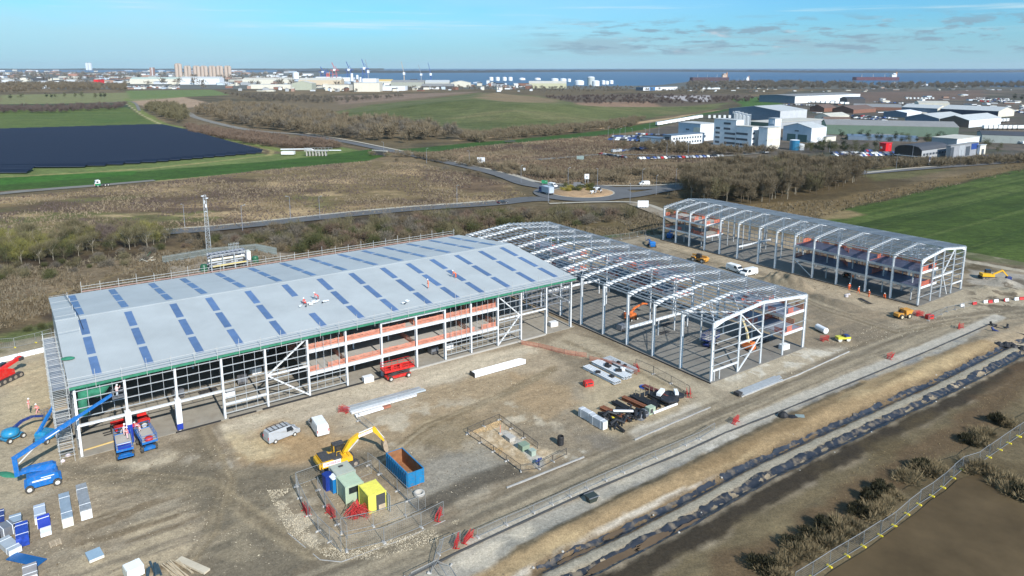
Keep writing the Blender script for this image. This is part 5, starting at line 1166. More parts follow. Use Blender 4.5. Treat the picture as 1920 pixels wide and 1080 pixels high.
person('worker in red and white in the teal boom lift basket', G(50, 790)+Vector((.2,.6,1.75)), R(40), 'stand', STR, (.66,.4,.36))
person('worker in red and white walking across the yard near the scaffold', G(71, 776), R(250), 'walk', STR, (.6,.3,.3))
person('road worker standing beside the white and green lorry', G(178, 352), R(10), 'stand', (.7,.3,.2), (.1,.1,.12))
# ================================================================ FENCES, BARRIERS, STACKED MATERIAL
M_wire = mat('fence_wire', (.30,.31,.31), .45, .3, .1, 2); M_block = mat('fence_foot_concrete', (.36,.35,.33), .9, var=.2, scale=2)
def resample(pts, step):
    P = [Vector(p) for p in pts]; out = []; 
    for p, q in zip(P[:-1], P[1:]):
        n = max(1, round((q-p).length/step)); out += [(p+(q-p)*i/n, p+(q-p)*(i+1)/n) for i in range(n)]
    return out
def panel_proto(h=2.0, foot=None, dark=False, L=3.45):
    t = thing('fence_panel', '', 'fence panel'); b = MB(); m = M_wire if not dark else M_dark
    for z in (.12, h): b.bar((-L/2,0,z), (L/2,0,z), .05)
    for x in (-L/2, L/2): b.bar((x,0,0), (x,0,h+.02), .05)
    b.build('frame', m, t); b = MB()
    for k in range(1, 18): b.bar((-L/2+L*k/18,0,.12), (-L/2+L*k/18,0,h), .007)
    for k in range(1, 7): b.bar((-L/2,0,.12+(h-.12)*k/7), (L/2,0,.12+(h-.12)*k/7), .007)
    b.build('mesh', m, t); b = MB(); b.hexa([(-L/2-.14,-.36,0),(-L/2+.14,-.36,0),(-L/2+.14,.36,0),(-L/2-.14,.36,0),(-L/2-.09,-.3,.15),(-L/2+.09,-.3,.15),(-L/2+.09,.3,.15),(-L/2-.09,.3,.15)])
    b.build('foot', foot or M_block, t); return t
PROTO = {}
def fence(pts, label, group, foot=None, h=2.0, step=3.5, dark=False, px=True, tilt=.03):
    key = (h, foot.name if foot else '', dark)
    for a, c in resample([G(*p) for p in pts] if px else pts, step):
        d = c-a; rz = math.atan2(d.y, d.x); mid = (a+c)/2; mid.z = .05
        if key not in PROTO: PROTO[key] = o = panel_proto(h, foot, dark); o.location = mid
        else: o = dup(PROTO[key], mid)
        o.rotation_euler = (random.uniform(-tilt, tilt), 0, rz+random.uniform(-.02, .02)); o.scale = (d.length/3.45, 1, 1); o['label'] = label; o['group'] = group
G_l = 'mesh fence panels round the cabins'
fence([(555,914),(562,935),(578,968),(597,997),(618,1018),(640,1036)], 'mesh fence panel in the outer curved run left of the cabins', 'outer fence run left of the cabins')
fence([(597,920),(610,950),(632,985),(652,1012)], 'mesh fence panel in the inner run left of the cabins', 'inner fence run left of the cabins')
fence([(556,912),(612,892)], 'mesh fence panel leading up to the portable toilets', 'fence up to the toilets')
fence([(640,1001),(700,988),(760,968),(798,955)], 'mesh fence panel in the inner run below the yellow store', 'inner fence run below the store')
fence([(650,1034),(720,1018),(790,990),(832,968)], 'mesh fence panel in the outer run below the yellow store', 'outer fence run below the store')
fence([(690,874),(712,890),(745,922),(785,960)], 'mesh fence panel along the near side of the blue container', 'fence beside the blue container')
fence([(664,902),(697,889)], 'mesh fence panel between the grey green cabin and the container', 'fence behind the cabins')
fence([(877,813),(936,788),(982,822),(1008,842)], 'dark mesh fence panel round the far side of the gravel plot', 'fence behind the gravel plot', dark=True, h=1.0)
fence([(877,815),(925,848),(976,884),(1010,880),(1062,853)], 'dark mesh fence panel round the near side of the gravel plot', 'fence before the gravel plot', dark=True, h=1.0)
fence([(895,1008),(1000,962),(1100,917),(1200,872),(1310,824),(1340,806)], 'low mesh fence panel in the long run along the haul road', 'low fence along the haul road', h=1.1)
fence([(1192,688),(1225,702),(1258,720),(1292,740)], 'dark mesh fence panel behind the stacked steel and pipes', 'fence behind the material store', dark=True, h=1.5)
fence([(560,790),(640,765)], 'x', 'x') if False else None
fence([(672,790),(700,812)], 'mesh fence panel standing by the excavator boom', 'fence panels by the excavator boom', h=1.3)
FEET = [(1490,1105),(1522,1084),(1555,1063),(1588,1043),(1618,1025),(1650,1005),(1677,987),(1701,965),(1723,947),(1747,931),(1768,915),(1787,897),(1804,882),(1835,872),(1854,858),(1874,844),(1892,832),(1910,819),(1935,802),(1965,784)]
fence(FEET, 'galvanised mesh fence panel with a yellow foot along the muddy pond', 'fence with yellow feet along the pond', M_yellow, step=20)
fence([(-110,664),(-40,657),(28,652),(67,643),(98,634)], 'mesh fence panel with a yellow foot behind the white barrier at left', 'fence with yellow feet at the left edge', M_yellow, step=5)
fence([(1740,602),(1775,585),(1820,574)], 'mesh fence panel on the bend below the far frame', 'fence on the bend', h=1.2)
fence([(1620,705),(1560,712)], 'x', 'x') if False else None
fence([(1100,457),(1180,447),(1240,436)], 'low mesh fence panel on the grass behind the middle frame', 'fence behind the middle frame', h=1.8)
# loose ends of fencing by the entrance kerb, near the bottom edge
for i, (p, q, lab) in enumerate((((806,1076),(818,1030),'mesh panel leaning outwards at the near end of the haul road fence'), ((845,1062),(862,1088),'mesh panel hanging over the kerb below the red barriers'), ((823,1040),(862,1022),'mesh panel standing beside the two red barriers'), ((760,1085),(810,1060),'mesh panel lying low at the bottom edge of the road'))):
    a, c = G(*p), G(*q); o = dup(PROTO[(2.0,'',False)], (a+c)/2, math.atan2((c-a).y, (c-a).x), lab); o.rotation_euler.x = (.5,.9,.1,.7)[i]; o.scale = ((c-a).length/3.45, 1, 1); o['group'] = 'loose fence panels'
# orange netting fence
def netfence(px, label, h=1.1):
    P = [G(*p) for p in px]; t = thing('netting_fence', label, 'fence', P[0]); Q = [p-P[0] for p in P]
    b = MB()
    for a, c in resample(Q, 1.2):
        sg = random.uniform(-.12, .05)
        for k in range(5): z = .12+k*h/5.5; b.bar((a.x,a.y,z+random.uniform(-.03,.03)), (c.x,c.y,z+sg), .02, .1)
    b.build('netting', M_orange, t); b = MB()
    for a, c in resample(Q, 2.6): b.bar((a.x,a.y,0), (a.x+random.uniform(-.1,.1),a.y,h+.15), .05)
    b.build('posts', M_dark, t)
netfence([(977,646),(1010,652),(1058,664),(1100,671)], 'orange netting fence from the shed corner across the track')
netfence([(1105,676),(1150,686),(1195,703)], 'orange netting fence along the track towards the middle frame')
# red pedestrian barriers
def barrier_proto():
    t = thing('barrier', '', 'barrier'); b = MB(); w, h = 1.9, 1.0
    b.bar((-w/2,0,h), (w/2,0,h), .055); b.bar((-w/2,0,.18), (w/2,0,.18), .055); b.bar((-w/2,0,.6), (w/2,0,.6), .05)
    for k in range(11): b.bar((-w/2+w*k/10,0,.18), (-w/2+w*k/10,0,h), .03)
    b.build('panel', M_barrier, t); b = MB()
    for x in (-.7, .7): b.box(x-.06, x+.06, -.3, .3, 0, .06)
    b.build('feet', M_barrier, t); return t
BP = None
def barriers(px, n, label, group, rz=0, spread=.35, tilt=.12, z=0.05, step=None):
    global BP
    for i in range(n):
        c = G(*px)+Vector((math.cos(rz+1.57)*(i-(n-1)/2)*spread, math.sin(rz+1.57)*(i-(n-1)/2)*spread, z))
        if step: c = G(*px)+Vector((math.cos(rz)*(i-(n-1)/2)*step, math.sin(rz)*(i-(n-1)/2)*step, z))
        if BP is None: BP = o = barrier_proto(); o.location = c
        else: o = dup(BP, c)
        o.rotation_euler = (random.uniform(-tilt, tilt), 0, rz+random.uniform(-.25, .25)); o['label'] = label; o['group'] = group
for px, n, lab, rz, sp, ti in (((574,962),2,'red barrier in the gap of the outer curved fence',R(125),.3,.2),((620,966),2,'red barrier in the gap of the inner curved fence',R(125),.3,.2),((822,972),2,'red barrier by the white post at the end of the lower fence',R(70),.35,.2),
    ((857,1022),2,'red barrier beside the haul road near the bottom, left bunch',R(80),.25,.15),((876,1014),2,'red barrier beside the haul road near the bottom, right bunch',R(70),.3,.25),((1291,742),2,'red barrier at the corner behind the black pipes',R(85),.5,.1),
    ((1194,694),2,'dark red barrier behind the stacked steel beams',R(100),.2,.05),((1379,793),2,'red barrier on the concrete strip, nearest the gravel heap',R(40),.3,.2),((1670,672),2,'red barrier on the concrete strip below the far frame',R(40),.3,.25),
    ((1800,616),2,'red barrier on the concrete strip at the far end of the road',R(40),.3,.2),((644,774),2,'red barrier lying at the end of the purlin bundles',R(150),.3,.5),((1546,639),2,'red barrier beside the small yellow roller',R(20),.3,.3),((1722,592),4,'red barrier folded beside the amber dumper',R(20),.3,.3)):
    barriers(px, n, lab, lab.replace('red barrier', 'red barriers', 1).replace('dark ', ''), rz, sp, ti)
for i in range(9):
    a = i*.7; c = G(673, 968)+Vector((random.uniform(-.5,.5), random.uniform(-.5,.5), .05+.1*i)); o = dup(BP, c); o.rotation_euler = (random.uniform(-1.0,1.0), random.uniform(-.9,.9), random.uniform(0,6.3)); o['label'] = 'red barrier thrown on the heap between the cabins'; o['group'] = 'heap of red barriers'
def cab_red(px, label):
    t = thing('generator', label, 'generator', G(*px), R(20)); b = MB(); b.box(-.8,.8,-.5,.5,.1,.95); b.build('body', M_plant_r, t); b = MB(); b.box(-.75,.75,-.45,.45,.95,1.05); b.build('lid', M_barrier, t); b = MB(); b.box(-.7,-.5,-.55,-.5,.3,.8); b.box(-.3,.6,-.53,-.5,.55,.8); b.build('vent', M_dark, t)
cab_red((1742,598), 'small red generator on the ground by the amber dumper'); cab_red((1103,724), 'small red generator beside the stacked steel beams')
# white and red barrier blocks
def blocks(px, group, label, m, dims=(1.5,.45,.75), gap=.1, n=None):
    P = resample([G(*p) for p in px], dims[0]+gap); proto = None
    for i, (a, c) in enumerate(P):
        d = c-a; rz = math.atan2(d.y, d.x); loc = (a+c)/2
        if proto is None:
            b = MB(); L, w, h = dims; b.prism([(-w/2,0),(-w/2,.15),(-w/4,h*.5),(-w/5,h),(w/5,h),(w/4,h*.5),(w/2,.15),(w/2,0)], -L/2, L/2); proto = o = b.build('barrier_block', m)
        else: o = proto.copy(); COL.objects.link(o)
        o.location = loc; o.rotation_euler.z = rz-math.pi/2; tag(o, label, 'barrier', group)
blocks([(-160,703),(0,680),(98,656)], 'white barrier blocks at the left edge', 'white barrier block in the row before the left mesh fence', M_whitep, (2.8,.5,.95), .05)
blocks([(1792,577),(1838,569),(1915,562),(1990,556)], 'white barrier blocks on the bend', 'white barrier block on the bend right of the far frame', M_whitep, (1.2,.4,.7), 2.2)
blocks([(1812,573),(1900,563),(1960,559)], 'red barrier blocks on the bend', 'red barrier block on the bend right of the far frame', M_barrier, (1.2,.4,.7), 4.5)
# kerb edging lines
def edging(name, px, w, h, m, label=None):
    P = [G(*p) for p in px]; b = MB()
    for p, q in zip(P[:-1], P[1:]): b.bar((p.x,p.y,h/2), (q.x,q.y,h/2), w, h)
    return struct(b.build(name, m))
M_kd = mat('dark_kerb', (.05,.05,.05), .8)
edging('kerb', [(770,1082),(853,1040),(960,990),(1100,925),(1280,850),(1360,813),(1460,774),(1610,713),(1750,655),(1857,608)], .16, .22, M_kd)
edging('kerb', [(950,916),(1030,884),(1095,858)], .2, .2, M_block); edging('kerb', [(1190,826),(1260,795),(1332,765)], .2, .2, M_block); edging('kerb', [(1390,745),(1500,702),(1592,660)], .2, .18, M_block); edging('kerb', [(1860,612),(1895,622),(1935,632)], .2, .2, M_kd)
edging('kerb', [(540,1000),(600,1050),(640,1054),(760,1010),(835,976)], .1, .06, M_block)
# ---------------------------------------------------------------- stacks
def stack(name, label, cat, u, v, rz=0., group=None): return thing(name, label, cat, W(u, v, .05), UA+rz, group)
def pack(label, u, v, L, w, h, m_top, m_end=None, rz=R(90), bands=True, bearers=True):
    t = stack('panel_pack', label, 'panel pack', u, v, rz); b = MB(); n = max(2, int(h/.16))
    for i in range(n): o = random.uniform(-.03,.03); b.box(-L/2+o, L/2+o, -w/2, w/2, .12+h*i/n, .12+h*(i+1)/n-.012)
    b.build('panels', m_top, t)
    if m_end:
        b = MB(); b.box(-L/2-.06, -L/2-.04+.0, -w/2, w/2, .12, .12+h*.9); b.build('end_cover', m_end, t)
    if bearers:
        b = MB()
        for x in (-L*.38, 0, L*.38): b.box(x-.06, x+.06, -w/2, w/2, 0, .12)
        b.build('bearers', M_board, t)
    if bands:
        b = MB()
        for x in (-L*.3, L*.3): b.box(x-.04, x+.04, -w/2-.02, w/2+.02, .1, .12+h+.015)
        b.build('bands', M_whitep, t)
    return t
M_pgrey = mat('grey_wrapped_panel', (.24,.30,.355), .4, var=.2, scale=.8); M_psil = mat('silver_wrapped_panel', (.33,.35,.37), .3, .3, .25, 1.5); M_cream = mat('cream_panel_edge', (.66,.64,.54), .6); M_bluew = mat('blue_wrapped_panel', (.02,.06,.36), .4, var=.5, scale=2.5)
def at(px): g = G(*px); return g.x*UX+g.y*UY, -g.x*UY+g.y*UX
pack('long grey panel pack with a cream end, left of the two wrapped packs', 1.0, 98.2, 6.3, 1.15, 1.3, M_pgrey, M_cream)
pack('long silver wrapped panel pack with a white end, right of the pair', 3.0, 98.9, 6.8, 1.2, 1.35, M_psil, M_whitep)
pack('grey panel pack behind the blue wrapped stack', -4.2, 98.6, 2.6, 1.2, 1.1, M_pgrey)
pack('blue wrapped panel stack with white stripes and white feet', -3.6, 95.6, 3.4, 1.25, 1.25, M_bluew, M_bluew)
pack('pale grey panel pack behind the upright blue panel', -1.7, 99.4, 3.2, 1.2, .9, mat('pale_panel', (.38,.43,.50), .4, var=.08), M_cream)
pack('low pale panel lying flat before the upright blue panel', -1.3, 95.4, 1.7, 1.1, .25, M_whitep)
t = stack('panel', 'blue panel with a white edge standing upright between pale packs', 'panel', -1.4, 96.9, R(4)); b = MB(); b.hexa([(-.65,-.1,0),(.65,-.1,0),(.65,.05,0),(-.65,.05,0),(-.65,.15,1.5),(.65,.15,1.5),(.65,.3,1.5),(-.65,.3,1.5)]); b.build('sheet', M_blue, t); b = MB(); b.bar((-.66,.0,0), (-.66,.2,1.52), .06); b.bar((-.6,.13,1.2),(.6,.13,1.2),.08); b.build('edge_strip', M_whitep, t)
pack('dark boxed pack beside the blue wrapped stack at the left edge', *at((12,1003)), 1.6, 1.6, 1.2, M_vgrey, M_black, rz=R(20))
pack('black pack with white straps between the dark box and the blue stack', *at((37,1002)), 1.5, .9, 1.2, M_black, None, rz=R(95))
pack('bundle of grey channels with a white wrapped end at the left edge', *at((18,1030)), 3.4, 1.3, .7, M_galv, M_whitep, rz=R(110))
pack('grey channel bundle on the ground right of the white wrapped end', *at((45,1008)), 2.2, .9, .3, M_galv, None, rz=R(95))
pack('flat blue panel lying on the ground near the left edge', *at((50,1052)), 4.4, 1.3, .12, mat('flat_blue_panel', (.01,.09,.26), .4), None, rz=R(-50), bands=False)
pack('grey and brown pack under the flat blue panel at the bottom edge', *at((58,1085)), 2.4, 1.3, 1.0, mat('brown_grey_pack', (.30,.28,.27), .6, var=.3), M_whitep, rz=R(90))
pack('small square grey sheet pack alone in the yard', *at((178,1045)), 1.9, 1.5, .35, mat('blue_grey_sheet', (.26,.36,.44), .45, var=.1), M_cream, rz=R(98), bands=False)
pack('dark purple board at the left edge above the black pack', *at((-4,975)), 2.2, 1.4, .6, M_plant_n, None, rz=R(90))
pack('long light timber board on bearers at the bottom edge', *at((362,1064)), 4.6, .8, .25, mat('light_board', (.46,.40,.30), .8), None, rz=R(-62), bands=False)
pack('white and cream goods pack with black wrapping at the bottom edge', *at((252,1078)), 1.7, 1.6, 1.1, M_whitep, M_cream, rz=R(10))
t = stack('pallet', 'bare wooden pallet lying between the packs', 'pallet', *at((104,1020)), R(5)); b = MB()
for k in range(5): b.box(-.6,.6,-.55+k*.26,-.43+k*.26,.1,.13)
b.build('deck', M_board, t); b = MB()
for x in (-.55,0,.45): b.box(x,x+.1,-.55,.6,0,.1)
b.build('runners', M_board, t)
t = stack('timber_pile', 'loose pile of timber lengths beside the long light board', 'timber', *at((335,1072)), R(-72)); b = MB()
for k in range(16): y = random.uniform(-.8,.8); z = .05+random.random()*.35; a = random.uniform(-.1,.1); b.bar((-1.9+random.uniform(-.4,.4),y,z), (1.9,y+a*3,z), .09, .06)
b.build('planks', mat('weathered_timber', (.42,.34,.23), .85, var=.3, scale=2), t)
t = stack('steel_offcuts', 'dark painted steel brackets lying left of the timber', 'steel', *at((290,1076)), R(80)); b = MB()
for k in range(7): x = random.uniform(-1,1); y = random.uniform(-.7,.7); a = random.uniform(-.5,.5); b.bar((x-1.1,y,.1+.1*k), (x+1.1,y+a,.1+.1*k), .22, .12)
b.build('brackets', mat('dark_green_steel', (.04,.07,.09), .5, var=.4, scale=2), t)
for i, px in enumerate(((128,855),(118,866))):
    t = thing('dust_sheet', ('pink white plastic bag on the ground near the shed corner', 'smaller white plastic bag on the ground near the shed corner')[i], 'bag', G(*px)); b = MB(); b.lathe((0,0,0), [(.32-.06*i,0),(.38-.06*i,.15),(.2,.34),(.04,.4)], 9); b.build('bag', mat('bag_plastic', (.7,.62,.66), .5), t); b = MB(); b.lathe((0,0,.38), [(.04,0),(.08,.05),(.03,.09)], 7); b.build('knot', M_whitep, t)
t = thing('netting_heap', 'heap of green netting on the ground at the left edge', 'netting', G(12, 890), R(-20)); b = MB(); b.lathe((0,0,0), [(1.3,0),(1.0,.12),(.5,.2),(.05,.22)], 12); b.lathe((.9,.1,0), [(.9,0),(.6,.14),(.05,.2)], 9); b.build('cloth', M_green, t); t.scale = (1.3,.5,1)
t = thing('netting_heap', 'patch of green netting lying on the left end of the shed roof', 'netting', roofp(127, 672), R(10)); b = MB(); b.lathe((0,0,0), [(.9,0),(.7,.1),(.3,.2),(.04,.22)], 11); b.build('cloth', M_green, t); t.scale = (1.1,.8,1)
for lab, px, n in (('white fixings spread on the roof beside the kneeling worker', (600,566), 9), ('white fixings on the roof left of the kneeling worker', (569,573), 4), ('white roll and black tool on the roof near the front eaves', (754,568), 3)):
    t = thing('roof_fixings', lab, 'fixings', roofp(*px), UA)
    b = MB()
    for k in range(n): x, y = random.uniform(-1.5,1.5), random.uniform(-.5,.5); b.cbox((x,y,.2+y*.1), (.7,.3,.16), random.random())
    b.build('strips', M_whitep, t); b = MB(); b.cbox((.2,-.8,.1), (.25,.2,.2)); b.build('tool', M_black, t)
# cladding channels, purlin bundles
t = stack('channel_bundle', 'long bundle of white cladding channels on the dirt before the shed', 'channels', 69.9, 103.6, R(-1)); 
for k in range(4):
    b = MB(); y = -.75+k*.42; b.prism([(-1,0),(-1,.1),(1,.1),(1,0)], y, y) if False else None
    b.box(-5.6+k*.15, 5.6-k*.1, y-.19, y+.19, .1, .16); b.box(-5.6+k*.15, 5.6-k*.1, y-.19, y-.16, .16, 1.0-.06*k); b.box(-5.6+k*.15, 5.6-k*.1, y+.12, y+.15, .16, .9-.06*k); b.box(-5.5, 5.4, y-.16, y+.12, .82-.06*k, .86-.06*k); b.build('channel', M_whitep, t)
b = MB(); b.box(-5.7,-5.55,-.95,.7,.1,.9); b.build('end_cap', M_dark, t)
for i, (u, v, L, lab, m) in enumerate(((47.2,104.6,14.2,'long bundle of galvanised purlins, farthest of the three rows', M_galv),(47.6,103.6,14.0,'long bundle of galvanised purlins in the middle of three rows', mat('bright_galvanised', (.50,.56,.60), .4, .3, .1, 2)),(46.6,102.7,12.0,'long bundle of pale purlins in the nearest of three rows', M_steel))):
    t = stack('purlin_bundle', lab, 'purlins', u, v, R(-1)); b = MB()
    for k in range(4): y = -.3+k*.2; b.box(-L/2+random.random()*.5, L/2-random.random()*.5, y-.07, y-.05, .1, .38); b.box(-L/2, L/2-.2, y-.07, y+.06, .36, .38); b.box(-L/2, L/2-.3, y-.07, y+.06, .1, .12)
    b.build('purlins', m, t); b = MB()
    for x in (-L*.4,-L*.15,L*.1,L*.38): b.box(x-.06,x+.06,-.45,.45,0,.1)
    b.build('bearers', M_board, t)
t = stack('board_bundle', 'short bundle of white boards with a red brown end by the purlins', 'boards', 44.0, 101.4, R(1)); b = MB()
for k in range(4): b.box(-3.2,1.6,-.3+k*.16,-.17+k*.16,.08,.4)
b.build('boards', M_whitep, t); b = MB(); b.box(1.62,3.0,-.3,.3,.08,.36); b.build('red_board', mat('red_brown_board', (.34,.13,.08), .8), t)
t = stack('purlin_bundle', 'loose galvanised sheets lying along the haul road before the middle frame', 'purlins', *at((1430,722)), R(0)); b = MB()
for k in range(6): b.box(-7+random.random(), 6-random.random()*2, -.9+k*.3, -.68+k*.3, .06, .14+random.random()*.12)
b.build('sheets', M_galv, t); b = MB(); b.box(-7.4,-6.4,-.6,.5,.05,.6); b.build('end_cover', M_dark, t)
# steel beams
def beams(label, u, v, L, n, m, h=.45, rz=R(90), wd=.34, end=M_whitep, junk=2):
    t = stack('beam_stack', label, 'steel beams', u, v, rz)
    for k in range(n):
        b = MB(); y = (k-(n-1)/2)*(wd+.08); ibeam(b, (-L/2+random.uniform(-.15,.15), y, .12+h/2), (L/2, y, .12+h/2), h, wd, .03, (0,0,1)); b.build('beam', m, t)
    b = MB()
    for x in (-L*.35, L*.3): b.box(x-.08, x+.08, -n*(wd+.08)/2, n*(wd+.08)/2, 0, .12)
    b.build('bearers', M_board, t)
    if junk:
        b = MB()
        for k in range(junk): b.cbox((random.uniform(-L*.3,L*.3), random.uniform(-.5,.5), .12+h+.2), (random.uniform(.5,1.2), random.uniform(.4,.9), .35), random.random())
        b.build('black_fittings', M_black, t)
beams('stack of pale steel beams nearest the red generator', 83.6, 90.4, 8.5, 4, M_steel)
beams('stack of pale steel beams in the middle of three rows', 86.6, 91.0, 8.8, 5, M_steel, junk=3)
beams('stack of pale steel beams farthest from the red generator', 89.4, 91.6, 7.6, 5, mat('dull_primed_steel', (.46,.48,.49), .5, .1, .15), junk=2)
t = thing('sack_heap', 'white bulk sacks heaped behind the pale beams', 'sacks', G(1162, 698)); b = MB()
for k in range(6): b.lathe((random.uniform(-1.1,1.1), random.uniform(-.6,.6), 0), [(.4,0),(.48,.3),(.35,.6),(.1,.7)], 9)
b.build('sacks', M_whitep, t); b = MB(); b.box(-1.2,1.2,-.8,-.2,.0,.1); b.build('pallet', M_board, t)
t = thing('cable_drum', 'flat blue coil on the sand beside the pale beams', 'coil', G(1207, 727)); b = MB(); b.lathe((0,0,0), [(.45,.0),(.75,.02),(.8,.18),(.7,.3),(.4,.26)], 18); b.build('coil', mat('blue_pipe', (.01,.09,.40), .5), t); b = MB(); b.lathe((0,0,0), [(.3,0),(.3,.2),(.05,.22)], 10); b.build('core', M_black, t)
for i, (px, lab) in enumerate((((1100,786),'grey wrapped block pack, left of the pair at the material store'), ((1122,800),'grey wrapped block pack with a cream end, right of the pair'))):
    u, v = at(px); t = pack(lab, u, v, 2.9, 1.0, 1.35, mat('wrapped_blocks', (.44,.46,.48), .45, var=.15, scale=1.5), M_cream, rz=R(90)+R(2))
M_rust = mat('rusty_beam', (.20,.075,.035), .8, var=.4, scale=1.2); M_pipe = mat('black_pipe', (.018,.018,.02), .45, var=.3)
def pipes(label, px, L, n, m, r=.14, rz=R(90), layers=2):
    u, v = at(px); t = stack('pipe_bundle', label, 'pipes', u, v, rz); b = MB()
    for l in range(layers):
        for k in range(n-l): y = (k-(n-1-l)/2)*r*2.1; o = random.uniform(-.25,.25); b.tube([(-L/2+o,y,r+.05+l*r*1.8), (L/2+o,y,r+.05+l*r*1.8)], r, 8)
    b.build('pipes', m, t); b = MB()
    for x in (-L*.3, L*.3): b.box(x-.05, x+.05, -n*r*1.1, n*r*1.1, 0, .06)
    b.build('bearers', M_board, t)
beams('rusty steel beams left of the black pipes', *at((1152,779)), 5.6, 3, M_rust, .4, R(96), .3, junk=0)
pipes('black pipe bundle between the rusty beams', (1172,768), 5.2, 5, M_pipe)
beams('long rusty beam lying across the middle of the black pipes', *at((1195,762)), 6.4, 2, M_rust, .5, R(95), .4, junk=0)
pipes('black pipe bundle behind the long rusty beam', (1208,756), 5.4, 6, M_pipe, .16)
pipes('black pipe bundle at the right end of the store', (1240,752), 4.6, 6, M_pipe, .17)
beams('dark red beams behind the black pipes', *at((1232,738)), 6.0, 3, mat('dark_red_steel', (.13,.04,.035), .7, var=.3), .4, R(97), .3, junk=0)
t = thing('stillage', 'steel stillage frames standing among the black pipes', 'stillage', G(1208, 744), UA); b = MB()
for k in range(4):
    x = -1.6+k*1.1
    for y in (-.5,.5): b.bar((x,y,0), (x,y,1.5), .07)
    b.bar((x,-.5,1.5), (x,.5,1.5), .07)
b.bar((-1.6,-.5,.3),(1.7,-.5,.3),.07); b.bar((-1.6,.5,.3),(1.7,.5,.3),.07); b.build('posts', mat('rust_tan_steel', (.36,.28,.18), .7, var=.3), t); b = MB(); b.box(-1.5,1.6,-.45,.45,.35,.6); b.build('load', M_pipe, t)
t = thing('pipe_heap', 'heap of black pipe bends and wrap at the front of the store', 'pipes', G(1166, 787), UA); t.scale = (1.3,1.5,1.4); b = MB()
for k in range(26):
    x, y = random.uniform(-2.6,2.8), random.uniform(-1.2,1.2); a = random.uniform(0,3.1); z = .15+random.random()*.5; l = random.uniform(.4,1.2); b.tube([(x-math.cos(a)*l,y-math.sin(a)*l,z), (x,y,z+.25), (x+math.cos(a+.8)*l,y+math.sin(a+.8)*l,z)], random.uniform(.09,.2), 7)
b.build('bends', M_pipe, t); b = MB(); b.lathe((2.0,-.9,0), [(.6,0),(.65,.3),(.4,.6),(.1,.66)], 9); b.lathe((3.0,-.6,0), [(.6,0),(.7,.35),(.3,.7),(.1,.72)], 9); b.build('grey_sacks', M_vgrey, t); b = MB(); b.tube([(-.6,.8,.9),(1.2,-.6,1.0)], .14, 8); b.build('white_pipe', M_whitep, t)
t = thing('pipe_heap', 'heap of black pipe coils at the far corner of the store', 'pipes', G(1256, 750), UA); t.scale = (1.4,1.5,1.6); b = MB()
for k in range(9):
    x, y = random.uniform(-1.4,1.4), random.uniform(-.8,.8); b.lathe((x,y,.1*k*.6), [(.45,.0),(.75,.02),(.8,.14),(.7,.22),(.45,.2)], 14)
b.build('coils', M_pipe, t); b = MB(); b.cbox((-.6,.9,.7), (1.6,.5,.3), .4); b.cbox((.8,-.2,.8), (1.0,.4,.3), .9); b.build('white_wrap', M_whitep, t)
t = thing('white_tube', 'long white tube along the front edge of the material store', 'tube', G(1247, 768), UA); b = MB(); b.tube([(-2.8,0,.2),(2.8,0,.2)], .2, 10); b.build('tube', M_whitep, t); b = MB(); b.disc_y((0,0,.2),.01,.01); b.box(-2.9,-2.78,-.2,.2,0,.4); b.build('cap', M_vgrey, t)
t = thing('control_box', 'pale green cabinet with a dark door before the pipes', 'cabinet', G(1219, 775), UA); b = MB(); b.box(-.7,.7,-.5,.5,.05,1.2); b.build('body', M_gcab, t); b = MB(); b.box(-.5,.1,-.53,-.5,.3,1.0); b.build('door', M_dark, t)
t = thing('yellow_pump', 'small bright yellow pump at the front corner of the rusty beams', 'pump', G(1148, 790), R(30)); b = MB(); b.lathe((0,0,0), [(.4,0),(.5,.3),(.3,.7),(.1,.75)], 10); b.build('body', M_yellow, t); b = MB(); b.tube([(.3,0,.4),(.8,.2,.3)], .12, 8); b.build('outlet', M_yellow, t)
# gravel plot fittings
def box_thing(name, label, cat, px, d, m, top=None, rz=UA):
    t = thing(name, label, cat, G(*px), rz); b = MB(); b.box(-d[0]/2,d[0]/2,-d[1]/2,d[1]/2,0,d[2]); o = b.build('body', m, t); bv = o.modifiers.new('b','BEVEL'); bv.width = .03
    b = MB(); b.box(-d[0]/2-.05,d[0]/2+.05,-d[1]/2-.05,d[1]/2+.05,d[2],d[2]+.08); b.build('lid', top or m, t); return t
box_thing('manhole_box', 'pale concrete box with a lid on the gravel plot', 'chamber', (956,825), (1.0,1.4,.6), M_conc2)
M_gbox = mat('green_cabinet', (.20,.26,.19), .6, var=.15)
box_thing('cabinet', 'dull green cabinet in the middle of the gravel plot', 'cabinet', (982,842), (1.3,1.2,.8), M_gbox); box_thing('cabinet', 'smaller green cabinet near the front of the gravel plot', 'cabinet', (998,853), (.8,.8,.75), mat('sage_cabinet', (.30,.36,.30), .6))
t = thing('standpipe', 'orange topped pole at the back of the gravel plot', 'pole', G(938, 815)); b = MB(); b.tube([(0,0,0),(0,0,1.6)], .06, 6); b.build('pole', M_orange, t); b = MB(); b.lathe((0,0,0), [(.3,0),(.25,.3),(.1,.35)], 8); b.build('base', M_conc2, t)
t = thing('stop_valve', 'dark blue valve post at the near end of the gravel plot', 'valve', G(1010, 872), R(20)); b = MB(); b.tube([(0,0,0),(0,0,1.0)], .14, 8); b.build('post', M_plant_n, t); b = MB(); b.tube([(-.45,0,.6),(.45,0,1.0)], .12, 8); b.build('arm', M_plant_n, t)
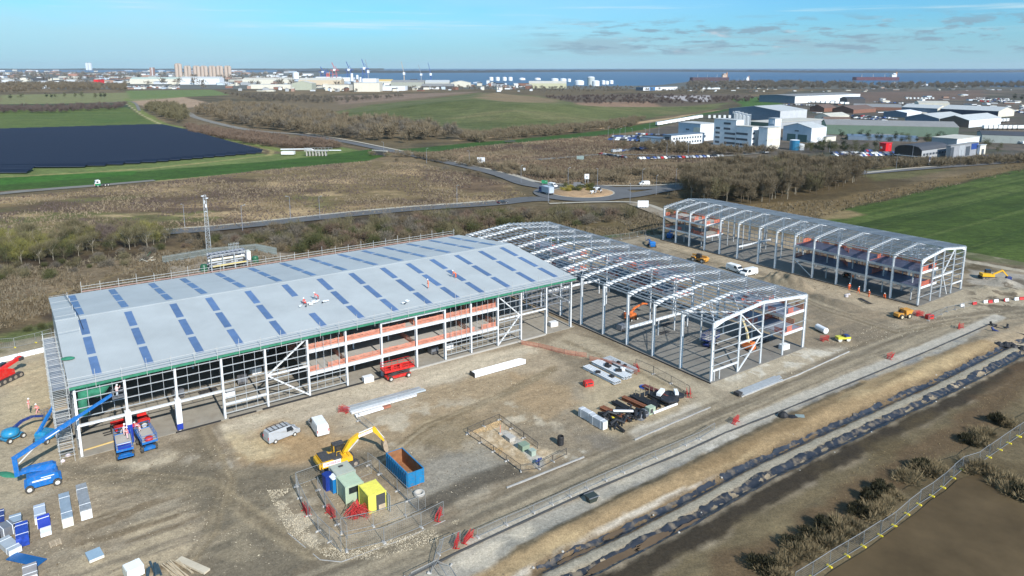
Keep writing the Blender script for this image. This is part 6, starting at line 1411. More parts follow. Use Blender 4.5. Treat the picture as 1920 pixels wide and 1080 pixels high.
t = thing('manhole_riser', 'tall black plastic manhole ring standing by the gravel plot', 'manhole ring', G(1051, 834)); b = MB(); b.lathe((0,0,0), [(.5,0)]+[(.5 if k % 2 else .46, .06+k*.13) for k in range(11)]+[(.42,1.45),(.40,.4)], 16); b.build('ring', M_black, t); b = MB(); b.lathe((0,0,.3), [(.41,0),(.05,.02)], 12); b.build('inside', M_dark, t)
t = thing('manhole_ring', 'white concrete manhole ring lying at the end of the blue container', 'manhole ring', G(786, 928)); b = MB(); b.lathe((0,0,0), [(.45,.02),(.7,0),(.78,.2),(.72,.45),(.5,.42),(.46,.1)], 20); b.build('ring', M_conc2, t, smooth=True); b = MB(); b.lathe((0,0,0), [(.45,.0),(.44,.06),(.02,.06)], 12); b.build('base', M_dark, t)
t = thing('bucket', 'dark plastic skip bucket on the pale strip by the kerb', 'bucket', G(1109, 940), R(30)); b = MB(); b.hexa([(-.5,-.4,0),(.5,-.4,0),(.5,.4,0),(-.5,.4,0),(-.75,-.6,.9),(.75,-.6,.9),(.75,.6,.9),(-.75,.6,.9)]); b.build('body', mat('green_black_plastic', (.03,.04,.035), .5), t); b = MB(); b.box(-.8,.8,-.65,-.58,.85,.95); b.box(-.8,.8,.58,.65,.85,.95); b.build('rim', M_vgrey, t)
t = thing('sheeting_heap', 'crumpled black sheeting and a glass panel on the bank edge', 'sheeting', G(1484, 785), R(-8)); b = MB(); b.lathe((-1.2,.3,0), [(.9,0),(.8,.5),(.4,.9),(.1,1.0)], 8); b.lathe((.3,0,0), [(1.3,0),(.9,.3),(.3,.5),(.1,.5)], 9); b.build('sheeting', M_black, t); b = MB(); b.hexa([(.6,-.6,.1),(2.0,-.6,.1),(2.0,.5,.5),(.6,.5,.5),(.6,-.6,.2),(2.0,-.6,.2),(2.0,.5,.6),(.6,.5,.6)]); b.build('panel', mat('grey_green_sheet', (.16,.20,.20), .3), t)
t = thing('sheeting_heap', 'black sheeting heap with timber at the far end of the ditch', 'sheeting', G(1900, 650), R(-25)); b = MB()
for k in range(7): b.lathe((random.uniform(-3,3), random.uniform(-1,1), 0), [(random.uniform(.6,1.2),0),(.6,.3),(.2,.6),(.05,.62)], 8)
b.build('sheeting', M_black, t); b = MB(); b.bar((-3,.8,.2), (4,1.4,.3), .3, .15); b.build('timber', M_board, t)
for px, lab in (((1861,611),'black pipe end sticking out of the ground where the kerb ends'), ((1864,622),'dark blue pump on the corner below the kerb end'), ((1888,616),'black post at the corner of the pale path')):
    t = thing('pipe_end', lab, 'pipe', G(*px), R(random.uniform(0,180))); b = MB(); b.tube([(-.8,0,.2),(.2,0,.35),(.5,.1,.9)], .25, 8); b.build('pipe', M_black if 'blue' not in lab else M_plant_n, t); b = MB(); b.lathe((0,0,0), [(.5,0),(.4,.3),(.05,.35)], 8); b.build('base', M_dark, t)
t = thing('insulation_roll', 'big white wrapped roll lying beyond the middle frame', 'roll', G(1540, 622), UA+R(70)); b = MB(); b.tube([(-1.5,0,.65),(-1.4,0,.65),(1.4,0,.65),(1.5,0,.65)], [.45,.65,.65,.45], 14); b.build('roll', M_whitep, t); b = MB(); b.tube([(1.48,0,.65),(1.56,0,.65)], .3, 12); b.build('core', M_vgrey, t)
t = thing('rebar_bundle', 'dark bundle of mesh lying before the far frame', 'mesh bundle', G(1622, 566), UA+R(65)); b = MB()
for k in range(9): b.bar((-2,-.5+k*.12,.15+.02*k), (2,-.4+k*.12,.3), .06)
b.build('bars', M_dark, t); b = MB(); b.box(-.1,.1,-.7,.7,0,.15); b.build('bearer', M_board, t)
t = thing('sack_heap', 'row of pale sacks on the dirt before the far frame', 'sacks', G(1588, 555), UA+R(20)); b = MB()
for k in range(5): b.lathe((-1.2+k*.6, random.uniform(-.3,.3), 0), [(.35,0),(.4,.2),(.2,.4),(.05,.42)], 8)
b.build('sacks', mat('pink_grey_sack', (.5,.46,.46), .7), t); b = MB(); b.box(-1.5,1.5,-.4,.4,0,.05); b.build('sheet', M_dark, t)
# goods inside the buildings
def goods(px, lab, kind):
    t = thing('stored_goods', lab, 'goods', G(*px), UA+R(random.uniform(-10,10)))
    if kind == 0:
        b = MB(); b.box(-.9,.9,-.6,.6,.15,1.1); b.build('pack', M_whitep, t); b = MB(); b.box(-.95,.95,-.65,.65,0,.15); b.build('pallet', M_board, t)
    elif kind == 1:
        b = MB()
        for k in range(6): b.bar((-1.5,-.5+k*.2,.2), (1.5,-.5+k*.2,.2), .12)
        b.build('bars', M_dark, t); b = MB(); b.box(-.1,.1,-.6,.6,0,.14); b.build('bearer', M_board, t)
    else:
        b = MB(); b.box(-.8,.8,-.7,.7,.3,1.5); b.build('body', M_vgrey, t); b = MB(); b.tube([(-.6,-.8,.4),(.6,-.8,.4)], .3, 8); b.build('drum', M_dark, t)
for px, lab, k in (((480,700),'white goods pack deep inside the roofed shed',0),((455,720),'dark machine behind the braced bay of the shed',2),((500,715),'dark bars on the shed slab behind the bracing',1),((690,716),'white block under the orange floor of the shed',0),((812,663),'grey machine on the slab under the lower floor',2),((840,655),'white pack under the lower floor near a column',0),((1037,612),'white tank by the right hand shed opening',0),((1245,625),'dark bars on the middle frame slab near the tie beam',1),((1165,620),'blue grey pack on the middle frame slab',2),((1250,610),'rusty bars on the middle frame slab',1),((1430,640),'dark machine under the floors of the middle frame',2),((1470,655),'grey blocks at the gable of the middle frame',0),((390,735),'dark bars at the front of the shed slab',1),((335,745),'dark machine inside the shed door bay',2),((430,745),'white pack by the second jacketed post',0)): goods(px, lab, k)
t = thing('yellow_beam', 'yellow lifting beam lying in the shed door bay', 'beam', G(185, 838), UA+R(6)); b = MB(); b.bar((-1.9,0,.15), (2.4,0,.15), .18, .22); b.build('beam', mat('yellow_timber', (.55,.40,.16), .7), t); b = MB(); b.bar((-2.0,-.3,.1), (-1.3,.1,.1), .16, .16); b.build('foot', M_board, t)
# stakes along the ditch, stones
def ditch_bits():
    proto = None
    pts = [(1000,1064),(1055,1034),(1140,988),(1225,965),(1353,895),(1487,815),(1526,800),(1640,757),(1710,722),(1755,703),(1415,928),(1500,882),(1565,848),(1634,810),(1697,778),(1755,753),(1808,727),(1847,702),(1273,998),(1315,960)]
    for p in pts:
        if proto is None:
            b = MB(); b.lathe((0,0,0), [(.22,0),(.26,.12),(.16,.26),(.03,.3)], 7); proto = o = b.build('stone', M_conc2)
        else: o = proto.copy(); COL.objects.link(o)
        o.location = G(*p, 0); o.location.z = -.1; o.scale = (random.uniform(.35,.75),)*3; tag(o, 'pale stone weighing down the ditch lining', 'stone', 'stones along the ditch')
ditch_bits()
struct(MB().add([tuple(G(*p))[:2]+(.16,) for p in ((1490,1125),(1560,1072),(1625,1032),(1690,984),(1720,962),(1745,940),(1772,923),(1795,902),(1830,890),(1858,900),(1880,925),(1925,955),(2060,1010),(2100,1200),(1480,1200))], [tuple(range(15))]).build('pond_water', mat('muddy_water', (.098,.070,.038), .6, var=.4, scale=.10, spec=.05)))
# ---------------------------------------------------------------- gas compound and lattice mast
def mast(px, h, label, w0=1.3, w1=.75):
    t = thing('lattice_mast', label, 'mast', G(*px), R(20)); n = 17
    wz = lambda z: w0+(w1-w0)*z/h
    for s in ((-1,-1),(1,-1),(1,1),(-1,1)):
        b = MB(); b.bar((s[0]*w0/2,s[1]*w0/2,0), (s[0]*w1/2,s[1]*w1/2,h), .09); b.build('leg', M_galv, t)
    b = MB()
    for k in range(n):
        z0, z1 = h*k/n, h*(k+1)/n; a, c = wz(z0)/2, wz(z1)/2
        for i in range(4):
            p = ((-1,-1),(1,-1),(1,1),(-1,1))[i]; q = ((-1,-1),(1,-1),(1,1),(-1,1))[(i+1) % 4]; 
            if k % 2: p, q = q, p
            b.bar((p[0]*a,p[1]*a,z0), (q[0]*c,q[1]*c,z1), .06); b.bar((p[0]*c,p[1]*c,z1), (q[0]*c,q[1]*c,z1), .05)
    b.build('lattice', M_galv, t); b = MB(); b.bar((-w1/2,0,h-5), (w1/2,0,h-5), .3, .12); b.build('collar', M_whitep, t)
    for k, (z, a) in enumerate(((h-1.2, .4),(h-2.2,2.0),(h-.4,3.6),(h-3.2,5.0))):
        b = MB(); x, y = math.cos(a)*w1*.8, math.sin(a)*w1*.8; b.cbox((x,y,z), (.35,.35,1.0), a) if k % 2 else b.lathe((x,y,z), [(.1,0),(.42,.1),(.45,.3),(.2,.34)], 12); b.build('antenna', M_whitep, t)
mast((392, 472), 17.5, 'tall grey lattice mast with aerials standing behind the shed')
def compound():
    t = thing('pipework_skid', 'rack of white pipes and tanks in the fenced compound behind the shed', 'pipework', G(428, 503), UA+R(3)); t.scale = (1.2,1.2,1.45); b = MB()
    for x in (-4,-1.4,1.2,4):
        for y in (-1.3,1.3): b.bar((x,y,0), (x,y,3.2), .2)
    for y in (-1.3,1.3): b.bar((-4.2,y,3.2), (4.2,y,3.2), .18)
    b.build('frame', M_galv, t)
    b = MB()
    for k in range(5): b.cbox((-3.2+k*1.6, .3*(k % 2), .9), (1.2, 1.4, 1.5+.3*(k % 3)))
    b.build('dark_equipment', M_dark, t)  # equipment boxes added dark so the inside of the rack reads dark
    b = MB()
    for k in range(9): b.bar((-3.8+k*.95,-1.5,3.35), (-3.8+k*.95,1.5,3.35), .12)
    b.bar((-4.2,-.5,3.5),(3.4,-.5,3.5),.16); b.build('cross_pipes', M_galvd, t)
    for k in range(6):
        b = MB(); z = 1.2+.45*(k % 5); y = -1.0+k*.4; b.tube([(-4.4,y,z),(3+k*.3,y,z),(3.4+k*.3,y+.4,z-.5),(3.4+k*.3,y+.4,0)], .16+.03*(k % 3), 8); b.build('pipe', (M_galvd, M_galv, M_cream)[k % 3 if k < 3 else 0], t)
    b = MB(); b.tube([(-2.5,.2,1.1),(2.2,.2,1.1)], .7, 12); b.build('vessel', M_galv, t)
    for x in (-5.2, 6.5):
        b = MB(); b.lathe((x,.6,0), [(.7,0),(.8,.3),(.8,1.1),(.6,1.4),(.1,1.5)], 16); b.build('tank', mat('dark_green_tank', (.02,.10,.05), .5), t)
    b = MB()
    for k in range(7): b.bar((1.0+k*.35,1.6,2.8), (1.0+k*.35,1.6,4.6), .07)
    b.bar((.8,1.6,4.3), (3.4,1.6,4.3), .06); b.build('vent_pipes', M_galv, t); b = MB(); b.box(-3.8,3.8,-1.6,-1.3,1.0,1.25); b.build('walkway', mat('yellow_rail', (.6,.48,.15), .6), t)
    t = thing('equipment_cabin', 'white ribbed cabin at the right end of the pipe compound', 'cabin', G(458, 487), UA); b = MB(); b.box(-1.6,1.6,-1.2,1.2,0,2.4)
    for k in range(10): b.box(-1.5+k*.33,-1.4+k*.33,-1.24,-1.2,.1,2.3)
    b.build('body', M_whitep, t); b = MB(); b.box(-1.7,1.7,-1.3,1.3,2.4,2.55); b.build('roof', M_cream, t)
    P = [G(*p) for p in ((306,494),(375,482),(395,478),(480,470),(520,478))]; t = thing('compound_fence', 'grey green palisade fence round the compound behind the shed', 'fence', P[0]); b = MB()
    for a, c in resample([p-P[0] for p in P], .3): b.bar((a.x,a.y,0), (a.x,a.y,2.2), .16, .02)
    b.build('pales', mat('palisade', (.22,.26,.25), .6), t); b = MB()
    for a, c in zip(P[:-1], P[1:]):
        for z in (.5,1.8): b.bar((a.x-P[0].x,a.y-P[0].y,z), (c.x-P[0].x,c.y-P[0].y,z), .06)
    b.build('rails', M_galv, t)
    t = thing('fallen_branches', 'pile of pale cut branches and boards on the scrub path', 'branches', G(272, 490)); b = MB()
    for k in range(16): a = random.uniform(0,6.3); x, y = random.uniform(-2,2), random.uniform(-1.2,1.2); l = random.uniform(1,2.4); b.tube([(x,y,.2),(x+math.cos(a)*l,y+math.sin(a)*l,random.uniform(.2,1.4))], [.1,.05], 5)
    b.build('branches', M_cream, t); b = MB(); b.cbox((1.5,.6,.3), (2.2,.6,.2), .6); b.build('board', M_board, t); b = MB(); b.bar((-.5,0,.3), (1.4,.9,2.6), .3, .1); b.build('green_post', mat('dark_green_tank', (.02,.10,.05)), t)
compound()
# ================================================================ VEGETATION
def leafmat(name, c, var=.3): return mat(name, c, .9, var=var, scale=.35, spec=.1)
M_bark = leafmat('bark', (.13,.105,.075)); M_birch = leafmat('pale_bark', (.30,.27,.21))
M_tw = [leafmat('brown_twigs', (.155,.125,.082)), leafmat('olive_twigs', (.145,.128,.072)), leafmat('grey_twigs', (.150,.132,.105)), leafmat('catkin_twigs', (.180,.170,.055)), leafmat('russet_twigs', (.150,.108,.080)), leafmat('dark_evergreen', (.022,.034,.018)), leafmat('olive_shrub', (.075,.080,.034)), leafmat('tan_grass', (.23,.185,.125)), leafmat('purple_twigs', (.120,.092,.082))]
def slivers(P, D, L, Wd, rs):
    "thin triangles from points P along D"
    n = len(P); D = D/np.linalg.norm(D, axis=1)[:, None]; s = np.cross(D, rs.normal(size=(n, 3))); s /= np.linalg.norm(s, axis=1)[:, None]+1e-9
    a = P-s*Wd[:, None]/2; b = P+s*Wd[:, None]/2; c = P+D*L[:, None]
    return np.stack([a, b, c], 1).reshape(-1, 3)
def trimesh(name, V, m):
    n = len(V)//3; me = bpy.data.meshes.new(name); me.vertices.add(len(V)); me.vertices.foreach_set('co', V.astype(np.float32).ravel())
    me.loops.add(n*3); me.loops.foreach_set('vertex_index', np.arange(n*3, dtype=np.int32)); me.polygons.add(n); me.polygons.foreach_set('loop_start', np.arange(0, n*3, 3, dtype=np.int32))
    me.materials.append(m); me.update(calc_edges=True); return me
def crown_pts(h, r, z0, n, rs, flat=1.):
    k = 9; C = np.stack([rs.normal(size=k)*r*.45, rs.normal(size=k)*r*.45, z0+(h-z0)*(.25+.6*rs.random(k))], 1); R0 = r*(.35+.3*rs.random(k))
    i = rs.integers(0, k, n); d = rs.normal(size=(n, 3)); d /= np.linalg.norm(d, axis=1)[:, None]
    return C[i]+d*(R0[i]*rs.random(n)**.45)[:, None]*np.array([1, 1, .9*flat]), d
TREES = []
def tree_proto(h, r, m, n, seed, bark=None, name='bare_tree'):
    rs = np.random.default_rng(seed); t = thing(name, '', 'tree'); b = MB(); rd = random.Random(seed); th = h*.34
    b.tube([(0,0,-.3),(rd.uniform(-.1,.1),rd.uniform(-.1,.1),th),(rd.uniform(-.3,.3),rd.uniform(-.3,.3),h*.72)], [h*.014, h*.010, h*.004], 5)
    for k in range(7):
        a = k*.9+rd.random(); z = th*(.6+.25*k/2); e = r*rd.uniform(.5,.9)
        b.tube([(0,0,z), (math.cos(a)*e*.5, math.sin(a)*e*.5, z+h*.16), (math.cos(a)*e, math.sin(a)*e, min(h*.95, z+h*.42))], [h*.007, h*.005, h*.002], 4)
    b.build('trunk', bark or M_bark, t)
    P, d = crown_pts(h, r, h*.10, n, rs); D = d*.7+np.array([0, 0, .9])+rs.normal(size=(n, 3))*.3
    V = slivers(P, D, (.6+rs.random(n)*.9)*h/8, (.045+.04*rs.random(n))*h/8, rs); V[:, 2] = np.minimum(V[:, 2], h*1.05)
    o = bpy.data.objects.new('crown', trimesh('crown', V, m)); COL.objects.link(o); o.parent = t; return t
def shrub_proto(name, h, r, m, n, seed, cat='shrub', L=.7, wd=.09):
    rs = np.random.default_rng(seed); k = 12; C = np.stack([rs.normal(size=k)*r*.5, rs.normal(size=k)*r*.5, h*(.2+.45*rs.random(k))], 1); R0 = r*(.3+.25*rs.random(k)); i = rs.integers(0, k, n)
    d = rs.normal(size=(n, 3)); d /= np.linalg.norm(d, axis=1)[:, None]; P = C[i]+d*(R0[i]*rs.random(n)**.5)[:, None]*np.array([1, 1, min(1, h/r)]); P[:, 2] = np.abs(P[:, 2])
    V = slivers(P, d*.8+np.array([0, 0, .6]), L*(.5+rs.random(n)), wd*(.6+.8*rs.random(n)), rs)
    me = trimesh(name, V, m); o = bpy.data.objects.new(name, me); COL.objects.link(o); o['category'] = cat; return o
def inside(px, n, seed=0, near=None, mind=0.):
    "n random ground points in a polygon given by photo positions"
    P = gpts(px); rs = random.Random(seed); xs = [p[0] for p in P]; ys = [p[1] for p in P]; out = []; tries = 0
    while len(out) < n and tries < n*200:
        tries += 1; x, y = rs.uniform(min(xs), max(xs)), rs.uniform(min(ys), max(ys)); c = False
        for i in range(len(P)):
            (ax, ay), (bx, by) = P[i], P[(i+1) % len(P)]
            if ((ay > y) != (by > y)) and x < (bx-ax)*(y-ay)/(by-ay+1e-12)+ax: c = not c
        if c and all((x-a)**2+(y-b)**2 > mind*mind for a, b in out[-250:]): out.append((x, y))
    return out
def scatter(protos, pts, label, group, s=(.8, 1.2), seed=1, z=-.05, used=None):
    rs = random.Random(seed)
    for x, y in pts:
        p = protos[rs.randrange(len(protos))]; loc = Vector((x, y, z)); k = rs.uniform(*s)
        if 'placed' not in p: o = p; p['placed'] = 1; o.location = loc; o.rotation_euler.z = rs.uniform(0, 6.28); o.scale = (k,)*3
        else: o = dup(p, loc, rs.uniform(0, 6.28), None, (k*rs.uniform(.9,1.1), k*rs.uniform(.9,1.1), k))
        if 'placed' in o: pass
        o['label'] = label; o['group'] = group
def merge(name, protos, pts, m, label, cat, s=(.8,1.2), seed=3, sub=1.0, z=0.):
    "one mass of far growth"
    rs = np.random.default_rng(seed); parts = []
    for x, y in pts:
        p = protos[rs.integers(len(protos))]; me = p if isinstance(p, np.ndarray) else None
        a = rs.random()*6.28; k = rs.uniform(*s); V = p.copy()
        if sub < 1: keep = rs.random(len(V)//3) < sub; V = V.reshape(-1, 3, 3)[keep].reshape(-1, 3)
        ca, sa = math.cos(a)*k, math.sin(a)*k; W_ = np.stack([V[:, 0]*ca-V[:, 1]*sa+x, V[:, 0]*sa+V[:, 1]*ca+y, V[:, 2]*k+z], 1); parts.append(W_)
    o = bpy.data.objects.new(name, trimesh(name, np.concatenate(parts), m)); COL.objects.link(o); return tag(o, label, cat, kind='stuff')
def vol(h, r, n, seed, L, wd, up=.7):
    rs = np.random.default_rng(seed); P, d = crown_pts(h, r, h*.12, n, rs); return slivers(P, d*.8+np.array([0, 0, up])+rs.normal(size=(n, 3))*.3, L*(.5+rs.random(n)), wd*(.5+rs.random(n)), rs)
# the wood right of the roundabout
wt = [tree_proto(9.5, 2.3, M_tw[0], 1500, 11), tree_proto(9, 2.2, M_tw[0], 1500, 12), tree_proto(10, 2.4, M_tw[0], 1500, 13, M_birch), tree_proto(8.6, 2.4, M_tw[1], 1400, 14)]
scatter(wt, inside([(1282,372),(1276,352),(1350,334),(1480,326),(1600,326),(1632,334),(1600,350),(1520,368),(1440,381),(1350,384)], 205, 5, mind=2.8), 'slender bare tree in the dense wood right of the roundabout', 'trees of the wood right of the roundabout', (.95,1.3), 5)
# willows behind the left end of the shed
wl = [tree_proto(7, 2.6, M_tw[3], 1300, 21, M_birch), tree_proto(6, 2.8, M_tw[6], 1200, 22), tree_proto(7.5, 2.4, M_tw[1], 1200, 23, M_birch)]
scatter(wl, inside([(-60,500),(-60,462),(100,452),(290,444),(330,446),(300,462),(180,478),(60,500)], 95, 6, mind=2.6), 'yellow green catkin tree in the thicket behind the left end of the shed', 'catkin trees at the left edge', (.6,1.05), 6)
scatter([tree_proto(8.5, 2.5, M_tw[8], 1100, 24)], [tuple(G(x, y)[:2]) for x, y in ((196,462),(212,458),(205,466))], 'purplish bare tree among the catkin trees left of the mast', 'purplish trees left of the mast', (.8,1), 7)
bs = [shrub_proto('shrub', 4.2, 2.8, M_tw[0], 900, 31, L=1.0), shrub_proto('shrub', 4.6, 2.6, M_tw[1], 900, 32, L=1.1), shrub_proto('shrub', 3.6, 2.6, M_tw[2], 800, 33, L=1.0), shrub_proto('shrub', 3.8, 2.6, M_tw[6], 900, 34, L=.9), shrub_proto('shrub', 4.0, 2.5, M_tw[4], 800, 35, L=1.0)]
scatter(bs, inside([(480,462),(500,440),(600,428),(760,414),(900,404),(1040,400),(1150,402),(1200,410),(1100,424),(900,428),(880,440),(700,462),(560,480)], 135, 8, mind=3.2), 'bare brown shrub in the belt between the shed and the road', 'shrubs in the belt behind the shed', (.7,1.15), 8)
scatter(bs, inside([(330,452),(470,440),(500,450),(480,464),(350,468)], 26, 9, mind=3), 'brown shrub on the scrub land behind the lattice mast', 'shrubs behind the mast', (.4,.8), 9)
scatter(bs[1:4], inside([(-40,535),(0,505),(300,466),(330,480),(230,500),(100,525)], 26, 10, mind=4), 'low olive shrub at the foot of the catkin thicket', 'shrubs at the foot of the thicket', (.35,.75), 10)
for i, (px, s, lab) in enumerate((((590,466),1.45,'large rounded grey green bush behind the middle of the shed'), ((78,618),.5,'small yellow green bush at the left rear corner of the shed'), ((52,622),.4,'smaller yellow green bush left of the shed corner'), ((842,402),.8,'olive bush by the near road above the shed ridge'), ((1280,395),.9,'dark bush at the edge of the wood near the site entrance'))):
    o = dup(bs[3], G(*px), i, lab, s); o['group'] = 'single bushes'; del o['group']
for i, (px, s) in enumerate((((835,318),.7),((878,328),.8),((899,331),.75),((745,303),.6),((1262,372),.8),((1255,405),.6))):
    o = dup(bs[0 if i else 2], G(*px), i*1.3, ('dark bush alone on the brown meadow, left one','dark bush on the meadow beside the climbing road','small dark bush at the meadow corner by the roundabout','dark bush near the little bridge','dark shrub beside the site entrance signs','dark shrub on the entrance verge')[i], s)
    if 'group' in o: del o['group']
# hedgerow mounds along the muddy field
M_gold = leafmat('dead_grass', (.21,.165,.095)); M_shadeleaf = leafmat('shade_dark_leaves', (.045,.042,.024), .4)  # leaf colour kept dark to hold the shaded left side of the bushes
hb = [shrub_proto('field_bush', 1.7, 1.35, M_shadeleaf, 2300, 41, 'bush', .30, .13), shrub_proto('field_bush', 1.5, 1.5, M_shadeleaf, 2300, 42, 'bush', .28, .13)]
hg = [shrub_proto('grass_mound', .9, 1.5, M_gold, 2200, 43, 'bush', .5, .07), shrub_proto('grass_mound', .8, 1.7, M_gold, 2200, 44, 'bush', .5, .07)]
FB = [q for i, q in enumerate([(1432,1068,1.0),(1462,1044,.95),(1490,1026,.8),(1524,1012,1.1),(1548,996,.9),(1577,982,1.05),(1607,962,1.0),(1630,942,.85),(1650,925,.8),(1676,908,.95),(1722,880,1.2),(1815,828,1.25),(1868,792,1.3),(1912,755,1.0),(1916,930,1.0)]) if i % 4 != 1]
scatter(hb, [tuple(G(x, y)[:2]) for x, y, s in FB], 'leafy bush coloured dark as a shaded half in the row beside the pond fence', 'dark bushes beside the pond fence', (.75,1.05), 11)
scatter(hg, [tuple((G(x+22, y+6))[:2]) for x, y, s in FB]+[tuple(G(x, y)[:2]) for x, y in ((1700,900),(1650,950),(1590,990),(1470,1056),(1845,815),(1755,880),(1500,1040),(1835,880),(1862,893),(1885,905),(1900,918))], 'mound of dead grass and bramble beside the pond fence', 'grass mounds beside the pond fence', (.9,1.35), 12)  # tan mounds right of the dark bushes double as their sunlit halves
# ---- ground cover too small to count
def tufts(name, px, n, size, m, label, seed, h=1.):
    pts = np.array(inside(px, 1, seed)); P = gpts(px); rs = np.random.default_rng(seed); xs = [p[0] for p in P]; ys = [p[1] for p in P]
    X = rs.uniform(min(xs), max(xs), n*3); Y = rs.uniform(min(ys), max(ys), n*3); d = polydist(X, Y, P); k = (d < 0) & (fbm(X*.06, Y*.06, seed) > .44); X, Y = X[k][:n], Y[k][:n]; n = len(X)
    P3 = np.stack([X, Y, np.zeros(n)], 1); parts = []
    for j in range(4):
        D = rs.normal(size=(n, 3))*.5+np.array([0, 0, h]); parts.append(slivers(P3+rs.normal(size=(n, 3))*np.array([.18, .18, 0])*size, D, size*(.5+rs.random(n)), size*.28*(.6+rs.random(n)), rs))
    o = bpy.data.objects.new(name, trimesh(name, np.concatenate(parts), m)); COL.objects.link(o); return tag(o, label, 'grass', kind='stuff')
tufts('rough_grass', MEADOW, 9000, .8, M_tw[7], 'pale tussock grass over the brown meadow', 1); tufts('rough_grass', MEADOW, 9000, .7, M_tw[8], 'dark bramble stems over the brown meadow', 2)
SCR = [(-150,640),(-60,560),(0,500),(330,470),(560,440),(900,415),(1235,400),(1240,440),(900,450),(500,520),(100,610)]
tufts('rough_grass', SCR, 8000, .9, M_tw[0], 'brown bramble and bracken on the scrub behind the shed', 3); tufts('rough_grass', SCR, 7000, .8, leafmat('dull_tan', (.16,.135,.095)), 'tan dead grass on the scrub behind the shed', 4)
tufts('rough_grass', MOOR, 9000, 1.0, M_tw[4], 'russet heath plants on the moor beyond the roundabout', 5); tufts('rough_grass', MOOR, 7000, 1.0, M_tw[7], 'pale grass on the moor beyond the roundabout', 6)
tufts('rough_grass', [(1300,394),(1560,374),(1790,332),(1925,306),(1925,322),(1780,350),(1590,393),(1500,416)], 4000, .9, M_tw[0], 'brown scrub on the bank by the green field', 7)
def stones(name, px, n, lo, hi, m, label, seed):
    P = gpts(px); rs = np.random.default_rng(seed); xs = [p[0] for p in P]; ys = [p[1] for p in P]; X = rs.uniform(min(xs), max(xs), n*4); Y = rs.uniform(min(ys), max(ys), n*4); k = (polydist(X, Y, P) < 0) & (fbm(X*.15, Y*.15, seed) > .45); X, Y = X[k][:n], Y[k][:n]; n = len(X)
    s = (lo+(hi-lo)*rs.random(n)**3)[:, None]; c = np.stack([X, Y, np.full(n, .06)], 1); q = [c+rs.normal(size=(n, 3))*s*.2+np.array(v)*s for v in ((-.5,-.4,0),(.55,-.35,0),(0,.55,0),(.05,0,.45))]
    V = np.concatenate([np.stack([q[a], q[b_], q[d]], 1) for a, b_, d in ((0,1,3),(1,2,3),(2,0,3))]).reshape(-1, 3)
    o = bpy.data.objects.new(name, trimesh(name, V, m)); COL.objects.link(o); return tag(o, label, 'gravel', kind='stuff')
M_st = mat('pale_gravel', S(196,184,160), .95, var=.25); M_std = mat('brown_clods', S(112,97,76), .95, var=.25)
stones('gravel', [(878,812),(938,788),(1010,840),(1062,852),(1000,885),(975,880)], 6000, .08, .2, mat('tan_gravel', S(192,164,122), .95, var=.4), 'tan gravel filling the fenced plot', 1)
stones('gravel', [(100,900),(130,850),(420,790),(1000,650),(1080,640),(1320,740),(1180,815),(880,930),(600,1040),(300,1100),(0,1100)], 6000, .05, .14, M_st, 'pale stones strewn over the dirt yard', 2)
stones('clods', [(100,900),(130,850),(420,790),(1000,650),(1080,640),(1320,740),(1180,815),(880,930),(600,1040),(300,1100),(0,1100)], 5000, .05, .17, M_std, 'brown clods strewn over the dirt yard', 3)
stones('gravel', [(500,920),(560,915),(600,1000),(650,1035),(760,1005),(860,975),(850,1010),(700,1050),(620,1050),(540,1000)], 9000, .05, .15, M_st, 'pale hardcore at the edge of the cabin fence', 4)
stones('gravel', [(1330,720),(1510,650),(1700,590),(1900,540),(1900,580),(1600,655),(1390,745)], 3000, .06, .22, M_st, 'pale stones before the two bare frames', 5)
stones('clods', [(860,1100),(1160,935),(1620,716),(1900,622),(1960,640),(1560,812),(1185,965),(940,1110)], 3500, .06, .2, M_std, 'clods of earth on the tan bank', 6)
stones('gravel', [(1030,1085),(1413,885),(1773,718),(1905,652),(1910,660),(1420,897),(1050,1090)], 3500, .05, .13, mat('grey_gravel', S(170,160,140), .95, var=.3), 'grey gravel of the strip between the lined ditches', 7)
stones('clods', [(1250,1100),(1500,930),(1900,705),(2000,760),(1800,850),(1500,1040)], 3500, .05, .18, mat('field_clods', S(120,106,76), .95, var=.3), 'clods on the muddy field', 8)
stones('gravel', [(1210,460),(1260,455),(1720,575),(1690,610),(1330,490)], 2500, .06, .25, M_std, 'clods between the two bare frames', 9)
# ---- far woods that read as one mass
big = [vol(9, 3.4, 420, 50+i, 2.2, .22) for i in range(4)]; low = [vol(4.5, 3.6, 300, 60+i, 1.5, .22) for i in range(3)]
merge('woodland', big, inside([(372,206),(430,200),(520,210),(640,226),(760,238),(850,250),(862,263),(760,270),(640,262),(520,246),(420,232),(370,214)], 430, 21), M_tw[0], 'bare wood along the road left of the grassed mound', 'wood', (.9,1.35), 21)
merge('woodland', big, inside([(372,206),(520,210),(640,226),(850,250),(862,263),(640,262),(420,232)], 190, 22), M_tw[2], 'grey trees mixed in the wood along the road', 'wood', (.9,1.3), 22)
merge('woodland', big, inside([(272,206),(300,200),(345,206),(352,226),(330,234),(300,220)], 120, 23), M_tw[1], 'small olive wood beside the dyke', 'wood', (.8,1.2), 23)
merge('woodland', low, inside([(350,240),(440,250),(540,264),(640,276),(600,284),(480,272),(360,252)], 300, 24), M_tw[4], 'russet scrub between the dyke and the road', 'scrub', (.6,1.1), 24)
merge('woodland', low, inside([(860,262),(950,250),(1010,244),(1130,236),(1210,224),(1180,240),(1060,252),(900,268)], 260, 25), M_tw[0], 'dark scrub along the canal below the mound', 'scrub', (.7,1.25), 25)
merge('woodland', low, inside([(690,292),(760,296),(860,310),(960,328),(1060,340),(1180,344),(1270,338),(1262,326),(1060,326),(930,310),(800,290)], 170, 26), M_tw[0], 'shrubs along the road verge of the moor', 'scrub', (.4,.85), 26)
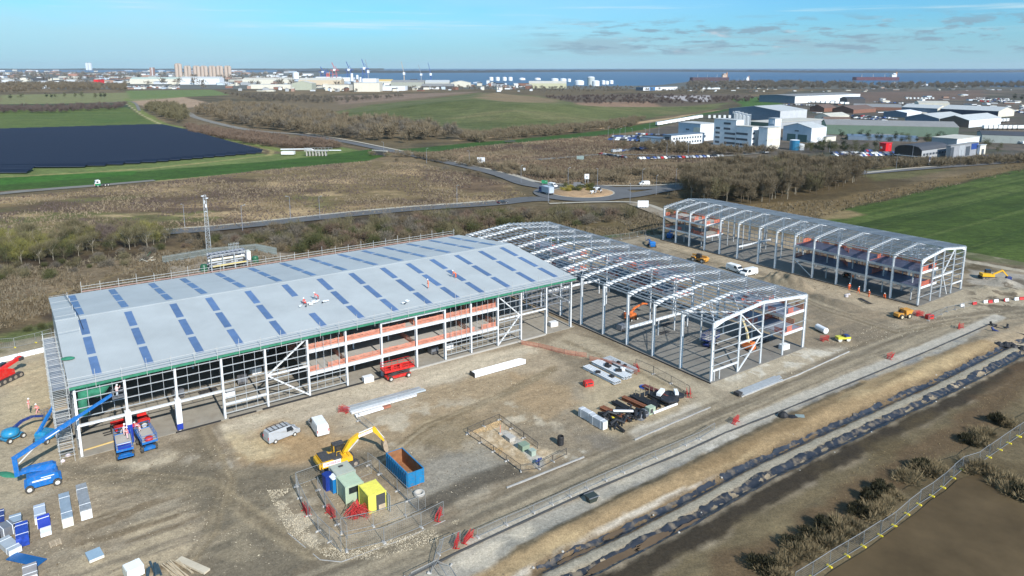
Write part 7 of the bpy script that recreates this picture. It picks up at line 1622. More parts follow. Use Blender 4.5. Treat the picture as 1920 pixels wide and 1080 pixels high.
merge('woodland', big, inside([(0,176),(90,172),(200,170),(236,172),(240,162),(120,158),(0,160)], 480, 27), M_tw[0], 'brown wood at the left before the town', 'wood', (.9,1.5), 27)
merge('woodland', big, inside([(-60,214),(110,212),(230,205),(236,200),(80,203),(-60,207)], 240, 28), M_tw[8], 'dark hedge wood across the left fields', 'wood', (.5,.9), 28)
merge('woodland', big, inside([(640,176),(700,170),(900,170),(1020,174),(1200,172),(1330,178),(1330,168),(1100,163),(800,164),(620,168)], 330, 29), M_tw[2], 'grey bare trees before the docks', 'wood', (.5,.95), 29)
merge('woodland', big, inside([(420,178),(560,182),(640,186),(760,182),(640,194),(500,192)], 260, 30), M_tw[2], 'grey scrub on the far moor', 'scrub', (.5,.9), 30)
merge('woodland', big, inside([(1290,172),(1480,168),(1640,170),(1800,168),(1960,166),(1960,160),(1640,161),(1480,157),(1290,157)], 650, 31), M_tw[2], 'dark trees along the estuary shore', 'wood', (1.,1.8), 31)
merge('woodland', big, inside([(1010,184),(1200,180),(1440,186),(1420,192),(1290,196),(1100,196)], 300, 32), M_tw[8], 'dark scrub behind the grassed mound', 'scrub', (.5,.8), 32)
merge('woodland', big, inside([(1160,278),(1260,276),(1360,284),(1440,284),(1470,290),(1350,292),(1220,286)], 110, 33), M_tw[0], 'bare trees before the white offices', 'trees', (.4,.7), 33)
merge('woodland', low, inside([(1560,308),(1660,304),(1800,305),(1930,298),(1930,306),(1800,312),(1640,318)], 170, 34), M_tw[0], 'hedge along the road on the estate edge', 'hedge', (.5,.9), 34)
ev = [tree_proto(8, 2.6, M_tw[5], 900, 71, None, 'evergreen_tree'), tree_proto(7, 2.8, M_tw[6], 900, 72, None, 'evergreen_tree')]
scatter(ev, inside([(1490,284),(1540,276),(1640,280),(1650,290),(1560,292)], 34, 13, mind=4), 'dark bushy tree in the belt left of the red cube', 'trees left of the red cube', (.6,1.05), 13)
scatter(ev, inside([(1500,262),(1640,260),(1780,262),(1900,284),(1850,290),(1700,270)], 40, 14, mind=5), 'evergreen tree in the belt below the long green shed', 'trees below the long green shed', (.6,1.), 14)
scatter(ev, [tuple(G(x, y)[:2]) for x, y in ((88,185),(97,186),(104,185),(122,184),(142,184),(153,184),(180,186),(190,186),(197,186),(232,166),(1902,189),(1915,190),(283,158),(40,187),(20,188))], 'dark evergreen tree standing alone in the far fields', 'lone far evergreens', (1.3,1.9), 15)
# planting on the roundabout
rp = [shrub_proto('island_shrub', 1.8, 1.6, M_tw[6], 500, 81, 'shrub', .6), shrub_proto('island_shrub', 1.6, 1.3, leafmat('gold_shrub', (.26,.22,.05)), 500, 82, 'shrub', .6)]
rr = random.Random(4); scatter(rp, [(RC.x+rr.uniform(-10,6), RC.y+rr.uniform(-2,10)) for k in range(22)], 'green shrub planted on the roundabout island', 'shrubs on the roundabout', (.7,1.3), 16, z=1.)
# ================================================================ SOLAR FARM, ROADS' FURNITURE, ESTATE, PORT
def solar():
    m = mat('solar_panel', (.006,.010,.024), .4, var=.12, scale=.2, spec=.25); mf = mat('panel_frame', (.06,.07,.10), .5)
    edge = gpts([(-420,262),(0,246),(300,237),(350,248),(430,271),(494,288),(290,306),(200,312),(100,318),(28,311),(0,309),(-420,330)])
    # rows run along the site's long axis direction, facing the sun
    d = Vector((math.cos(R(3)), math.sin(R(3)))); n = Vector((-d.y, d.x)); N = 95; proto = None
    for k in range(N):
        c = k*4.6; o = Vector((-760, 372))+n*c; hits = []
        for i in range(len(edge)):
            a, b = Vector(edge[i]), Vector(edge[(i+1) % len(edge)]); e = b-a; den = d.x*e.y-d.y*e.x
            if abs(den) < 1e-9: continue
            w = a-o; t = (w.x*e.y-w.y*e.x)/den; s = (w.x*d.y-w.y*d.x)/den
            if 0 <= s <= 1: hits.append(t)
        if len(hits) < 2: continue
        t0, t1 = min(hits), max(hits)
        if t1-t0 < 10: continue
        mid = o+d*(t0+t1)/2; L = t1-t0
        if proto is None:
            b = MB(); b.hexa([(-.5,-1.75,.8),(.5,-1.75,.8),(.5,1.75,2.3),(-.5,1.75,2.3),(-.5,-1.78,.88),(.5,-1.78,.88),(.5,1.72,2.38),(-.5,1.72,2.38)]); b.k = 1; b.box(-.5,.5,1.72,1.98,2.2,2.42); b.box(-.5,.5,-1.95,-1.78,.72,.9); proto = ob = b.build('solar_row', [m, mf])
        else: ob = proto.copy(); COL.objects.link(ob)
        ob.location = (mid.x, mid.y, .1); ob.rotation_euler.z = math.atan2(d.y, d.x); ob.scale = (L, 1, 1); tag(ob, 'long row of dark solar panels in the field left of the dyke', 'solar panels', 'rows of the solar farm')
    for k in range(3):
        ob = proto.copy(); COL.objects.link(ob); p = G(-30+k*6, 326-k*2.7); ob.location = (p.x, p.y, .1); ob.rotation_euler.z = math.atan2(d.y, d.x); ob.scale = (46, 1, 1); tag(ob, 'short row of dark solar panels in the corner patch by the farm track', 'solar panels', 'rows of the small solar patch')
solar()
# ---------------------------------------------------------------- cars too far off to show their parts
def far_car(m, kind=0):
    b = MB(); pr = [[(-2.1,.3),(-2.15,.75),(-1.8,.95),(-1.4,1.4),(.2,1.45),(1.0,.98),(2.0,.82),(2.15,.4)], [(-2.5,.35),(-2.5,1.9),(.9,1.95),(1.8,1.15),(2.5,.9),(2.5,.4)]][kind]; w = .87 if kind == 0 else .97
    b.k = 0; n = len(pr); b.prism(pr, -w, w); z1 = max(z for _, z in pr); b.k = 1
    x0, x1 = (-1.5,.45) if kind == 0 else (.2,1.3); b.box(x0, x1, -w-.01, w+.01, z1-.42, z1-.1); b.k = 2
    for x in (-1.3, 1.35):
        for s in (-1, 1): b.disc_y((x, s*(w-.05), .32), .33, .2, 8)
    return b.build('parked_car', [m, M_glass, M_tyre])
CARM = [('white', M_vwhite), ('silver', M_silver), ('black', M_vblack), ('blue', M_vblue), ('grey', M_vgrey), ('red', M_vred)]
FC = {}
def park(pts, where, group, seed, w=(4,4,5,3,4,1.2), kinds=(0,), rz=None, z=.1):
    rs = random.Random(seed)
    for p in pts:
        px, a = p; c, m = rs.choices(CARM, w)[0]; k = rs.choice(kinds); key = (c, k)
        if key not in FC: FC[key] = o = far_car(m, k)
        else: o = FC[key].copy(); COL.objects.link(o)
        if k: o.name = 'parked_van'
        g = G(*px); o.location = (g.x, g.y, z); o.rotation_euler.z = a+rs.choice((0, math.pi)); tag(o, c+(' van ' if k else ' car ')+where, 'van' if k else 'car', c+' '+group)
def row(p, q, n, rot=R(90)):
    a = hd(p, q); return [((p[0]+(q[0]-p[0])*i/(n-1), p[1]+(q[1]-p[1])*i/(n-1)), a+rot) for i in range(n)]
park(row((1200,299),(1352,294.5),24), 'parked in the long row on the heath before the wood', 'cars in the row before the wood', 1, (3,3,5,2,3,3))
park(row((1128,291),(1170,297),12, 0), 'parked along the dirt track on the heath', 'cars on the dirt track', 2); park(row((1152,286),(1240,277),13, 0), 'parked along the track towards the white offices', 'cars on the office track', 3, kinds=(0,0,1))
for i, (p, q, n) in enumerate((((1143,263),(1200,265.5),14),((1146,260),(1200,262),14),((1180,256.5),(1235,260),13),((1195,252.5),(1250,255),13),((1150,257),(1180,258),8))): park(row(p, q, n), 'in the dense car park left of the white offices', 'cars in the office car park', 10+i, (2,4,5,5,4,.3))
for i, (p, q, n) in enumerate((((1562,289),(1606,288),10),((1566,293),(1600,291),8),((1606,294),(1668,292),14),((1612,290),(1672,288),13),((1618,285),(1640,284),6))): park(row(p, q, n), 'on the forecourt beside the grey showroom', 'cars on the showroom forecourt', 20+i, (5,4,4,4,3,.5))
for i, (p, q, n) in enumerate((((1826,190),(1900,193),18),((1826,187),(1895,190),17),((1832,184.5),(1890,187),14),((1570,187),(1600,188),7),((1480,186),(1530,190),9),((1840,262),(1920,270),14),((1545,205),(1590,206),8),((1600,218),(1680,224),20),((1600,222),(1660,227),16),((1880,205),(1925,214),12),((1470,197),(1560,199),20),((1640,192),(1720,196),18),((1840,250),(1920,256),14))): park(row(p, q, n), 'in the far yards of the industrial estate', 'vehicles in the far yards', 30+i, (6,4,3,3,3,.6), kinds=(0,1))
carbody('car', 'black estate car driving up to the roundabout on the near road', 'car', M_vblack, G(942,382), hd((930,383),(955,380)), fine=True)
carbody('van', 'white van on the far lane beyond the roundabout', 'van', M_vwhite, G(1208,347), hd((1220,347),(1195,347.5)))
carbody('car', 'silver car on the far side of the roundabout', 'car', M_silver, G(1092,351), hd((1080,351),(1110,352)), fine=False)
carbody('van', 'white van leaving the roundabout beside the green sign', 'van', M_vwhite, G(1036,350.5), hd((1030,349),(1050,353)), fine=False)
carbody('car', 'white car waiting on the estate track before the white offices', 'car', M_vwhite, G(1241,276), R(160), fine=False)
# ---- lorries
def lorry(label, px, rz, cabm, boxm, L=7.5, box=True, tractor=False, stripe=None):
    t = thing('lorry', label, 'lorry', G(*px)+Vector((0,0,.3)), rz); b = MB(); b.prism([(L/2-2.2,.6),(L/2-2.2,2.9),(L/2-1.9,3.1),(L/2-.5,3.0),(L/2-.1,1.9),(L/2,.6)], -1.2, 1.2); c = b.build('cab', cabm, t)
    b = MB(); b.add([(L/2-.42,-1.05,2.75),(L/2-.42,1.05,2.75),(L/2-.05,1.1,1.95),(L/2-.05,-1.1,1.95)], [(3,2,1,0)]); 
    for s in (-1,1): b.box(L/2-1.5,L/2-.6,s*1.21-.01,s*1.21+.01,1.8,2.6)
    b.build('windscreen', M_glass, c)
    if stripe: b = MB(); b.box(L/2-2.25,L/2+.02,-1.23,1.23,.6,1.5); b.build('skirt', stripe, c)
    b = MB(); b.box(-L/2,L/2-2,-.5,.5,.7,.95); b.build('chassis', M_dark, t)
    if box: b = MB(); b.box(-L/2,L/2-2.4,-1.25,1.25,1.0,3.6); b.build('box_body', boxm, t)
    for x in ((-L/2+1.0,-L/2+2.1,L/2-1.1) if not tractor else (-L/2+.8,-L/2+2.0,L/2-1.1)):
        for s in (-1,1): wheel(t, x, s*1.05, .5, .32)
    return t
lorry('white and green lorry tractor without a trailer on the left road', (192,350), hd((212,348),(180,351)), M_vwhite, None, 6.2, box=False, tractor=True, stripe=mat('green_paint', (.02,.20,.08), .4))
lorry('blue and white lorry entering the roundabout', (1024,365), hd((1040,370),(1010,362)), M_vblue, mat('lorry_blue_white', (.42,.48,.55), .4), 8.5)
# ---- signs and lamps
def sign(px, label, w, h, z, rz, m, legs=2, marks=None):
    t = thing('road_sign', label, 'road sign', G(*px)+Vector((0,0,.1)), rz); b = MB(); b.box(-w/2,w/2,-.06,0,z,z+h); o = b.build('board', m, t); b = MB()
    for i in range(legs): x = (-w*.3+w*.6*i/max(1,legs-1)) if legs > 1 else 0; b.box(x-.07,x+.07,0,.12,0,z+h*.9)
    b.build('posts', M_galv, t)
    if marks: b = MB(); [b.box(*q) for q in marks(w,h,z)]; b.build('markings', mat('sign_dark', (.05,.06,.10), .6), o)
rings = lambda w,h,z: [(-w*.3,w*.3,-.075,-.061,z+h*.45,z+h*.52),(-w*.05,w*.05,-.075,-.061,z+h*.15,z+h*.85)]
sign((902,311), 'big white road sign by the road climbing to the left', 4.6, 3.2, 1.6, R(-12), M_whitep, marks=rings)
sign((1100,346), 'white road sign on two posts behind the roundabout', 2.2, 2.4, 2.6, R(8), M_whitep, marks=rings)
sign((983,328), 'small round white and black sign by the roundabout lane', 1.2, 1.4, 2.2, R(-10), M_whitep, 1, rings)
sign((1021,348), 'green road sign at the roundabout lane', 3.0, 1.6, .9, R(-20), mat('sign_green', (.03,.24,.11), .5))
sign((1082,352), 'dark grey backed sign at the far side of the island', 3.4, 1.8, .7, R(5), M_vgrey)
for i in range(4): sign((1198+i*5,391), ('white striped board at the site entrance, first from the left','white striped board at the site entrance, second from the left','white striped board at the site entrance, third from the left','white striped board at the site entrance, rightmost')[i], 1.1, 2.6, .5, R(8), M_whitep, 1)
sign((1088,300), 'grey green cabinet sign beside the heath track', 4.5, 2.2, .2, R(5), mat('green_grey_panel', (.20,.26,.25), .6))
sign((1742,310), 'white totem sign at the showroom corner', .9, 5., .3, R(-5), M_whitep, 1, lambda w,h,z: [(-w/2,w/2,-.075,-.061,z+h*.55,z+h*.95)])
sign((1605,302), 'small white totem sign on the estate road', 1.6, 3.4, .2, R(5), M_whitep, 1); sign((1846,303), 'blue road sign at the right end of the estate road', 3.5, 2.8, 1., R(-20), mat('sign_blue', (.02,.07,.22), .5))
def lamps():
    proto = None
    L = [(347,428),(600,411),(857,387),(1028,380),(1181,383),(977,344),(1204,352),(1267,352),(1065,349),(720,292),(800,306),(1320,345),(1430,335),(1560,326),(1680,318),(1800,309),(545,412),(455,432),(880,312),(1120,350),(1230,366)]
    C = [(1150,268),(1162,262),(1185,262),(1210,262),(1172,256),(1235,254),(1140,258),(1218,248),(1250,292),(1290,292),(1385,290),(1555,285),(1665,297),(1710,300)]
    for i, p in enumerate(L+C):
        if proto is None:
            t = thing('street_lamp', '', 'street lamp'); b = MB(); b.tube([(0,0,0),(0,0,4),(0,0,8.6)], [.11,.09,.06], 6); b.build('post', M_galvd, t); b = MB(); b.bar((0,0,8.5), (0,-1.0,8.8), .07); b.cbox((0,-1.2,8.8), (.22,.6,.14)); b.build('lantern', M_galv, t); proto = o = t; o.location = G(*p)
        else: o = dup(proto, G(*p), random.uniform(0,6.3))
        o['label'] = 'thin street lamp along the roads round the roundabout' if i < len(L) else 'thin lamp post among the estate car parks'; o['group'] = 'road lamps' if i < len(L) else 'car park lamps'
lamps()
def pipe_bridge():
    t = thing('pipe_bridge', 'white pipe bridge and sluice frame over the canal', 'bridge', G(590,292), R(0)); b = MB(); b.tube([(-24,8,3.2),(-4,8,3.4),(0,8,1)], .35, 8); b.tube([(-6,4,3),(16,4,3)], .3, 8); b.build('pipe', M_whitep, t); b = MB()
    for k in range(7): b.box(-5+k*2.0,-4.4+k*2.0,-1.5,1.5,0,3.0)
    b.box(-6,9,-1.7,1.7,3.0,3.4); b.build('deck', M_conc2, t); b = MB()
    for k in range(9): b.bar((-6+k*2.2,-1.5,3.4), (-6+k*2.2,-1.5,5.2), .14)
    b.bar((-6,-1.5,5.2),(12,-1.5,5.2),.14); b.build('railing', M_galv, t); b = MB(); b.box(-22,-14,2,6,.5,2.4); b.build('hut', M_vwhite, t)
    t = thing('culvert', 'dark culvert mouth under the road by the green bank', 'culvert', G(712,291), R(-30)); b = MB(); b.box(-5,5,-.5,.5,0,2.6); b.build('mouth', mat('interior_shade', (.02,.02,.02)), t); b = MB(); b.box(-6,6,-.7,.7,2.6,3.2); b.build('headwall', M_conc2, t)  # culvert mouth is a solid block, its inner shade put into the dark colour
    t = thing('sluice', 'small dark jetty on the canal bank right of the road', 'jetty', G(956,267), R(5)); b = MB(); b.box(-4,4,-1,1,.6,1.2); b.build('deck', M_dark, t); b = MB(); b.bar((-1,0,1.2),(-1,0,4.5),.2); b.bar((1,0,1.2),(1,0,4.5),.2); b.build('posts', M_dark, t)
pipe_bridge()
def statue(px, label, rz, s):
    t = MB(); V = [(0,0,1.25),(-.75,0,1.3),(.75,0,1.3),(1.15,0,1.55),(1.5,0,1.5),(1.75,0,1.32),(-1.05,0,1.2),(-1.15,0,.75)]; E = [(0,1),(0,2),(2,3),(3,4),(4,5),(1,6),(6,7)]; Rr = [(.42,.46),(.38,.42),(.36,.42),(.22,.24),(.2,.2),(.12,.12),(.06,.06),(.03,.03)]
    for x, k in ((-.75,1),(.75,2)):
        for y in (-.22,.22):
            n = len(V); b = -.06 if x < 0 else .02; V += [(x,y,.95),(x+b,y,.5),(x,y,.05)]; E += [(k,n),(n,n+1),(n+1,n+2)]; Rr += [(.16,.16),(.09,.09),(.08,.08)]
    me = bpy.data.meshes.new('t'); me.from_pydata(V, E, []); o = bpy.data.objects.new('t', me); COL.objects.link(o); o.modifiers.new('s','SKIN')
    for k, r in enumerate(Rr): me.skin_vertices[0].data[k].radius = r
    me.skin_vertices[0].data[0].use_root = True; o.modifiers.new('u','SUBSURF').levels = 1; bpy.context.view_layer.update(); m2 = bpy.data.meshes.new_from_object(o.evaluated_get(bpy.context.evaluated_depsgraph_get())); bpy.data.objects.remove(o)
    m2.materials.clear(); m2.materials.append(M_whitep); m2.materials.append(M_black)
    for p in m2.polygons: p.material_index = 1 if vnoise(np.array([p.center.x*2.1+9]), np.array([p.center.z*2.1+p.center.y]), 5)[0] > .52 else 0
    o = bpy.data.objects.new('cow_sculpture', m2); COL.objects.link(o); o.location = (*G(*px)[:2], 1.0); o.rotation_euler.z = rz; o.scale = (s,)*3; tag(o, label, 'sculpture')
statue((1122,366), 'black and white cow sculpture standing on the roundabout, taller one', R(150), 1.5); statue((1112,368), 'white and black cow sculpture lying low on the roundabout, left one', R(200), .9)
# ---------------------------------------------------------------- sheds, offices
def shed(label, A, B, h, depth=None, Rr=None, ridge='u', rise=2., wall=None, roof=None, side=None, wins=(), name='warehouse', cat='warehouse', hm=None, over=.3, z=0.):
    a, b_ = G(*A), G(*B); d = b_-a; L = d.length; rz = math.atan2(d.y, d.x); hh = hm if hm else h/pxm(a)
    n = Vector((-d.y, d.x, 0)).normalized()
    if n.y < 0: n = -n
    if depth is None: depth = max(4., (G(*Rr)-b_).dot(n)) if Rr else 20
    t = thing(name, label, cat, (a.x, a.y, z), rz); D = depth; side = side or wall
    def gab(x, y):
        if ridge == 'u': return hh+rise*(1-abs(y-D/2)/(D/2))
        if ridge == 'v': return hh+rise*(1-abs(x-L/2)/(L/2))
        if ridge == 'arch': return hh+rise*math.sqrt(max(0, 1-((x-L/2)/(L/2))**2))
        return hh
    N = 8 if ridge == 'arch' else 2
    xs = [L*i/N for i in range(N+1)]; ys = [0, D/2, D]
    for nm, m, fl in (('wall', wall, 'f'), ('wall', wall, 'b'), ('side_wall', side, 'l'), ('side_wall', side, 'r')):
        q = MB()
        if fl in 'fb':
            y = 0 if fl == 'f' else D; top = [(x, y, gab(x, y)-.02) for x in xs]; P = [(0,y,0),(L,y,0)]+top[::-1]
        else:
            x = 0 if fl == 'l' else L; top = [(x, yy, gab(x, yy)-.02) for yy in ys]; P = [(x,0,0),(x,D,0)]+top[::-1]
        q.add(P, [tuple(range(len(P))) if fl in 'fr' else tuple(range(len(P)))[::-1]]); q.build(nm, m, t)
    q = MB(); th = .35
    if ridge in ('v', 'arch'):
        for i in range(N): q.hexa([(xs[i],-over,gab(xs[i],0)),(xs[i+1],-over,gab(xs[i+1],0)),(xs[i+1],D+over,gab(xs[i+1],0)),(xs[i],D+over,gab(xs[i],0)),(xs[i],-over,gab(xs[i],0)+th),(xs[i+1],-over,gab(xs[i+1],0)+th),(xs[i+1],D+over,gab(xs[i+1],0)+th),(xs[i],D+over,gab(xs[i],0)+th)])
    elif ridge == 'u':
        for y0, y1 in ((0,D/2),(D/2,D)): q.hexa([(-over,y0,gab(0,y0)),(L+over,y0,gab(0,y0)),(L+over,y1,gab(0,y1)),(-over,y1,gab(0,y1)),(-over,y0,gab(0,y0)+th),(L+over,y0,gab(0,y0)+th),(L+over,y1,gab(0,y1)+th),(-over,y1,gab(0,y1)+th)])
    else: q.box(-over,L+over,-over,D+over,hh,hh+th)
    q.build('roof', roof, t)
    for w in wins:
        f, x0, x1, z0, z1, m = w[:6]; nm = w[6] if len(w) > 6 else 'window'; q = MB()
        if f == 'f': q.box(L*x0, L*x1, -.12, .06, hh*z0, hh*z1)
        elif f == 'r': q.box(L-.06, L+.12, D*x0, D*x1, hh*z0, hh*z1)
        elif f == 'l': q.box(-.12, .06, D*x0, D*x1, hh*z0, hh*z1)
        elif f == 't': q.box(L*x0, L*x1, D*z0, D*z1, hh+th, hh+th+.25)
        q.build(nm, m, t)
    return t
def bm(name, c, r=.7): return mat(name, c, r, var=.08, scale=.15, dirt=((c[0]*.6,c[1]*.6,c[2]*.58), .25))
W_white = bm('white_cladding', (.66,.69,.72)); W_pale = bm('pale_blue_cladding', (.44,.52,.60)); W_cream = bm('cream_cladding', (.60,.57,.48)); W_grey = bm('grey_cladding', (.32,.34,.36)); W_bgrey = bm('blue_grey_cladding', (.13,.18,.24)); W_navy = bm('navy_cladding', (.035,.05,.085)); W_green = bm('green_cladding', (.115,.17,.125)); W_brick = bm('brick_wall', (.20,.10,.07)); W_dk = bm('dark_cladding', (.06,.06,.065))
R_lg = bm('light_grey_roof', (.42,.44,.44)); R_gr = bm('grey_roof', (.22,.22,.215)); R_dk = bm('dark_roof', (.055,.06,.07)); R_cr = bm('cream_roof', (.48,.46,.40)); R_bl = bm('blue_grey_roof', (.10,.15,.21)); R_br = bm('brown_roof', (.14,.095,.075))
gl = M_glass; gd = mat('green_roller_door', (.06,.13,.13), .6); gw = mat('dark_window', (.07,.085,.105), .25)
def shed2(label, C, xl, xr, h, *a, **k):
    "corner building on the site grid: near base corner C, photo columns of the far ends of its left and right faces"
    c = G(*C)
    def run(d, x):
        lo, hi = 0., 400.
        f = lambda t: F*(c.x+d[0]*t)/((c.y+d[1]*t)*CT+H*ST)+CX
        s = 1 if f(1) > f(0) else -1
        for _ in range(50):
            m = (lo+hi)/2
            if (f(m)-x)*s < 0: lo = m
            else: hi = m
        return lo
    L = run((-UY, UX), xl); D = run((UX, UY), xr); p = c+Vector((-UY, UX, 0))*L
    inv = lambda q: (CX+F*q.x/(q.y*CT+H*ST), CY+F*(H*CT-q.y*ST)/(q.y*CT+H*ST))
    return shed(label, inv(p), C, h, D, None, *a, hm=h/pxm(c), **k)
shed2('low white single storey wing at the left end of the office campus', (1243,272.5), 1200, 1262, 11, 'flat', 0, W_white, R_bl, name='office', cat='office')
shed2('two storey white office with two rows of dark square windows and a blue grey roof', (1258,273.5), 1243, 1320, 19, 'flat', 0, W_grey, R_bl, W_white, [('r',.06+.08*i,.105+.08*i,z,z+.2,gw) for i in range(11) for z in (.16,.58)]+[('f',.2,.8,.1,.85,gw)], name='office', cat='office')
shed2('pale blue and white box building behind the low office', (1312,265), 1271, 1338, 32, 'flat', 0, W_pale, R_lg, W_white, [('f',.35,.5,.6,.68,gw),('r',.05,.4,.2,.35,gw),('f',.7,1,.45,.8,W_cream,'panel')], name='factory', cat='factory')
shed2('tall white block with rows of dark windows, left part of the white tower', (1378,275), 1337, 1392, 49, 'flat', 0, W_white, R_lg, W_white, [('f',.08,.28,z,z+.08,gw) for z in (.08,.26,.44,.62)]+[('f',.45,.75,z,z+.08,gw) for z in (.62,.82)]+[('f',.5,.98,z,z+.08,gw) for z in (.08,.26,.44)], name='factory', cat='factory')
shed2('white block with three bands of dark windows beside the tall white block', (1408,278.5), 1378.4, 1420, 40, 'flat', 0, W_white, R_cr, W_white, [('f',.02,.75,z,z+.1,gw) for z in (.1,.34,.6)]+[('r',.1,.45,z,z+.1,gw) for z in (.15,.4,.65)], name='factory', cat='factory')
shed2('dark blue glazed link between the two white blocks', (1421,276), 1412, 1428, 38, 'flat', 0, W_navy, R_dk, W_navy, [('f',.1,.9,z,z+.15,gw) for z in (.1,.4,.7)], name='factory', cat='factory')
shed2('white windowless block with a cream side right of the dark link', (1437,281), 1420.5, 1461, 41, 'flat', 0, W_white, R_lg, W_cream, [('r',.08,.85,z,z+.09,W_white,'panel') for z in (.2,.5,.75)]+[('f',.9,.97,.4,.46,gw)], name='factory', cat='factory')
shed2('tall white stair tower behind the windowless block', (1450,273), 1438, 1462, 50, 'flat', 0, W_pale, R_lg, W_white, [('f',.2,.8,.8,.95,W_white,'panel')], name='factory', cat='factory')
shed2('small white gatehouse in front of the windowless block', (1434,287), 1427, 1441, 8, 'flat', 0, W_white, R_lg, W_white, [('f',.2,.5,.3,.7,gw)], name='office', cat='office')
shed2('white workshop with two dark green doors facing the camera', (1520,268), 1467, 1548, 27, 'v', 3.0, W_pale, R_lg, W_white, [('f',.16,.46,0,.52,gd,'door'),('f',.54,.86,0,.52,gd,'door'),('f',.42,.56,.72,.8,gw)])
shed2('lean-to with a cream end beside the white workshop', (1548,266), 1533, 1567, 9, 'mono', 0, W_cream, R_gr, W_cream)
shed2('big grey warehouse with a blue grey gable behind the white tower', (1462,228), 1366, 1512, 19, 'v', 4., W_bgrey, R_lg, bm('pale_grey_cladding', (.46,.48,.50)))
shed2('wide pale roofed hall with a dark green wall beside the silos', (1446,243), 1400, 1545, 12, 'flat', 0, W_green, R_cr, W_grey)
shed('long green shed with a dark roof across the estate', (1548,252),(1796,258), 18, 34, None, 'u', 3.2, W_green, R_gr, bm('pale_green_cladding', (.22,.30,.20)))
shed('low dark sheds in front of the long green shed', (1590,262),(1720,266), 6, 14, None, 'u', 1.2, W_bgrey, R_bl, W_bgrey)
shed('concrete panel wall shed before the green shed', (1616,258.5),(1688,260), 6, 6, None, 'flat', 0, bm('grey_panel', (.27,.27,.25)), R_gr)
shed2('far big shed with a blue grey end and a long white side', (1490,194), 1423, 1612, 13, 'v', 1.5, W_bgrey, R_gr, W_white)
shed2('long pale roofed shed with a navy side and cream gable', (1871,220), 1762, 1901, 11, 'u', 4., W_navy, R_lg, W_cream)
shed2('left half of the long pale roofed range with a blue side', (1757,213), 1690, 1776, 9, 'u', 3.5, W_bgrey, R_lg, W_cream)
shed2('small white shed with a blue gable before the pale range', (1700,221), 1656, 1727, 9, 'v', 2., W_bgrey, W_white, W_white)
shed2('grey roofed shed with a blue grey gable, left of the joined pair', (1760,235), 1696, 1812, 12, 'v', 4.0, W_bgrey, R_lg, W_cream)
shed2('grey roofed shed with a brown gable and white side, right of the joined pair', (1816,239.5), 1760.5, 1876, 13, 'v', 4.0, bm('brown_cladding', (.15,.11,.09)), R_lg, W_white)
shed('pale shed with a dark rooflit roof at the right edge', (1840,267),(1975,272), 14, 26, None, 'u', 2., bm('sage_cladding', (.30,.33,.31)), R_dk, W_grey, [('t',.06+.12*i,.10+.12*i,.12,.35,R_lg,'rooflight') for i in range(7)])
shed2('low cream roofed shed behind the workshop', (1556,226), 1527, 1592, 7, 'v', 3.0, W_cream, R_cr, W_cream)
shed('white cottage row with red chimneys before the green shed', (1545,229.5),(1594,230), 6, 9, None, 'u', 2., W_white, R_br, W_white)
shed2('brown roofed brick works behind the cottages', (1600,213), 1560, 1642, 7, 'v', 4., W_brick, R_br, W_brick)
shed2('brown roofed shed left of the brick works', (1545,210), 1518, 1568, 7, 'v', 4., W_brick, R_br, W_brick)
shed('dark roofed barn in the far yard', (1588,194),(1622,194), 8, 26, None, 'u', 3., W_dk, R_dk, W_dk)
shed('cream roofed hall at the far right of the estate', (1722,200),(1780,201), 7, 40, None, 'u', 2., W_cream, R_cr, W_cream)
shed('long brown roofed range in the middle of the estate', (1600,206),(1690,208), 6, 40, None, 'u', 3., W_brick, R_gr, W_brick)
shed2('grey showroom with an arched dark solar roof and glazed end', (1727,300), 1676, 1777, 17, 'arch', 2.6, gl, R_dk, bm('showroom_grey', (.34,.35,.36)), [('r',.05+.115*i,.13+.115*i,.45,.68,gw) for i in range(8)]+[('r',.15,.3,0,.3,W_cream,'panel'),('r',.6,.7,0,.3,W_cream,'panel'),('f',.0,1,.3,.36,W_white,'band')], name='showroom', cat='showroom')
shed2('grey office wing with a blue sign panel right of the showroom', (1780,298), 1772, 1832, 24, 'flat', 0, bm('showroom_grey2', (.26,.27,.29)), R_gr, None, [('r',.0,.12,0,.9,gw),('r',.3,.5,.1,.95,W_grey,'panel'),('r',.55,.7,.05,.8,gw),('r',.74,1,.5,.98,mat('sign_navy', (.02,.05,.20), .5),'sign_panel')], name='showroom', cat='showroom')
shed2('white end block with a cream side right of the blue sign panel', (1836,291), 1831, 1847, 18, 'flat', 0, W_white, R_lg, W_cream, [('r',.3,.7,0,.6,gw)], name='showroom', cat='showroom')
shed2('cream flat roofed hall behind the showroom', (1792,285), 1745, 1834, 24, 'flat', 0, W_grey, R_cr, W_white)
t = shed2('bright red cube building standing by the trees', (1660,284.5), 1648, 1671, 15, 'flat', 0, mat('signal_red', (.62,.015,.02), .5), mat('signal_red', (.62,.015,.02), .5), None, [('f',.15,.45,.35,.6,W_white,'panel'),('f',.5,.8,.1,.25,mat('dark_red', (.3,.01,.01), .5),'panel')], name='red_kiosk', cat='building')
shed('white fronted store with blue sides on the heath behind the mound', (1206,170),(1270,168.5), 6, 26, None, 'flat', 0, W_white, R_bl, W_bgrey, [('f',.18,.34,0,1,bm('strong_blue', (.05,.16,.34)),'panel')])
def silo(px, r, h, label, m=None):
    t = thing('silo', label, 'silo', G(*px)); b = MB(); b.lathe((0,0,0), [(r*.8,3),(r,5),(r,h),(r*.4,h+1.5),(.1,h+1.7)], 12); b.build('shell', m or M_galv, t); b = MB()
    for s in ((-1,-1),(1,-1),(1,1),(-1,1)): b.bar((s[0]*r*.9,s[1]*r*.9,0), (s[0]*r*.9,s[1]*r*.9,h+2), .4)
    b.bar((-r,-r,h+2),(r,-r,h+2),.4); b.build('frame', M_galv, t)
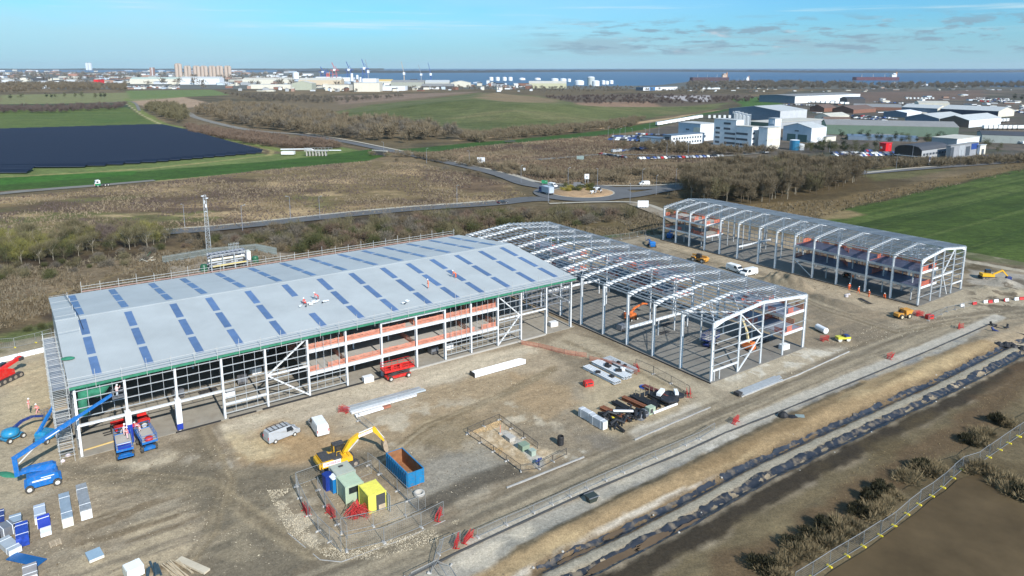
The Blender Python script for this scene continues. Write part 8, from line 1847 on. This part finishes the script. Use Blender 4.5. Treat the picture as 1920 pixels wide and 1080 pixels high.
for i in range(4): silo((1378+i*7,258), 2.2, 19-.8*i, ('steel silo above the white tower roofs, first of four','steel silo above the white tower roofs, second of four','steel silo above the white tower roofs, third of four','steel silo above the white tower roofs, last of four')[i])
def tank(px, r, h, label, m, dome=.12, group=None, n=20):
    t = thing('storage_tank', label, 'tank', G(*px), 0, group); b = MB(); b.lathe((0,0,-.5), [(r,0),(r,h)], n); b.build('shell', m, t); b = MB(); b.lathe((0,0,h-.5), [(r*1.01,0),(r*.7,r*dome*.6),(.1,r*dome)], n); b.build('roof', W_white, t)
tank((1489,281), 3.2, 7.2, 'blue tank in front of the white workshop', mat('tank_blue', (.02,.15,.28), .5)); tank((1501,281), 2.3, 4.5, 'white tank beside the blue tank', W_white)
# trailers
def trailers(pts, label, group):
    proto = None
    for p, a in pts:
        if proto is None:
            t = thing('trailer', '', 'trailer'); b = MB(); b.box(-4,4,-1.25,1.25,1.2,4.0); b.build('body', M_vwhite, t); b = MB(); b.box(-3.8,3.8,-.5,.5,.8,1.2)
            for x in (-3.5,-2.4,-1.3): b.disc_y((x,-.9,.5),.5,.4,8); b.disc_y((x,.9,.5),.5,.4,8)
            b.build('running_gear', M_tyre, t); proto = o = t; o.location = G(*p); o.rotation_euler.z = a
        else: o = dup(proto, G(*p), a)
        o['label'] = label; o['group'] = group
trailers([((1236+i*8.4,236-i*1.5), R(35)) for i in range(10)], 'white trailer in the slanting row left of the white tower', 'white trailers left of the tower'); trailers([((1330+i*9.5,223), R(75)) for i in range(10)], 'white trailer in the row before the big grey warehouse', 'white trailers before the grey warehouse')
trailers([((1845+i*6,232-.4*i), R(40)) for i in range(8)]+[((1850+i*9,243), R(10)) for i in range(8)]+[((1470+i*9,190+i*.5), R(20)) for i in range(14)]+[((1700+i*7,187), R(70)) for i in range(8)], 'white trailer parked in the far lorry yards of the estate', 'white trailers in the far yards')
# ---------------------------------------------------------------- port and town on the skyline
def grain_silos():
    xs = [(336,121,148),(353,125,148),(370,125,148),(384,125,148),(399,125,148),(413,125,148),(428,125,148)]
    for i, (x, yt, yb) in enumerate(xs):
        g = G(x, yb); s = pxm(g); h = (yb-yt)/s; r = 3.4/s
        t = thing('grain_silo', ('tallest tan grain silo, leftmost of the row on the skyline','second tan grain silo from the left on the skyline','third tan grain silo from the left on the skyline','fourth tan grain silo, middle of the row on the skyline','fifth tan grain silo from the left on the skyline','sixth tan grain silo from the left on the skyline','rightmost tan grain silo on the skyline')[i], 'silo', g)
        m = bm('tan_concrete', (.43,.35,.29))
        for k, dx in enumerate((-r*.98, r*.98)): b = MB(); b.lathe((dx,0,0), [(r,0),(r,h*(1-.02*k)),(r*.8,h*1.01)], 14); b.build('cylinder', m, t, smooth=False)
        b = MB(); b.box(-r*1.2,r*1.2,-r*.5,r*.5,h*.98,h*1.07); b.build('head_house', bm('tan_concrete2', (.36,.30,.26)), t)
    g = G(287,147); s = pxm(g); t = thing('tower', 'thin brown tower with white stripes left of the grain silos', 'tower', g); b = MB(); b.box(-3.5/s,3.5/s,-3/s,3/s,0,20/s); b.build('shaft', bm('brown_tower', (.30,.20,.17)), t); b = MB(); b.box(.5/s,1.6/s,-3.2/s,-3/s,0,20/s); b.build('stripe', W_white, t)
grain_silos()
for i, x in enumerate((164.5, 170)):
    g = G(x,131.5); s = pxm(g); t = thing('tower_block', ('white twin tower block on the far skyline, left one','white twin tower block on the far skyline, right one')[i], 'tower block', g); b = MB(); b.box(-2.2/s,2.2/s,-2/s,2/s,0,13/s); b.build('walls', W_white, t); b = MB(); b.box(-1.6/s,1.6/s,-1.5/s,1.5/s,13/s,14/s); b.build('plant_room', W_grey, t)
def far_sheds():
    L = [(338,412,158,11,W_white,R_lg,'u'),(244,366,157,9,W_cream,bm('pale_green_roof',(.38,.45,.40)),'u'),(250,300,155,7,W_cream,R_lg,'flat'),(455,545,158,9,W_cream,R_cr,'u'),(470,545,166,8,W_cream,R_lg,'flat'),(548,585,169,13,bm('sage_wall',(.36,.38,.30)),R_cr,'v'),(560,640,163,13,bm('tan_wall',(.52,.43,.31)),R_cr,'u'),(610,655,170,11,W_cream,R_cr,'flat'),(664,712,172,17,W_cream,R_lg,'flat'),(680,706,165,18,W_white,R_lg,'flat'),(706,760,170,9,W_white,R_cr,'flat'),(733,795,163,9,bm('grey_green_shed',(.33,.34,.29)),R_gr,'u'),(797,842,163,9,bm('pale_grey_shed',(.42,.43,.40)),R_lg,'u'),(845,882,163,8,W_cream,R_cr,'v'),(790,850,166,5,W_dk,R_gr,'u'),(992,1062,165,9,bm('pale_olive_shed',(.45,.44,.30)),R_cr,'u'),(918,950,161,5,W_white,R_lg,'flat'),(965,1000,160,4,W_brick,R_br,'flat'),(640,662,152,7,W_white,R_lg,'flat'),(500,520,145,5,W_white,R_lg,'flat'),(565,585,142,4,W_white,R_lg,'flat'),(700,735,157,5,W_cream,mat('ochre_roof',(.5,.36,.14),.7),'u'),(20,52,150,3,W_white,R_lg,'flat'),(55,80,151,5,W_dk,R_dk,'flat'),(128,145,144,6,bm('brick_pale',(.38,.20,.15)),R_br,'flat'),(176,184,157,8,mat('signal_red',(.62,.015,.02)),R_br,'flat'),(110,140,147,4,W_cream,R_lg,'flat'),(0,18,156,6,W_white,R_lg,'flat'),(1690,1740,160,3,W_white,R_lg,'flat'),(1780,1810,162,4,W_white,R_lg,'flat'),(1310,1350,167,3,W_white,R_lg,'flat')]
    for i, (x0, x1, y, h, w, r, rd) in enumerate(L):
        lab = '%s %s shed on the skyline %s' % (('long','short')[x1-x0 < 40], w.name.split('.')[0].replace('_cladding', '').replace('_wall', '').replace('_', ' ').replace(' shed', ''), ('at far left','below the grain silos','right of the grain silos','before the dock cranes','right of the dock cranes','by the estuary')[sum(int(x0 > q) for q in (320,440,545,700,1100))])
        o = shed(lab, (x0,y), (x1,y), h, 40, None, rd, 6., w, r, name='warehouse', z=-.8); o['group'] = lab.replace(' shed', ' sheds')
far_sheds()
def town():
    rs = random.Random(12); M = [W_white,W_cream,W_grey,W_brick,W_pale,W_white,W_white,W_cream,bm('house_wall',(.34,.22,.17))]; RR = [R_lg,R_gr,R_br,R_dk,R_cr]; cache = {}
    def put(x, y, w, h, label, group, cat):
        k = (rs.randrange(len(M)), rs.randrange(len(RR)))
        g = G(x, y); s = pxm(g)
        if k not in cache:
            b = MB(); b.k = 0; b.box(-.5,.5,-.5,.5,0,.75); b.k = 1; b.prism([(-.52,.75),(0,1.0),(.52,.75)], -.52, .52); o = cache[k] = b.build('house', [M[k[0]], RR[k[1]]])
        else: o = cache[k].copy(); COL.objects.link(o)
        o.location = (g.x, g.y, -.8); o.rotation_euler.z = rs.uniform(-.5,.5)+rs.choice((0,1.57)); o.scale = (w/s, min(w/s, 45)*rs.uniform(.6,1.2), h/s); o.name = 'town_building' if 'town' in group else 'port_building' if 'port b' in group else 'estate_building' if 'buildings' in group else 'house'; tag(o, label, cat, group)
    for k in range(230):
        y = 133+26*rs.random()**1.1; x = rs.uniform(-30,560)
        put(x, y, rs.uniform(6,28)*(.5+.5*(y-130)/25), rs.uniform(2.6,6.5)*(.5+.6*(y-130)/26), 'distant building in the town spread along the left skyline', 'town buildings on the left skyline', 'building')
    for k in range(52): put(rs.uniform(225,335), rs.uniform(163,166.5), rs.uniform(4,9), rs.uniform(3.,4.5), 'small house in the terrace rows before the port sheds', 'houses before the port', 'house')
    for k in range(22): put(rs.uniform(0,100), rs.uniform(163,166), rs.uniform(4,9), rs.uniform(2.5,4), 'small house behind the brown wood at left', 'houses behind the left wood', 'house')
    for k in range(110): put(rs.uniform(430,1000), rs.uniform(154,172), rs.uniform(4,15), rs.uniform(2.5,8.5), 'small port building among the docks', 'port buildings', 'building')
    for k in range(40): put(rs.uniform(1290,1920), rs.uniform(164,172), rs.uniform(3,10), rs.uniform(1.2,2.6), 'low distant building among the trees by the estuary', 'buildings by the estuary', 'building')
    for k in range(64): put(rs.uniform(1530,1920), rs.uniform(178,212), rs.uniform(5,14), rs.uniform(2.5,5), 'small building in the far part of the estate', 'small far estate buildings', 'building')
town()
for i, (x, y, w, h) in enumerate(((921,151,8,6),(933,151,8,6),(946,151,8,6),(957,151,8,6),(979,150,12,3),(1008,150,12,3),(1040,154,14,6),(1056,154,12,6),(1067,153,7,5),(1086,159,18,7),(1108,160,14,15),(1117,161,14,9),(1131,158,7,7),(1138,158,7,6),(1146,157,8,6),(575,151,5,6),(660,152,5,14),(670,153,5,12),(676,155,4,10),(690,156,4,9),(698,158,4,9),(704,160,4,8),(712,166,5,11),(720,167,5,8))):
    g = G(x, y); s = pxm(g); tank((x, y), w/2/s, h/s, 'white round tank among the port and oil tanks' if i != 10 else 'tall grey round tank among the port tanks', W_white if i != 10 else bm('grey_tank', (.42,.45,.43)), .25, 'port tanks' if i != 10 else None)
tank((555,150), 6/pxm(G(555,150)), 14/pxm(G(555,150)), 'dark topped striped silo beside the cranes', W_white); 
def crane(px, h, label, m, kind):
    g = G(*px); s = pxm(g); k = 1/s; t = thing('port_crane', label, 'crane', g); H_ = h*k*1.2; b = MB(); w = max(4*k, 4)
    if kind:
        for x in (-w,w):
            for y in (-w,w): b.bar((x,y,0), (x*.7,y*.8,H_*.55), .9*k*.8)
        b.bar((-w,-w,H_*.3),(w,-w,H_*.3),.8*k); b.build('legs', m, t); b = MB(); b.bar((-w*2,0,H_*.55),(w*2.2,0,H_*.55),1.4*k); b.bar((w*.3,0,H_*.55),(-w*1.1,0,H_),1.1*k); b.bar((w*1.4,0,H_*.55),(w*.2,0,H_*.8),.6*k); b.build('boom', m, t); b = MB(); b.box(-w*.6,w*.6,-w*.5,w*.5,H_*.5,H_*.62); b.build('machine_house', W_white, t)
    else:
        b.bar((0,0,0),(0,0,H_*.4),1.6*k); b.build('tower', m, t); b = MB(); b.bar((0,0,H_*.4),(-w*1.2,0,H_),.8*k); b.build('jib', m, t); b = MB(); b.box(-w*.5,w*.5,-w*.4,w*.4,H_*.32,H_*.45); b.build('cab', W_white, t)
B_c = bm('crane_blue', (.05,.10,.28)); R_c = bm('crane_red', (.45,.12,.12)); G_c = bm('crane_grey', (.22,.24,.27))
for px, h, lab, m, kd in (((655,150),28,'blue dock crane, left of the blue pair',B_c,1),((684,150),32,'tall blue dock crane, right of the blue pair',B_c,1),((691,149),31,'grey dock crane behind the blue pair',G_c,0),((628,149),26,'red dock crane behind the white sheds',R_c,1),((606,147),18,'small blue crane left of the red crane',B_c,1),((616,147),14,'low blue crane beside the red crane',B_c,1),((758,152),30,'grey and tan jib crane against the sea, left',bm('crane_tan',(.40,.33,.25)),0),((790,151),24,'thin grey jib crane against the sea, middle',G_c,0),((808,153),29,'dark blue jib crane against the sea, right',B_c,0)): crane(px, h, lab, m, kd)
def ship(px0, px1, y, hull, sup, label, hh=5, sx=.88):
    a, b_ = G(px0, y), G(px1, y); d = b_-a; L = d.length; s = pxm(a); k = 1/s; t = thing('ship', label, 'ship', ((a.x+b_.x)/2, (a.y+b_.y)/2, -2.5), math.atan2(d.y, d.x)); W2 = L*.07
    b = MB(); b.zprism([(-L/2,0),(-L*.44,-W2),(L*.47,-W2),(L/2,-W2*.6),(L/2,W2*.6),(L*.47,W2),(-L*.44,W2)], 0, hh*k); b.build('hull', hull, t); b = MB(); x = (sx-.5)*L
    b.box(x-L*.05,x+L*.05,-W2*.8,W2*.8,hh*k,hh*k+5*k); b.box(x-L*.03,x+L*.03,-W2,W2,hh*k+5*k,hh*k+7*k); b.build('bridge_house', sup, t); b = MB(); b.bar((x+L*.07,0,hh*k),(x+L*.07,0,hh*k+9*k),L*.025); b.build('funnel', bm('funnel', (.4,.2,.08)), t); b = MB()
    for q in (-.3,-.05,.2): b.bar((L*q,0,hh*k),(L*q,0,hh*k+5*k),L*.008)
    b.build('masts', W_grey, t)
ship(1293,1366,151,bm('hull_brown',(.07,.04,.05)),bm('sup_tan',(.5,.38,.3)),'dark brown ship moored at the left on the estuary', 7); ship(1598,1684,149.5,bm('hull_maroon',(.09,.035,.05)),W_white,'long maroon tanker with a white bridge on the estuary',6); ship(1375,1418,152.5,bm('hull_maroon',(.09,.035,.05)),W_white,'small dark ship between the brown ship and the tanker',2.5,.6); ship(590,640,149,bm('hull_white',(.6,.6,.62)),bm('ferry_red',(.4,.1,.1)),'white and red ferry in the docks',6,.5)
t = thing('lighthouse', 'white tower on the shore below the tanker', 'tower', G(1676,163)); s = 1/pxm(G(1676,163)); b = MB(); b.box(-2*s,2*s,-2*s,2*s,0,8*s); b.build('tower', W_white, t); b = MB(); b.box(-1.2*s,1.2*s,-1.2*s,1.2*s,8*s,9.5*s); b.build('cap', W_grey, t)
# wooded far land
def far_shore():
    m = mat('far_shore_land', (.045,.052,.050), .95, var=.4, scale=.002)
    xs = np.linspace(520, 2400, 260); vs = []; hh = []
    for i, x in enumerate(xs):
        g = G(x, 135.2+1.2*math.sin(i*.05)); h = 14+14*float(fbm(np.array([i*.12]), np.array([.3]), 4)[0])+6*random.random(); vs.append(g); hh.append(h)
    b = MB(); n = len(xs); V = []
    for g, h in zip(vs, hh): d = Vector((g.x, g.y, 0)).normalized()*900; V += [(g.x,g.y,-2), (g.x+d.x*.2,g.y+d.y*.2,h), (g.x+d.x,g.y+d.y,h*.9), (g.x+d.x*1.3,g.y+d.y*1.3,-2)]
    b.add(V, [(4*i+j, 4*i+j+1, 4*i+5+j, 4*i+4+j) for i in range(n-1) for j in range(3)]); struct(b.build('hills', m))
    b = MB(); V = []; xs = np.linspace(-900, 720, 200)
    for i, x in enumerate(xs): g = G(x, 131.5); d = Vector((g.x, g.y, 0)).normalized()*900; h = 22+30*float(fbm(np.array([i*.09]), np.array([.7]), 8)[0]); V += [(g.x,g.y,-2), (g.x+d.x*.2,g.y+d.y*.2,h), (g.x+d.x,g.y+d.y,h*.9), (g.x+d.x*1.3,g.y+d.y*1.3,-2)]
    b.add(V, [(4*i+j, 4*i+j+1, 4*i+5+j, 4*i+4+j) for i in range(199) for j in range(3)]); struct(b.build('hills', m))
far_shore()
# town trees, as one mass
tv = [vol(11, 7, 60, 90+i, 4.5, 1.6) for i in range(3)]
merge('woodland', tv, inside([(-60,164),(560,168),(640,170),(620,150),(540,140),(-60,136)], 420, 40), M_tw[2], 'grey trees scattered through the distant town', 'trees', (.9,2.0), 40)
# ---------------------------------------------------------------- the air
def haze():
    b = MB(); b.box(-9000, 11000, -900, 13500, -4, 130); m = bpy.data.materials.new('haze_air'); m.use_nodes = True; N = m.node_tree.nodes; L = m.node_tree.links; N.clear(); o_ = N.new('ShaderNodeOutputMaterial'); v = N.new('ShaderNodeVolumePrincipled'); v.inputs['Color'].default_value = (.80,.90,1.0,1); v.inputs['Density'].default_value = HAZE; v.inputs['Anisotropy'].default_value = .1; L.new(v.outputs[0], o_.inputs['Volume'])
    o = b.build('haze', m); tag(o, 'thin blue air haze over the whole land', 'haze', kind='stuff')
HAZE = 2.8e-5
haze()
